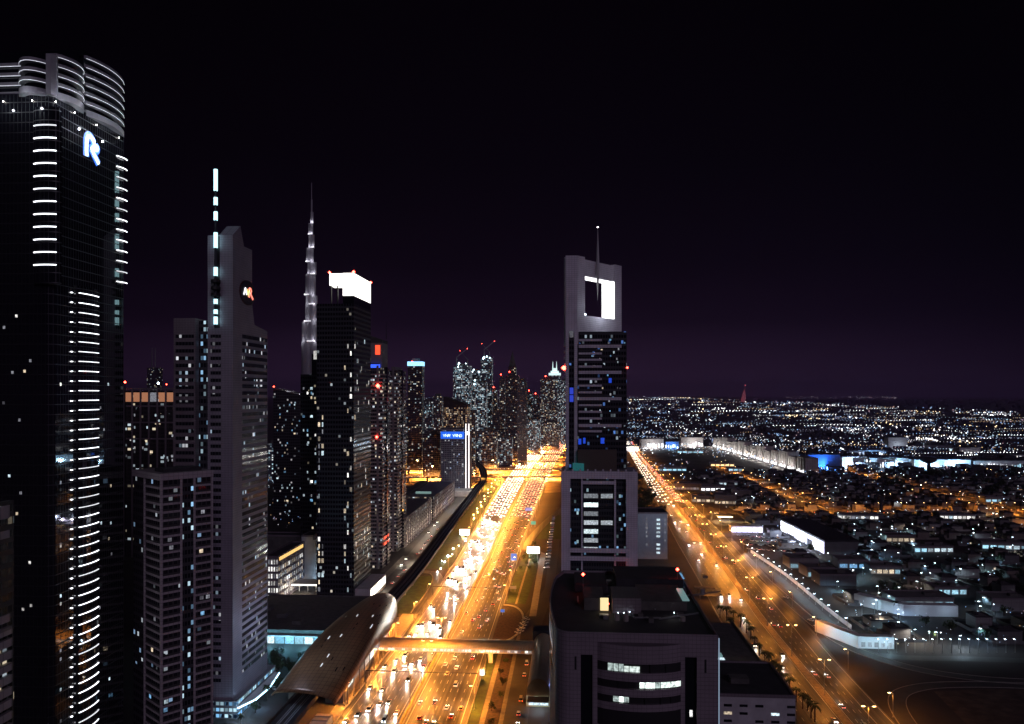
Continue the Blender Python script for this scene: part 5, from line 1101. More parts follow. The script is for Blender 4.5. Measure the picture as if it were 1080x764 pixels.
g = MB(); g.box(X1 - 14, X1 + 24, Y0 - 46, Y0 - 4, .1, 8); g.build('podium', whitewall, bs); glow('forecourt_light', bs, (X1 - wloc(bs)[0] + 6, -60, 26), 12000, (1, .93, .85), 2); glow('forecourt_light', bs, (X1 - wloc(bs)[0] + 14, -90, 12), 14000, (1, .9, .8), 2)
ftower(468, 493, 1430, 430, facade('amber_reflection', (.05, .04, .045), 2.6, 3.4, .55, .8, CO, frame=(.10, .08, .09)), 'tower with a dark slanted roof and painted amber reflections behind the blue sign', 'slant', bc=False)  # orange reflections of the glass put in as glowing panes
# long mid-rise row on the service road
for k, (ya, yb_, lab) in enumerate(((800, 962, 'long banded mid-rise block by the viaduct, the nearer of two'), (975, 1150, 'long banded mid-rise block by the viaduct, the farther of two'))):
    t = thing('midrise_block', lab, 'building', (-195, (ya + yb_) / 2, 0)); x1 = -171
    g = MB(); g.box(-222, x1, ya, yb_, 0, 30); g.build('wall', facade('midrise_facade', (.03, .03, .035), 3, 3.8, .3, .9, ((1, .8, .55), (.8, .92, 1)), frame=(.22, .19, .18)), t)
    bands(t, -222, x1, ya, yb_, [5 + 4.2 * i for i in range(6)], .9, .5, stone_d)
    for yy in np.arange(ya + 6, yb_, 12): g = MB(); g.box(x1, x1 + 1.1, yy - .5, yy + .5, 0, 31); g.build('pilaster', stone_d, t)
    g = MB(); g.box(-216, -205, ya + 20, yb_ - 30, 30, 34); g.build('roof_house', darkcon, t); g = MB(); g.box(-200, -180, ya + 30, ya + 34, 30, 32.5); g.build('roof_light', M('roof_strip', (.3, .5, .45), .5, es=.25, ecol=(.6, 1, .9)), t)
    for i in range(6): glow('street_glow', t, (x1 + 7 + 195, ya + 15 + i * 26 - (ya + yb_) / 2, 8), 4200, random.choice([(1, .9, .8), (1, .75, .5), (.75, .8, 1)]), .7)

# ================================================================== flyovers of the interchange
for k, (py, sk) in enumerate(((503, .02), (495, -.03), (487, .03), (479, -.015))):
    d = FPX * (CAMH - 9) / (py - HORY); x0, y0 = pd(410, d); x1, y1 = pd(615, d); y0 -= sk * 300; y1 += sk * 300
    fl = thing('flyover', '%s flyover of the interchange crossing the highway, counted from the bottom edge' % nth(k + 1), 'flyover', ((x0 + x1) / 2, (y0 + y1) / 2, 0)); n = Vector((0, 6.5))
    ln = [Vector((x0 + (x1 - x0) * i / 10, y0 + (y1 - y0) * i / 10)) for i in range(11)]
    A, B = [tuple(p - n) for p in ln], [tuple(p + n) for p in ln]
    g = MB(); g.solid(A, B, 8, 9); g.build('deck', asphalt2, fl)
    for o in (-6.5, 6.2): g = MB(); g.solid([(p.x, p.y + o) for p in ln], [(p.x, p.y + o + .3) for p in ln], 9, 10); g.build('parapet', concrete, fl)
    for i in range(1, 10): g = MB(); p = ln[i]; g.box(p.x - 1.2, p.x + 1.2, p.y - 4, p.y + 4, .03, 8); g.build('pier', concrete, fl)
    for i in range(8):
        f = (i + .5) / 8; lamp('single', x0 + (x1 - x0) * f, y0 + (y1 - y0) * f + 5.6, 'sodium lamp on the %s flyover, %s from its city end' % (nth(k + 1), nth(i + 1)), 'lamps on the flyovers', -math.pi / 2, 120000, SOD, z=9.0)
for i in range(10): pass
flat('interchange_ground', [(-420, 1330), (-121, 1330), (-120, 1760), (-105, 2250), (-60, 3100), (-420, 2600)], .008, M('interchange_paving', (.24, .18, .12), .85, noise=.4, nscale=.05))
flat('interchange_ground', [(-41, 1260), (40, 1300), (90, 1900), (120, 2600), (-6, 2430), (-24, 1900), (-39, 1450)], .008, MATS['interchange_paving'])
for n_, pts in enumerate(([(-121, 1300), (-132, 1420), (-175, 1560), (-260, 1640), (-420, 1660)], [(-121, 1380), (-150, 1500), (-185, 1560), (-190, 1660), (-160, 1720), (-120, 1740)], [(-119, 1960), (-160, 1900), (-230, 1880), (-300, 1920), (-420, 1960)], [(-117, 1820), (-180, 1780), (-260, 1760), (-420, 1800)], [(-104, 2240), (-150, 2120), (-230, 2060), (-420, 2050)], [(-37, 1480), (-12, 1560), (30, 1600), (90, 1610)], [(-30, 1720), (0, 1700), (40, 1720), (90, 1800)])):
    ln_ = ribbon('ramp', pts, 10, .034 + .006 * n_, asphalt2)
    for k, p in enumerate(resample(ln_, 90)[:4]): lamp('single', p.x, p.y + 6.4, 'sodium lamp on the %s interchange ramp, %s from the highway' % (nth(n_ + 1), nth(k + 1)), 'lamps on the ramps', -math.pi / 2, 110000, SOD)
# ================================================================== the low town beyond the avenue
house_m = [panels('villa_wall_sand', (.17, .14, .12), 6, 3.2, .8), panels('villa_wall_white', (.24, .23, .23), 6, 3.2, .8), panels('villa_wall_grey', (.12, .115, .12), 6, 3.2, .8)]
def lowrise(px, py, w, dp, h, label, wall=None, name='lowrise_building', lit=None, nl=4, rz=0.0, cat='building', roofc=None):
    x, y = at(px, py); t = thing(name, label, cat, (x, y, 0), rz)
    g = MB(); g.box(-w / 2, w / 2, 0, dp, 0, h); link('wall', g.mesh('wall', wall or house_m[1]), t)
    g = MB(); o = [(-w / 2 - .2, -.2), (w / 2 + .2, -.2), (w / 2 + .2, dp + .2), (-w / 2 - .2, dp + .2), (-w / 2 - .2, -.2)]; i_ = [(-w / 2 + .4, .4), (w / 2 - .4, .4), (w / 2 - .4, dp - .4), (-w / 2 + .4, dp - .4), (-w / 2 + .4, .4)]
    g.solid(o, i_, h - .3, h + .8); link('parapet', g.mesh('parapet', stone_d), t)
    g = MB(); g.box(w * .1, w * .3, dp * .4, dp * .6, h - .05, h + 2); link('roof_house', g.mesh('roof_house', darkcon), t)
    if lit:
        ww = w / nl
        for k in range(nl): g = MB(); g.box(-w / 2 + k * ww + .12 * ww, -w / 2 + (k + 1) * ww - .12 * ww, -.15, .03, .8, min(4.2, h - 1)); link('shop_window', g.mesh('shop_window', lit if not isinstance(lit, list) else random.choice(lit)), t)
    return t
shopw = M('shop_white', (.6, .6, .6), .4, es=2.0, ecol=(.95, .97, 1)); shopc = win_m('shop_cool', (.42, .8, 1), 1.3); shopv = M('shop_violet', (.5, .5, .6), .4, es=2.0, ecol=(.72, .70, 1)); shopa = M('shop_amber', (.6, .5, .3), .4, es=1.6, ecol=(1, .72, .35))
LOWS = [
 (726, 517, 46, 24, 11, 'arcaded office block with small lit windows left of the avenue bend', house_m[0], win_dim, 9),
 (752, 518, 40, 22, 8, 'low white hall with a glowing front beyond the arcaded block', None, shopw, 5), (768, 512, 34, 20, 7, 'small white-roofed workshop farthest along the side lane', None, win_cool, 4),
 (742, 530, 34, 18, 9, 'cream shop block with lit bays before the low white hall', house_m[0], [win_warm, win_white], 5), (765, 532, 30, 26, 13, 'cream apartment block with warm lit bays beside the crossing', house_m[0], win_warm, 6),
 (783, 523, 28, 20, 8, 'unlit sand-coloured block behind the cream apartments', house_m[0], None, 3), (709, 497, 60, 26, 9, 'broad low hall with a white-lit roof strip beside the avenue', None, shopc, 6),
 (728, 478, 70, 24, 8, 'far low hall with cyan-lit front beyond the dark park', None, shopc, 5), (762, 492, 52, 22, 8, 'amber-lit pavilion in the dark park', None, shopa, 5), (776, 497, 30, 18, 7, 'blue-lit kiosk beside the amber pavilion', None, shopc, 3),
 (848, 600, 26, 22, 9, 'cyan-washed hall behind the bright showroom', house_m[1], shopc, 3), (866, 609, 24, 20, 8, 'cyan-washed workshop nearest the compound road bend', house_m[1], shopc, 3),
 (884, 618, 30, 22, 9, 'grey hall with a dark roof past the cyan workshops', house_m[2], None, 3), (975, 641, 44, 22, 7, 'long white hall with a cool-lit front amid dark villas', None, [shopc, win_cool], 6), (1003, 628, 26, 16, 6, 'low hall with a row of cool lit doors beyond the long white hall', None, shopc, 4),
 (934, 606, 26, 16, 7, 'low shop with warm and white windows in the villa quarter', None, [win_warm, shopc], 5), (985, 583, 40, 18, 6, 'low terrace lit in cyan above the long white hall', None, [win_cool, shopc], 6), (1060, 580, 44, 20, 7, 'blue-lit market hall close to the picture edge', None, [shopc, win_cool], 6),
 (900, 600, 26, 20, 8, 'blue-fronted hall with a square lit gate', house_m[1], win_blue, 3), (1052, 530, 36, 16, 8, 'cyan-roofed clubhouse beside the curved road', None, shopc, 4), (950, 572, 30, 18, 7, 'warm-lit shop row along the villa street', house_m[0], win_warm, 5),
 (1068, 645, 30, 20, 9, 'pale unlit office block at the picture edge', house_m[1], None, 3), (905, 548, 50, 16, 6, 'row of shops with white spots south of the cross road', None, [win_white, win_dim], 9), (1010, 548, 44, 16, 6, 'row of small lit kiosks south of the cross road', None, [win_white, win_cool], 8)]
for px, py, w, dp, h, lab, wall, lit, nl in LOWS: lowrise(px, py, w, dp, h, lab, wall, lit=lit, nl=nl, rz=random.uniform(-.12, .12))
# the bright showroom wall, dealership canopy, filling station
pA, pB = Vector(at(823, 560)), Vector(at(869, 585)); v = pB - pA; vn = Vector((-v.y, v.x)).normalized(); vn = vn if vn.y > 0 else -vn
sr = thing('showroom', 'brilliant white-lit showroom front facing the parked cars beyond the avenue', 'building', (*pA, 0))
def along(u, o): return tuple(pA + v * u + vn * o)
g = MB(); g.prism([along(0, .5), along(1, .5), along(1, 34), along(0, 34)], 0, 13); g.build('wall', house_m[2], sr)
g = MB(); g.prism([along(-.01, .2), along(1.01, .2), along(1.01, 35), along(-.01, 35)], 13, 14.2); g.build('roof', roofm, sr)
for k in range(12):
    for r_ in range(2): g = MB(); g.prism([along((k + .06) / 12, .2), along((k + .94) / 12, .2), along((k + .94) / 12, .52), along((k + .06) / 12, .52)], .6 + 6 * r_, 6 + 6 * r_); g.build('showroom_window', [shopw, shopv, M('shop_dimmer', (.5, .5, .6), .4, es=1.0, ecol=(.8, .85, 1))][(k * 5 + r_ * 3) % 3], sr)
for k in range(4): p = along((k + .5) / 4, -14); glow('forecourt_light', sr, (p[0] - pA.x, p[1] - pA.y, 9), 16000, (.62, .74, 1), 1)
dx_, dy_ = at(788, 562)
dc = thing('dealer_canopy', 'violet-white glowing canopy hall beside rows of parked cars', 'building', (dx_, dy_, 0))
g = MB(); g.box(dx_ - 18, dx_ + 18, dy_, dy_ + 16, 5.5, 7); g.build('roof', whitewall, dc)
for k in range(6): g = MB(); g.box(dx_ - 17.5 + 6 * k, dx_ - 12.2 + 6 * k, dy_ + .5, dy_ + .8, .4, 5.3); g.build('showroom_window', shopv, dc)
g = MB(); g.box(dx_ - 17.8, dx_ + 17.8, dy_ + 1, dy_ + 15.5, .05, 5.48); g.build('hall', house_m[2], dc)
for k in range(3): glow('forecourt_light', dc, (-14 + 14 * k, -9, 7), 5500, (.72, .68, 1), .8)
fx_, fy_ = at(765, 550)
fs = thing('filling_station', 'amber-glowing filling station canopy on round posts by the crossing', 'filling station', (fx_, fy_, 0))
g = MB(); g.box(fx_ - 9, fx_ + 9, fy_, fy_ + 14, 5, 6); g.build('canopy', whitewall, fs)
for k in range(8): g = MB(); a, b_ = fx_ - 7.5 + 4.4 * (k % 4), fy_ + 3 + 7 * (k // 4); g.box(a, a + 2, b_, b_ + 2, 4.9, 4.98); g.build('canopy_light', e_white, fs)
g = MB(); g.box(fx_ - 9.1, fx_ + 9.1, fy_ - .15, fy_ - .02, 5, 6); g.build('fascia', lamp_m('amber_fascia', (1, .7, .25), 5), fs)
for sx_ in (-6, 6):
    for sy in (3, 11): g = MB(); g.cyl((fx_ + sx_, fy_ + sy), .3, .3, .03, 5, 8); g.build('post', steel, fs)
for o in (-12, 0, 12): glow('canopy_glow', fs, (o, -4, 4.5), 7000, (1, .66, .25), .5)
# the white-lit L-shaped building above the perimeter road
lx, ly = at(905, 684)
lb = thing('floodlit_building', 'floodlit white L-shaped building at the end of the compound wall', 'building', (lx, ly, 0))
g = MB(); g.prism([(lx - 16, ly + 34), (lx - 11, ly + 36), (lx + 3, ly + 6), (lx + 22, ly + 5), (lx + 22, ly), (lx, ly)], 0, 7.5); g.build('wall', M('bright_render', (.75, .76, .78), .8), lb)
for k in range(5): g = MB(); g.box(lx + 2 + 4 * k, lx + 4.4 + 4 * k, ly - .12, ly + .02, 1, 4); g.build('door', win_dim, lb)
for x, y, p in ((-15, 16, 2000), (-9, 4, 1700), (4, -7, 1500), (16, -7, 1700)): glow('floodlight', lb, (x, y, 5), p, (.45, .82, 1), .4)
lx, ly = at(965, 650)
l2 = thing('floodlit_hall', 'floodlit pale hall with a slanting side wing in the dark villa quarter', 'building', (lx, ly, 0))
g = MB(); g.prism([(lx - 32, ly + 30), (lx - 26, ly + 34), (lx - 6, ly + 8), (lx + 30, ly + 9), (lx + 30, ly), (lx - 8, ly)], 0, 8); g.build('wall', M('bright_render', (.75, .76, .78)), l2)
for x, y, p in ((-32, 12, 900), (-16, 0, 800), (2, -8, 700), (22, -8, 800)): glow('floodlight', l2, (x, y, 5), p, (.55, .78, 1), .4)
# compound wall along the inner road
cw = thing('compound_wall', 'long white compound wall lit by a string of cool lamps', 'wall', (*at(860, 640), 0))
g = MB(); l = smooth_line([at(x, y) for x, y in ((792, 583), (830, 609), (872, 644), (898, 664))], 8); A, B = offsets(l, -.2, .2); g.solid(A, B, 0, 3); g.build('wall', whitewall, cw)
ii = 0
for p in resample(l, 16):
    ii += 1; lamp('cool', p.x - 3, p.y - 2, 'cool white lamp along the compound wall, %s from the showroom end' % nth(ii), 'lamps along the compound wall', math.pi, 2600, COOL)
for ii in range(1, 17):
    x, y = at(917 + ii * 9.6, 688.5); lamp('cool', x, y, 'cool white lamp on the perimeter road, %s from the floodlit building' % nth(ii), 'lamps along the perimeter road', math.pi / 2, 130 + 330 * (ii in (1, 3, 9, 11)), COOL)
for ii in range(1, 15):
    x, y = at(735 + ii * 24, 540); lamp('single', x, y, 'sodium lamp on the cross road, %s from the avenue' % nth(ii), 'lamps along the cross road', math.pi / 2, 20000, SOD)
ll = resample(eastrd, 62)
for ii, p in enumerate(ll[:16]): lamp('single', p.x, p.y + 9, 'sodium lamp on the curved road, %s from the bright mall' % nth(ii + 1), 'lamps along the curved road', math.pi / 2, 52000, SOD)
ll = resample(diag, 60)
for ii, p in enumerate(ll[:13]): lamp('single', p.x, p.y, 'sodium lamp on the diagonal road, %s from its park end' % nth(ii + 1), 'lamps along the diagonal road', 0, 26000 if ii % 2 else 52000, SOD)

# ---- villas: individual houses nearby, one mass farther away
vr = random.Random(77); feats = [at(px, py) for px, py, *_ in LOWS] + [(dx_, dy_), (fx_, fy_), tuple(pA), tuple(pB), at(905, 684), at(965, 650)]
roads_pts = [p for r_ in (cross, eastrd, diag, perim, innerrd) for p in r_]
def clear(x, y, rad=24):
    return all((x - a) ** 2 + (y - b) ** 2 > (rad + 8) ** 2 for a, b in feats) and all((x - p.x) ** 2 + (y - p.y) ** 2 > 17 ** 2 for p in roads_pts)
def pix(x, y): d = depth(x, y); return 540 + FPX * (x * CA + y * SA) / d, HORY + FPX * CAMH / d
VM = {}
def villa_meshes(k, wl):
    if (k, wl) in VM: return VM[k, wl]
    w, dp, h = ((13, 11, 7), (16, 10, 6.5), (11, 12, 8), (18, 13, 4.5))[k]
    a = MB(); a.box(-w / 2, w / 2, -dp / 2, dp / 2, 0, h)
    if k in (0, 1): a.box(-w / 2 - 4, -w / 2, -dp / 2 + 2, dp / 2, 0, h * .55)
    if k == 2: a.box(-3, 3, -dp / 2 - 4, -dp / 2, 0, h * .5)
    r_ = MB(); o = [(-w / 2 - .15, -dp / 2 - .15), (w / 2 + .15, -dp / 2 - .15), (w / 2 + .15, dp / 2 + .15), (-w / 2 - .15, dp / 2 + .15)]; i_ = [(x * .93, y * .92) for x, y in o]
    r_.solid(o + o[:1], i_ + i_[:1], h - .1, h + .8); r_.box(-w * .3, -w * .08, -dp * .1, dp * .25, h - .1, h + 2.2)
    y_ = MB(); yw, yd = w / 2 + 7, dp / 2 + 6; q = [(-yw, -yd), (yw, -yd), (yw, yd), (-yw, yd), (-yw, -yd)]; y_.solid(q, [(x * .985, y * .985) for x, y in q], 0, 2.2)
    win = MB(); win.box(w * .1, w * .1 + 1.6, -dp / 2 - .1, -dp / 2 + .05, 1.2, 2.8)
    VM[k, wl] = (a.mesh('villa_wall', house_m[wl]), r_.mesh('villa_roof', roofm), y_.mesh('villa_yard_wall', house_m[wl]), win, w, dp); return VM[k, wl]
WN = {}
nv = 0; mass = MB(); spots = []
for i in range(0, 60):
    for j in range(0, 46):
        x = 214 + i * 29 + (i // 2) * 7 + j * 1.2; y = 470 + j * 26 + (j // 2) * 9
        px, py = pix(x, y)
        if px > 1105 or py > 683 or py < 497: continue
        if px < 700 + (py - 500) * 1.16 + 26: continue
        spots.append((-py + vr.uniform(-6, 6), x + vr.uniform(-3, 3), y + vr.uniform(-2, 2)))
spots.sort(); looks = ['sand-coloured', 'white', 'grey']; shapes = ['two-storey villa with a side wing', 'broad two-storey villa with a side wing', 'tall villa with a front porch', 'single-storey villa']
for _, x, y in spots:
    if not clear(x, y) or vr.random() < .10: continue
    k, wl = vr.choice((0, 0, 1, 2, 3)), vr.choice((0, 0, 1, 2)); rz = .06 + vr.choice((0, 0, math.pi / 2)); dx, dy = pix(x, y)
    if nv < 250:
        nv += 1; mw, mr_, my_, win, w, dp = villa_meshes(k, wl); lit = vr.random() < .35
        t = thing('villa', '%s %s beyond the avenue, %s' % (looks[wl], shapes[k], 'one window lit' if lit else 'all dark'), 'house', (x, y, 0), rz, 'villas beyond the avenue')
        link('wall', mw, t); link('roof', mr_, t); link('yard_wall', my_, t)
        if lit:
            m = vr.choice([win_warm, win_cool, win_white]); key = (k, m.name)
            if key not in WN: WN[key] = win.mesh('villa_window', m)
            link('window', WN[key], t)
    else:
        w, dp, h = vr.uniform(10, 18), vr.uniform(9, 14), vr.uniform(4, 9); mass.box(x - w / 2, x + w / 2, y - dp / 2, y + dp / 2, 0, h)
# quarter streets: ordinary street lamps of both kinds between the villas
ii = 0
for n_ in range(400):
    px, py = vr.uniform(780, 1090), 500 + 185 * vr.random() ** 1.2
    if px < 700 + (py - 500) * 1.16 + 20: continue
    x, y = at(px, py)
    if any((x - a) ** 2 + (y - b) ** 2 < 300 for a, b in feats): continue
    ii += 1
    if ii > 110: break
    c = vr.choice([(.35, .72, 1), COOL, (.40, .78, 1), (.3, .6, 1), (1, .9, .75)]) if py > 545 else vr.choice([SOD, (1, .7, .4), COOL])
    lamp('cool' if c != SOD else 'single', x, y, 'cool lamp post standing among the dark villas' if c != SOD else 'sodium lamp post standing among the dark villas', 'lamps between the villas', vr.uniform(0, 6), vr.choice((700, 1500, 3200, 6500)), c, name='villa_street_lamp')

# ---- bright strip on the far side: apartment row, mall, water tower, slabs
ra, rb = Vector(at(752, 471)), Vector(at(851, 500)); nb_ = 14
aptm = panels('apartment_render', (.42, .38, .36), 5, 3.4, .5)
for k in range(nb_):
    p = ra + (rb - ra) * (k / nb_); q = ra + (rb - ra) * ((k + .86) / nb_); e = (q - p).normalized(); bn = Vector((-e.y, e.x)); bn = bn if bn.x > 0 else -bn
    t = thing('apartment_block', 'pale apartment block in the floodlit row across the park, %s from its far end' % nth(k + 1), 'building', (*p, 0), group='apartment row across the park')
    h = 27 + 4 * (k % 3)
    g = MB(); g.prism([tuple(p), tuple(q), tuple(q + bn * 26), tuple(p + bn * 26)], 0, h); g.build('wall', aptm, t)
    for j in range(3): g = MB(); a, b_ = p + (q - p) * (.12 + .3 * j), p + (q - p) * (.26 + .3 * j); g.prism([tuple(a - bn * 1.3), tuple(b_ - bn * 1.3), tuple(b_), tuple(a)], 0, h - 3); g.build('bay', aptm, t)
    for j in range(4): g = MB(); a, b_ = p + (q - p) * (.04 + .24 * j), p + (q - p) * (.16 + .24 * j); g.prism([tuple(a - bn * 1.6), tuple(b_ - bn * 1.6), tuple(b_ - bn * 1.4), tuple(a - bn * 1.4)], .5, 4.5 + 2 * (j % 2)); g.build('shop_window', shopw, t)
    m_ = (p + q) / 2 - bn * 15 - p; glow('facade_light', t, (m_.x, m_.y, 5), 26000, (1, .95, .9), 1.5)
def farbox(pxL, pxR, py, h, dp, label, wall, lit=None, nl=10, name='far_hall', lh=6, cat='building', bright=0, bc=(1, 1, 1)):
    x0, y0 = at(pxL, py); x1, y1 = at(pxR, py); e = Vector((x1 - x0, y1 - y0)); L_ = e.length; ang = math.atan2(e.y, e.x)
    t = thing(name, label, cat, (x0, y0, 0), ang)
    g = MB(); g.box(0, L_, 0, dp, 0, h); link('wall', g.mesh('wall', wall), t)
    g = MB(); g.box(-1, L_ + 1, -1.5, dp + 1, h, h + 1.5); link('roof', g.mesh('roof', roofm), t)
    if lit:
        r = random.Random(int(pxL))
        for k in range(nl):
            g = MB(); a = L_ * k / nl; hh = min(h - 1, lh * r.uniform(.5, 1.4)); z0 = r.uniform(0, max(.1, h - hh - 1)) * .4; g.box(a + r.uniform(.2, 2), a + L_ / nl - r.uniform(.2, 4), -.5, -.05, z0, z0 + hh); link('lit_bay', g.mesh('lit_bay', r.choice(lit)), t)
    if bright:
        n = max(1, int(L_ / 60))
        for k in range(n): glow('facade_light', t, (L_ * (k + .5) / n, -18, 8), bright, bc, 2)
    return t
shopb = M('shop_brilliant', (.8, .8, .8), .4, es=3.4, ecol=(.95, .98, 1)); blue_w = M('blue_wall', (.10, .22, .55), .7, noise=.2, nscale=.05)
farbox(851, 886, 497, 34, 40, 'deep blue floodlit hall with a glowing white panel in the bright strip', blue_w, None, name='blue_hall', bright=220000, bc=(.10, .33, 1))
x0, y0 = at(861, 496.4); x1, _ = at(869, 496.4); sgp = thing('light_panel', 'tall glowing white panel on the front of the blue hall', 'sign', ((x0 + x1) / 2, y0 - 2, 0))
g = MB(); g.box(x0, x1, y0 - 3, y0 - 2, 2, 30); g.build('panel', lamp_m('panel_white', (.9, .97, 1), 4, True), sgp); g = MB(); g.box(x0 - 1, x1 + 1, y0 - 2, y0 - 1, 0, 31); g.build('panel_frame', steel, sgp)
farbox(888, 915, 495, 26, 50, 'brilliant white mall wing next to the blue hall', whitewall, [shopb, shopb, shopw, shopc], 12, 'mall_wing', 14, bright=240000, bc=(.45, .7, 1))
farbox(917, 958, 494, 22, 60, 'longest brilliant white mall wing before the slab hotel', whitewall, [shopb, shopw, shopb, shopc], 18, 'mall_wing', 12, bright=260000, bc=(.35, .65, 1))
farbox(964, 1024, 495, 20, 60, 'white mall wing directly behind the water tower', whitewall, [shopb, shopw, shopc, win_blue], 24, 'mall_wing', 9, bright=190000, bc=(.35, .68, 1))
farbox(1028, 1100, 495, 18, 50, 'last mall wing with scattered white shop fronts at the picture edge', whitewall, [shopw, shopw, shopc, win_dim], 26, 'mall_wing', 8, bright=22000, bc=(.8, .9, 1))
farbox(896, 942, 481, 14, 30, 'low blue-lit hall with a white strip behind the mall', whitewall, [shopb, shopc, shopw], 14, 'far_hall', 6, bright=40000, bc=(.2, .5, 1))
farbox(937, 957, 474, 34, 24, 'pale grey slab hotel standing over the mall roofs', M('slab_render', (.5, .52, .56), .8), None, name='slab_hotel', bright=12000, bc=(.8, .9, 1))
farbox(980, 1004, 477, 20, 24, 'dim slab block right of the slab hotel', house_m[2], [win_dim, win_cool], 8, 'slab_block', 6); farbox(1012, 1034, 481, 22, 30, 'white-gridded slab block behind the last mall wing', whitewall, [win_dim, win_white, win_dim], 10, 'slab_block', 12)
farbox(1038, 1080, 484, 10, 20, 'low row of white-lit shops at the picture edge', whitewall, [shopw, win_white], 16, 'far_hall', 5)
farbox(676, 700, 474, 30, 30, 'pale lit apartment slab left of the far amber glow', aptm, [win_white, shopw, win_dim], 8, 'far_slab', 9, bright=40000)
farbox(702, 716, 474, 22, 30, 'blue-lit hall between the two far apartment slabs', blue_w, [shopc, shopb], 6, 'far_hall', 7, bright=36000, bc=(.3, .6, 1)); farbox(718, 742, 472, 30, 30, 'pale apartment slab beside the start of the floodlit row', aptm, [shopw, win_white, win_dim], 8, 'far_slab', 8, bright=40000)
farbox(660, 674, 476, 14, 40, 'white-lit hall showing just right of the arch tower', whitewall, [shopw, shopb], 5, 'far_hall', 7, bright=26000)
wx, wy = at(979.5, 503)
wt = thing('water_tower', 'dark mushroom-shaped water tower silhouetted against the bright mall', 'water tower', (wx, wy, 0))
wtm = M('water_tower_concrete', (.05, .05, .055), .9)
g = MB(); g.cyl((wx, wy), 3.6, 3.2, 0, 28, 14); g.build('stem', wtm, wt); g = MB(); g.cyl((wx, wy), 4, 15, 26, 31, 20); g.cyl((wx, wy), 15, 14, 31, 36, 20); g.build('tank', wtm, wt)
wx, wy = at(929, 541)
w2 = thing('water_tower', 'lone square-headed water tower beside the cross road', 'water tower', (wx, wy, 0))
g = MB(); g.cyl((wx, wy), 2, 1.8, 0, 17, 12); g.build('stem', wtm, w2); g = MB(); g.cyl((wx, wy), 4.6, 4.6, 17, 22, 12); g.build('tank', wtm, w2)
# sail-shaped hotel far away on the shore
sx_, sy = pd(783, 14000)
sh_ = thing('sail_hotel', 'tiny red-lit sail-shaped hotel standing on the far shore', 'hotel', (sx_, sy, 0))
pr = [(-30, 0), (44, 0), (62, 90), (60, 150), (46, 220), (34, 250), (20, 222), (2, 170), (-20, 90)]
g = MB(); n_ = len(pr); g.add([(sx_ + a, sy, z) for a, z in pr] + [(sx_ + a, sy + 60, z) for a, z in pr], [tuple(range(n_)), tuple(range(2 * n_ - 1, n_ - 1, -1))] + [(i, n_ + i, n_ + (i + 1) % n_, (i + 1) % n_) for i in range(n_)]); g.build('sail', whitewall, sh_)
g = MB(); g.cyl((sx_ + 50, sy + 20), 5, 1, 230, 320, 6); g.build('mast', whitewall, sh_)
glow('red_flood', sh_, (-60, -160, 60), 2.5e5, (1, .08, .12), 8); glow('red_flood', sh_, (90, -160, 200), 1.5e5, (1, .08, .12), 8)
b = MB(); b.octa((sx_ + 50, sy, 320), 10); b.build('beacon', lamp_m('far_red', (1, .12, .15), 1.5), sh_)
# far-off town: a mass of roofs and lights nobody could count
for _ in range(2600):
    px, py = vr.uniform(560, 1110), 423 + 76 * vr.random() ** 1.5
    x, y = at(px, py)
    if not clear(x, y, 40) or (py > 464 and px < 905 and py > 470 + max(0, px - 752) * .29 - 6): continue
    s_ = max(1, depth(x, y) / 2600); w, dp, h = vr.uniform(12, 34) * s_, vr.uniform(10, 22) * s_, vr.uniform(5, 16) * s_ ** .5
    mass.box(x - w / 2, x + w / 2, y - dp / 2, y + dp / 2, 0, h)
tag(mass.build('distant_roofs', M('far_roofs', (.045, .042, .048), .9)), 'dark mass of low roofs spreading to the far shore', 'roofs', kind='stuff')
lm = [lamp_m('far_light_%s' % n, c, s_) for n, c, s_ in (('white', (.95, .93, 1), .9), ('white_bright', (.95, .97, 1), 5), ('cool', (.55, .78, 1), 1.0), ('blue', (.28, .52, 1), .9), ('amber', (1, .6, .25), .8), ('amber_bright', (1, .72, .4), 3.5), ('rose', (1, .58, .68), .6), ('dim', (.7, .68, 1), .30))]
fl = MB(); fr = random.Random(5)
def flight(x, y, kpx=None, m=None, z=None):
    d = depth(x, y); px, py = pix(x, y)
    if m is None: m = fr.choices(range(8), (18, 5, 26, 20, 8, 1, 12, 26))[0]
    r = (kpx or fr.choice((.34, .42, .5, .6, .85))) * d / FPX
    fl.octa((x, y, (z or fr.uniform(6, 14)) + r), r, m, rz=r * (.8 if d > 3000 else 1))
def patch(x, y):
    """the town comes in bright and dark quarters"""
    d = depth(x, y); u, v_ = (x / d) * 40, math.log(d) * 9
    return math.sin(u * 1.3 + 2 * math.sin(v_ * .7)) * .5 + math.sin(v_ * 2.1 + u * .35) * .6 + math.sin(v_ * 4.7 - u * .8) * .4
for _ in range(6200):                                            # loose lights, thickest towards the horizon
    px = fr.uniform(600, 1110); yh = 418.5 + max(0, px - 700) * .047; py = yh + (500 - yh) * fr.random() ** 1.5
    if fr.random() < .25 * (px > 1000): continue
    x, y = at(px, py)
    if patch(x, y) < fr.uniform(-.5, .9): continue
    flight(x, y)
for _ in range(230):                                             # streets: strings of lights
    px = fr.uniform(600, 1090); yh = 419 + max(0, px - 700) * .047; py = yh + 1 + 58 * fr.random() ** 1.4
    x, y = at(px, py); d = depth(x, y); a = fr.choice((.12, .12, -.2, .4, 1.4)) + fr.gauss(0, .06); stp = d * .0042; m = fr.choice((0, 0, 2, 4, 3, 7, 1)); n_ = fr.randrange(6, 22)
    for k in range(n_): xx, yy = x + math.cos(a) * stp * k, y + math.sin(a) * stp * k; flight(xx, yy, fr.uniform(.3, .55), m, 9)
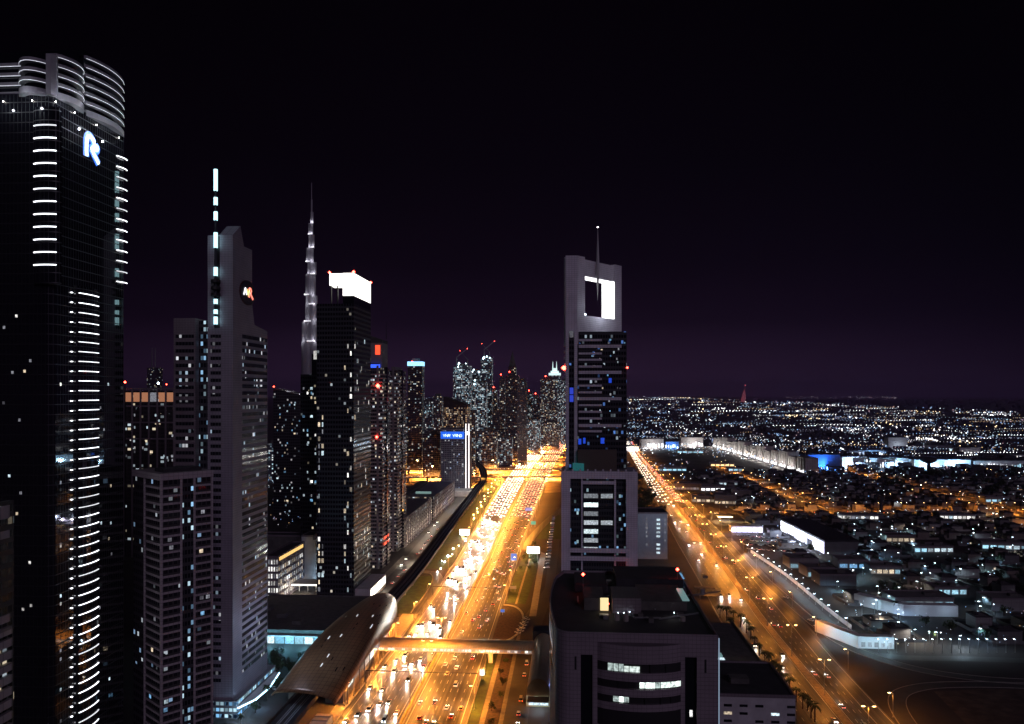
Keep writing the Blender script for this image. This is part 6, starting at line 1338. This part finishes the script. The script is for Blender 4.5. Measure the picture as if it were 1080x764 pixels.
for _ in range(150):                                             # islands of light
    px = fr.uniform(640, 1080); yh = 419.5 + max(0, px - 700) * .047; py = yh + 60 * fr.random() ** 1.3; x0, y0 = at(px, py); d = depth(x0, y0); m = fr.choice((0, 1, 2, 3, 4, 5))
    for k in range(fr.randrange(5, 16)): flight(x0 + fr.gauss(0, d * .008), y0 + fr.gauss(0, d * .02), fr.uniform(.3, .7), m)
for _ in range(130):                                             # lights on the islands off the shore
    px = fr.choice((fr.uniform(826, 870), fr.gauss(905, 14), fr.uniform(930, 946))); x, y = at(px, 419.5 + fr.uniform(-1.0, 1.4)); flight(x, y, fr.uniform(.3, .45), fr.choice((7, 7, 0, 6)))
for k in range(24): x, y = at(948 + 5.6 * k + fr.uniform(-1, 1), 437.2 + fr.uniform(-.4, .4)); flight(x, y, .55, fr.choice((1, 2, 1)))
for _ in range(900):                                             # between the far towers
    px = fr.uniform(424, 600); py = 420 + 62 * fr.random() ** 1.2; x, y = at(px, py)
    if XL(y) - 6 < x < XR(y) + 6 and y < 3900: continue
    flight(x, y, fr.uniform(.3, .6), fr.choices(range(8), (16, 4, 18, 10, 22, 4, 10, 16))[0])
for _ in range(260):
    px = fr.uniform(283, 335); py = fr.uniform(470, 560); flight(*at(px, py), fr.uniform(.3, .6), fr.choices(range(8), (16, 3, 20, 14, 10, 2, 6, 20))[0])
for _ in range(760):                                             # gardens and yards of the near quarter
    px, py = fr.uniform(690, 1090), 498 + 190 * fr.random() ** 1.6
    if px < 700 + (py - 500) * 1.16 + 12: continue
    x, y = at(px, py); flight(x, y, fr.uniform(.35, .75), fr.choices(range(8), (16, 8, 34, 18, 5, 1, 3, 14))[0], fr.uniform(2.5, 5))
tag(fl.build('distant_lights', lm), 'countless tiny street and house lights scattered over the far town', 'lights', kind='stuff')
# ================================================================== vehicles
tyre = M('tyre', (.02, .02, .02), .9); carglass = M('car_glass', (.015, .018, .022), .08)
head_m = lamp_m('headlight', (1, .96, .86), 26); tail_m = lamp_m('taillight', (1, .05, .02), 6)
PAINT = {'white': (.75, .75, .74), 'silver': (.45, .46, .47), 'black': (.02, .02, .022), 'grey': (.16, .165, .17), 'red': (.38, .03, .03), 'beige': (.50, .42, .30), 'blue': (.04, .09, .25)}
paint_m = {k: M('car_paint_' + k, v, .28, .15) for k, v in PAINT.items()}
# side outlines (y forward, z up): body, glasshouse
KIND = {'saloon': (1.82, [(-2.3, .35), (2.3, .32), (2.32, .62), (1.9, .80), (.95, .92), (-1.55, .96), (-2.28, .90)], [(.95, .90), (.25, 1.40), (-.95, 1.42), (-1.65, .94)]),
        'estate car': (1.95, [(-2.3, .42), (2.3, .40), (2.34, .80), (1.9, .98), (1.05, 1.06), (-2.2, 1.08), (-2.34, .95)], [(1.05, 1.04), (.45, 1.70), (-2.0, 1.72), (-2.22, 1.06)]),
        'van': (2.05, [(-2.7, .42), (2.6, .40), (2.68, .95), (2.1, 1.15), (-2.6, 1.15), (-2.72, 1.0)], [(2.1, 1.12), (1.5, 2.15), (-2.55, 2.2), (-2.66, 1.12)])}
def side_extrude(mb, prof, w0, w1, m=0):
    """outline across the car's width; the upper edge may lean in"""
    zmin, zmax = min(p[1] for p in prof), max(p[1] for p in prof); n = len(prof)
    hw = lambda z: (w0 + (w1 - w0) * (z - zmin) / (zmax - zmin)) / 2
    mb.add([(-hw(z), y, z) for y, z in prof] + [(hw(z), y, z) for y, z in prof], [tuple(range(n)), tuple(range(2 * n - 1, n - 1, -1))] + [(i, n + i, n + (i + 1) % n, (i + 1) % n) for i in range(n)], m)
CARP = {}
def car_parts(kind, col):
    if (kind, col) in CARP: return CARP[kind, col]
    w, body, cab = KIND[kind]; out = {}
    b = MB(); side_extrude(b, body, w, w * .97)
    c = MB(); side_extrude(c, cab, w * .94, w * .74)
    r = MB(); (y0, z0), (y1, z1), (y2, z2), (y3, z3) = cab; rw = w * .37
    r.add([(-rw, y1 + .05, z1 + .01), (rw, y1 + .05, z1 + .01), (rw, y2 - .05, z2 + .01), (-rw, y2 - .05, z2 + .01), (-rw, y1 + .05, z1 + .06), (rw, y1 + .05, z1 + .06), (rw, y2 - .05, z2 + .06), (-rw, y2 - .05, z2 + .06)],
          [(3, 2, 1, 0), (4, 5, 6, 7), (0, 1, 5, 4), (1, 2, 6, 5), (2, 3, 7, 6), (3, 0, 4, 7)])
    out['body'] = b.mesh('car_body', paint_m[col]); out['glasshouse'] = c.mesh('car_glasshouse', carglass); out['roof'] = r.mesh('car_roof', paint_m[col])
    wh = MB(); n = 12
    ring = [(.33 * math.cos(2 * math.pi * i / n), .33 + .33 * math.sin(2 * math.pi * i / n)) for i in range(n)]
    wh.add([(-.11, *p) for p in ring] + [(.11, *p) for p in ring], [tuple(range(n)), tuple(range(2 * n - 1, n - 1, -1))] + [(i, n + i, n + (i + 1) % n, (i + 1) % n) for i in range(n)])
    out['wheel'] = wh.mesh('car_wheel', tyre)
    L_ = body[2][0]; h = MB(); h.box(-.24, .24, -.06, .06, -.11, .11); out['headlight'] = h.mesh('car_headlight', head_m); out['headlight_off'] = h.mesh('car_headlight_off', M('headlight_glass', (.6, .6, .6), .15))
    t = MB(); t.box(-.2, .2, -.05, .05, -.09, .09); out['taillight'] = t.mesh('car_taillight', tail_m); out['taillight_off'] = t.mesh('car_taillight_off', M('taillight_glass', (.25, .02, .02), .2))
    out['dims'] = (w, L_, body[-1][0]); CARP[kind, col] = out; return out
def car(kind, col, x, y, rz, label, group, on=True, full=True, beam=0, name='car', z=.03):
    P = car_parts(kind, col); w, lf, lb = P['dims']; t = thing(name if kind != 'van' else 'van', label, 'van' if kind == 'van' else 'car', (x, y, z), rz, group)
    link('body', P['body'], t); link('glasshouse', P['glasshouse'], t)
    if full:
        link('roof', P['roof'], t)
        for sx in (-1, 1):
            for wy in (1.38, -1.38): link('wheel', P['wheel'], t, (sx * (w / 2 - .08), wy, 0))
    for sx in (-1, 1):
        link('headlight', P['headlight' if on else 'headlight_off'], t, (sx * (w / 2 - .3), lf, .66)); link('taillight', P['taillight' if on else 'taillight_off'], t, (sx * (w / 2 - .26), lb, .82))
    if beam: glow('headlight_beam', t, (0, lf + .3, .75), beam, (1, .93, .80), .12, spot=44, aim=(0, 1, -.13), blend=.7)
    return t
cr_ = random.Random(9); cols = ['white'] * 6 + ['silver'] * 4 + ['grey'] * 2 + ['black'] * 2 + ['red', 'beige', 'blue']
LN = ['lane beside the median', 'second lane from the median', 'third lane from the median', 'middle lane', 'third lane from the kerb', 'second lane from the kerb', 'kerb lane']
GAP = {-1: (14, 66), 1: (17, 88)}
for side in (-1, 1):
    for i in range(7):
        y = 372 + cr_.uniform(0, 26); n = 0
        while y < 1010:
            n += 1; k = cr_.choices(('saloon', 'estate car', 'van'), (6, 4, 1))[0]; c = cr_.choice(cols)
            way = 'oncoming' if side < 0 else 'departing'; y2 = y + 4; x, x2 = lane_x(side, i, y), lane_x(side, i, y2)
            rz = -math.atan2(x2 - x, 4) + (math.pi if side < 0 else 0)
            car(k, c, x + cr_.uniform(-.25, .25), y, rz, '%s %s, %s from the bottom edge, %s, %s side' % (c, k, nth(n), LN[i], way), 'cars driving on the highway', True, y < 640, 9500)
            y += cr_.uniform(*GAP[side]) * (1 + (y < 620) * .35)
for side, nm in ((-1, 'oncoming'), (1, 'departing')):
    for i in range(3):
        y = 362 + cr_.uniform(0, 50); n = 0
        while y < 1150:
            n += 1; k = cr_.choices(('saloon', 'estate car'), (6, 4))[0]; c = cr_.choice(cols)
            m_ = RM(y) + side * 2.6; e_ = (RR(y) - 9) if side > 0 else RL(y) + 1; x = m_ + (e_ - m_) * (i + .5) / 4
            dx = (RM(y + 4) - RM(y)); rz = -math.atan2(dx, 4) + (math.pi if side < 0 else 0)
            car(k, c, x, y, rz, '%s %s, %s from the bottom, %s, %s avenue side' % (c, k, nth(n), ('the lane by the median', 'the second lane', 'the third lane')[i], nm), 'cars driving on the avenue', True, y < 560, 4200)
            y += cr_.uniform(45, 165)
# taxis and vans waiting by the entrance hall
for n, (px, py, k, c) in enumerate(((555.5, 701, 'van', 'white'), (553, 713, 'estate car', 'white'), (549.5, 739, 'van', 'beige'), (547, 754, 'estate car', 'white'), (546, 766, 'saloon', 'silver'))):
    x, y = at(px, py); car(k, c, x, y, .02, '%s %s waiting in the queue beside the entrance hall, %s from the footbridge' % (c, k, nth(n + 1)), 'vehicles queuing by the entrance hall', True, True)
for n in range(20):
    y = 716 + n * 15.5; c = cr_.choice(cols); car('saloon' if n % 3 else 'estate car', c, -20.2 + cr_.uniform(-.3, .3), y, math.pi / 2 + .25, '%s parked car on the lane behind the pale path, %s from the near end' % (c, nth(n + 1)), 'cars parked by the pale path', n % 4 == 0, y < 820)
for n in range(11):
    px, py = 546 + (n % 6) * 1.7 + (n // 6) * 3.2, 668 - (n % 6) * 3.1 - (n // 6) * 2; x, y = at(px, py); c = cr_.choice(cols); car('saloon', c, x, y, cr_.uniform(.6, 1.0), '%s car parked beyond the planter by the bridge lift, %s from the near end' % (c, nth(n + 1)), 'cars parked by the planter', False, True)
n = 0
for r_ in range(4):
    for k in range(9):
        px, py = 779 + k * 5.2 + r_ * 3.5, 565.5 + r_ * 4.6 + k * .35; x, y = at(px, py); n += 1; c = cr_.choice(cols); car('saloon' if n % 3 else 'estate car', c, x, y, .3, '%s car in the %s dealership row, %s from the avenue' % (c, nth(r_ + 1), nth(k + 1)), 'cars parked before the glowing canopy', n % 5 == 0, False)
for n, (px, py) in enumerate(((829, 631), (855, 655), (861, 661.5), (297, 722), (289, 727))):
    x, y = at(px, py); car('saloon', 'white' if n != 3 else 'silver', x, y, .5, ['lone white car on the dark lot beyond the avenue', 'white car of a pair by the compound wall, farther one', 'white car of a pair by the compound wall, nearer one', 'silver car parked by the glowing forecourt of the needle tower', 'white car nearest the glowing forecourt canopy'][n], 'cars standing about', False, True)
for n in range(16):
    y = 600 + n * 24; c = cr_.choice(cols); x = vx(y) + cr_.choice((-3.6, 3.2)); car('saloon' if n % 3 else 'estate car', c, x, y, math.pi if x < vx(y) else 0, '%s car on the service road behind the viaduct, %s from the station' % (c, nth(n + 1)), 'cars on the service road', True, y < 760, 4000)
# far-off traffic: one mass of little cars with their lamps
tm = MB(); tr_ = random.Random(4)
def tiny(x, y, rz, m, z=.03, s=1.0):
    c_, s_ = math.cos(rz), math.sin(rz)
    def R(px, py): return (x + px * c_ - py * s_, y + px * s_ + py * c_)
    w = MB(); prof = [(-2.2, .3), (2.2, .3), (2.2, .75), (1.0, .95), (.3, 1.45), (-1.0, 1.45), (-1.7, .95), (-2.2, .9)]; side_extrude(w, prof, 1.8, 1.5, 0)
    tm.add([(*R(a, b), z + h) for a, b, h in w.v], w.f, m)
    for sx in (-.6, .6):
        for yy, hw, zz, mm in ((2.25, .34, .66, 3), (-2.25, .30, .8, 4)): v_ = MB(); v_.box(sx - hw * s, sx + hw * s, yy - .08, yy + .08, zz - .2 * s, zz + .2 * s); tm.add([(*R(a, b), z + h) for a, b, h in v_.v], v_.f, mm)
for side in (-1, 1):
    for i in range(7):
        y = 1012 + tr_.uniform(0, 20)
        while y < 3800:
            x = lane_x(side, i, y); x2 = lane_x(side, i, y + 5); tiny(x, y, -math.atan2(x2 - x, 5) + (math.pi if side < 0 else 0), tr_.randrange(3), s=1 + y / 2500); y += tr_.uniform(9, 30)
for side in (-1, 1):
    for i in range(4):
        y = 1160 + tr_.uniform(0, 30)
        while y < 2650:
            m_ = RM(y) + side * 2.6; e_ = (RR(y) - 9) if side > 0 else RL(y) + 1; tiny(m_ + (e_ - m_) * (i + .5) / 4, y, math.pi if side < 0 else 0, tr_.randrange(3), s=1.5); y += tr_.uniform(14, 50)
for k, py in enumerate((503, 495, 487, 479)):
    d = FPX * (CAMH - 9) / (py - HORY); x0, y0 = pd(410, d); x1, y1 = pd(615, d); sk = (.02, -.03, .03, -.015)[k]; y0 -= sk * 300; y1 += sk * 300
    for _ in range(34): f = tr_.random(); o = tr_.choice((-3.4, 3.4)); tiny(x0 + (x1 - x0) * f, y0 + (y1 - y0) * f + o, math.pi / 2 if o > 0 else -math.pi / 2, tr_.randrange(3), 9.02, 1.6)
for ln in (eastrd, cross, diag):
    for p in resample(ln, 46)[1:-1]: tiny(p.x, p.y + tr_.choice((-3, 3)), tr_.choice((1.3, -1.8)), tr_.randrange(3), s=1.4)
tag(tm.build('distant_traffic', [paint_m['white'], paint_m['grey'], paint_m['black'], lamp_m('far_headlight', (1, .93, .78), 7), lamp_m('far_taillight', (1, .10, .03), 4)]), 'dense mass of far traffic with headlights glowing along the highway', 'traffic', kind='stuff')
# extra sodium glow of the interchange
for n, (px, py) in enumerate(((520, 486), (548, 490), (572, 478), (585, 466), (500, 500), (456, 492), (575, 492), (540, 470), (440, 486))):
    x, y = at(px, py, 24); t = thing('high_mast_lamp', 'tall sodium mast lighting the interchange, %s of nine' % nth(n + 1), 'street lamp', (x, y, 0), group='interchange mast lamps')
    g = MB(); g.cyl((0, 0), .35, .15, 0, 25, 8); link('pole', g.mesh('mast_pole', steel), t); g = MB(); g.cyl((0, 0), 1.8, 1.8, 24.4, 25, 10); link('lamp_ring', g.mesh('mast_ring', e_sod), t)
    glow('mast_light', t, (0, 0, 23.5), 1500000, (1, .42, .08), 1.2, spot=150, blend=.5)

# ================================================================== verge furniture
def billboard(px, py, w, h, z0, label, m, ang=0.0, posts=2, cat='billboard', name='billboard', power=0, d=None):
    x, y = at(px, py); t = thing(name, label, cat, (x, y, 0), ang)
    g = MB(); g.box(-w / 2, w / 2, -.25, 0, z0, z0 + h); link('panel', g.mesh('panel', m), t)
    g = MB(); g.box(-w / 2 - .2, w / 2 + .2, .01, .4, z0 - .2, z0 + h + .2); link('frame', g.mesh('frame', steel), t)
    for k in range(posts): px_ = (-w / 3 + 2 * w / 3 * k) if posts > 1 else 0; g = MB(); g.cyl((px_, .2), .28, .22, 0, z0, 8); link('post', g.mesh('post', steel), t)
    if power: glow('panel_light', t, (0, -4, z0 - 1), power, (.95, 1, .92), .6)
    return t
bbm = lamp_m('billboard_face', (.93, 1, .95), 5, True)
billboard(562.5, 590, 12, 6, 6, 'bright white billboard on two posts standing on the lawn', bbm, power=9000)
billboard(490, 567, 11, 6, 3, 'bright white billboard on the viaduct side of the highway', bbm, power=9000)
bluep = M('road_sign_blue', (.03, .10, .55), .4, es=.35, ecol=(.05, .2, 1)); tealp = M('road_sign_teal', (.02, .25, .28), .4, es=.2, ecol=(.1, .7, .7)); greyp = M('road_sign_back', (.35, .35, .38), .5)
for a in ((542, 594, 5.5, 6.5, 2.5, 'tall blue road sign on the lawn edge of the highway', bluep), (557.5, 542, 9, 4, 4, 'wide violet-blue road sign over the highway edge near the exit', M('road_sign_violet', (.12, .12, .5), .4, es=.25, ecol=(.3, .3, 1))), (562.5, 556, 6, 4, 3, 'teal road sign at the nose of the exit ramp', tealp), (541, 624, 5, 2, 2.2, 'small grey-backed sign by the tall blue one', greyp), (530, 649, 3, 2, 2.2, 'small blue sign beside the planter', bluep), (508.5, 717, 2.6, 3.4, 2.4, 'small white-lit sign at the footbridge pier', win_white)):
    billboard(*a, name='road_sign', cat='road sign', posts=2 if a[2] > 4 else 1)
for n, (px, py, s_) in enumerate(((491, 572, 1.0), (484, 577, .8), (478, 580, 1.4), (472.5, 588, 1.5), (469, 594, 1.2), (465, 601, .8), (461.5, 605, 1.2), (466, 593, .7), (477, 586, .7))):
    x, y = at(px, py); t = thing('floodlight', 'small ground floodlight on the lawn under the viaduct, %s from the billboard' % nth(n + 1), 'floodlight', (x, y, 0), group='lawn floodlights')
    g = MB(); g.cyl((0, 0), .12, .12, 0, .9, 6); link('post', g.mesh('flood_post', steel), t); g = MB(); g.octa((0, 0, 1.3), .75 * s_); link('lamp_globe', g.mesh('flood_globe', lamp_m('flood_globe', (1, .98, .9), 14)), t); glow('flood_light', t, (0, -1.2, 1.8), 900 * s_, (1, .95, .8), .4)
for n in range(14):
    f = n / 13; x, y = at(500 + 24 * f, 549 - 44 * f); t = thing('bollard_lamp', 'warm bollard lamp on the verge by the viaduct bend, %s of the string' % nth(n + 1), 'street lamp', (x - 3 * (n % 2), y, 0), group='bollard lamps by the viaduct bend')
    g = MB(); g.cyl((0, 0), .2, .2, 0, 2.4, 6); link('post', g.mesh('bollard_post', steel), t); g = MB(); g.octa((0, 0, 3.0), .9); link('lamp_globe', g.mesh('bollard_globe', e_sod), t); glow('bollard_light', t, (0, 0, 3.6), 4500, SOD, .5)
for n in range(3): t = thing('signal_gantry', 'thin dark gantry crossing the highway, %s from the bottom edge' % nth(n + 1), 'gantry', (XM((423, 612, 1130)[n]), (423, 612, 1130)[n], 0)); yy = (423, 612, 1130)[n]; g = MB(); g.bar((XL(yy), yy, 7.2), (XR(yy), yy, 7.2), .3); g.build('beam', blackm, t); [(lambda q: (q.bar((xx, yy, 0), (xx, yy, 7.4), .3), q.build('post', blackm, t)))(MB()) for xx in (XL(yy), XM(yy), XR(yy))]

# ================================================================== trees
leafs = [M('leaf_dark', (.030, .048, .020), .9, noise=.5, nscale=.8), M('leaf_mid', (.045, .070, .026), .9, noise=.5, nscale=.8)]
bark = M('bark', (.09, .065, .045), .95)
def tree_meshes(seed, R, H):
    r = random.Random(seed); t = MB(); t.cyl((0, 0), .28, .14, 0, H * .55, 7)
    for k in range(5): a = r.uniform(0, 6.28); t.bar((0, 0, H * r.uniform(.3, .5)), (R * .6 * math.cos(a), R * .6 * math.sin(a), H * r.uniform(.6, .85)), .12)
    c = MB(); clumps = [(r.gauss(0, R * .42), r.gauss(0, R * .42), H * .68 + r.gauss(0, H * .13), R * r.uniform(.28, .5)) for _ in range(15)]
    for _ in range(420):
        cx, cy, cz, cr = r.choice(clumps); d = Vector((r.gauss(0, 1), r.gauss(0, 1), r.gauss(0, .8))).normalized() * cr * r.uniform(.55, 1.05)
        p = Vector((cx, cy, cz)) + d; a, b = Vector((r.gauss(0, 1), r.gauss(0, 1), r.gauss(0, 1))).normalized(), Vector((r.gauss(0, 1), r.gauss(0, 1), r.gauss(0, 1))).normalized(); s = r.uniform(.25, .5) * R * .32
        c.add([p - a * s, p + b * s, p + a * s, p - b * s * .6], [(0, 1, 2, 3)], r.randrange(2))
    return [('trunk', t.mesh('tree_trunk', bark)), ('crown', c.mesh('tree_crown', leafs))]
def palm_meshes(seed, H):
    r = random.Random(seed); t = MB(); t.cyl((0, 0), .30, .2, 0, H, 8); c = MB()
    for k in range(19):
        a = 2 * math.pi * k / 19 + r.uniform(-.15, .15); up = r.uniform(-.2, 1.0); L_ = r.uniform(2.4, 3.4); pr_ = None
        for s in range(6):
            f = s / 5; p = Vector((math.cos(a) * L_ * f, math.sin(a) * L_ * f, H + up * L_ * f * .8 - 1.5 * f * f * L_ * .55)); w = .55 * math.sin(math.pi * min(.97, f * .9 + .12)); n = Vector((-math.sin(a), math.cos(a), 0)) * w
            if pr_ is not None: c.add([pr_[0] - pr_[1] + Vector((0, 0, -.12)), pr_[0], p, p - n + Vector((0, 0, -.12))], [(0, 1, 2, 3)], k % 2); c.add([pr_[0], pr_[0] + pr_[1] + Vector((0, 0, -.12)), p + n + Vector((0, 0, -.12)), p], [(0, 1, 2, 3)], k % 2)
            pr_ = (p, n)
    return [('trunk', t.mesh('palm_trunk', bark)), ('crown', c.mesh('palm_crown', leafs))]
TM = [tree_meshes(i, 3.6, 7.5) for i in range(4)]; PMs = [palm_meshes(i, 7.5) for i in range(3)]
tk = random.Random(12)
def tree(x, y, label, group, palm=False, s=1.0, name=None, cat=None):
    t = thing(name or ('palm_tree' if palm else 'tree'), label, 'palm' if palm else 'tree', (x, y, 0), tk.uniform(0, 6.28), group); k = s * tk.uniform(.8, 1.2); t.scale = (k, k, k * tk.uniform(.9, 1.1))
    for n, me in tk.choice(PMs if palm else TM): link(n, me, t)
for n, (px, py) in enumerate(((764, 652), (771, 655), (778, 658), (786, 662), (792, 668), (797, 675), (801, 684), (806, 692), (812, 700), (817, 706), (822, 712), (828, 719), (833, 726), (839, 732), (846, 741), (853, 748), (862, 758), (858, 750), (866, 762), (775, 664))):
    x, y = at(px, py); tree(x - 3, y, 'date palm between the terrace block and the avenue, %s from the canopy' % nth(n + 1), 'palms along the avenue', True, 1.05)
for n in range(46):
    px, py = tk.uniform(662, 708), tk.uniform(498, 548)
    if px > 676 + (py - 500) * .62: px = 660 + (py - 500) * .55
    x, y = at(px, py); tree(x, y, 'dark leafy tree in the grove between arch tower and avenue', 'grove behind the arch tower', False, 1.35)
for n in range(34):
    px, py = tk.uniform(922, 1085), tk.uniform(500, 526)
    if py > 500 + (px - 900) * .10 + 14: py = 499 + (px - 900) * .06
    x, y = at(px, py)
    if all((x - p.x) ** 2 + (y - p.y) ** 2 > 260 for p in eastrd): tree(x, y, 'round park tree between the mall and the curved road', 'park trees before the mall', False, 2.0)
for n in range(70):
    px, py = tk.uniform(760, 1085), tk.uniform(520, 680)
    if px < 700 + (py - 500) * 1.16 + 22: continue
    x, y = at(px, py)
    if clear(x, y, 12): tree(x + 13, y, 'garden tree among the dark villas', 'garden trees among the villas', tk.random() < .3, 1.1)
for n in range(14): x, y = at(300 + tk.uniform(-12, 20), 706 + tk.uniform(-8, 8)); tree(x, y, 'blue-lit tree on the forecourt between needle tower and station', 'forecourt trees', n % 3 == 0, .9)
for n in range(8): tree(-157 + tk.uniform(-1, 1), 300 + n * 16, 'street tree on the service road by the station', 'service road trees', n % 2 == 0, .9)
for n in range(9): x, y = at(533 + 3.2 * n + tk.uniform(-1, 1), 700 - n * 2 + 40 * (n % 2)); tree(-37.5 + tk.uniform(-2, 2), 340 + n * 17, 'low shrub-like tree in the planted strip beside the access road', 'trees in the planted strip', False, .5)
for n in range(22): tree(-38 + tk.uniform(-6, 8), 700 + tk.uniform(0, 120), 'small tree on the billboard lawn', 'trees on the billboard lawn', n % 4 == 0, .6)
# ================================================================== warm evening haze round the whole place
hz = MB(); hz.box(-62000, 62000, -2100, 61000, -1, 900); hm = bpy.data.materials.new('haze'); hm.use_nodes = True; ht = hm.node_tree
ht.nodes.remove(ht.nodes['Principled BSDF']); hv = ht.nodes.new('ShaderNodeVolumePrincipled'); hv.inputs['Color'].default_value = (.66, .44, .90, 1); hv.inputs['Density'].default_value = 3.2e-5; hv.inputs['Anisotropy'].default_value = .2
ht.links.new(hv.outputs[0], ht.nodes['Material Output'].inputs['Volume'])
tag(hz.build('haze', hm), kind='stuff')
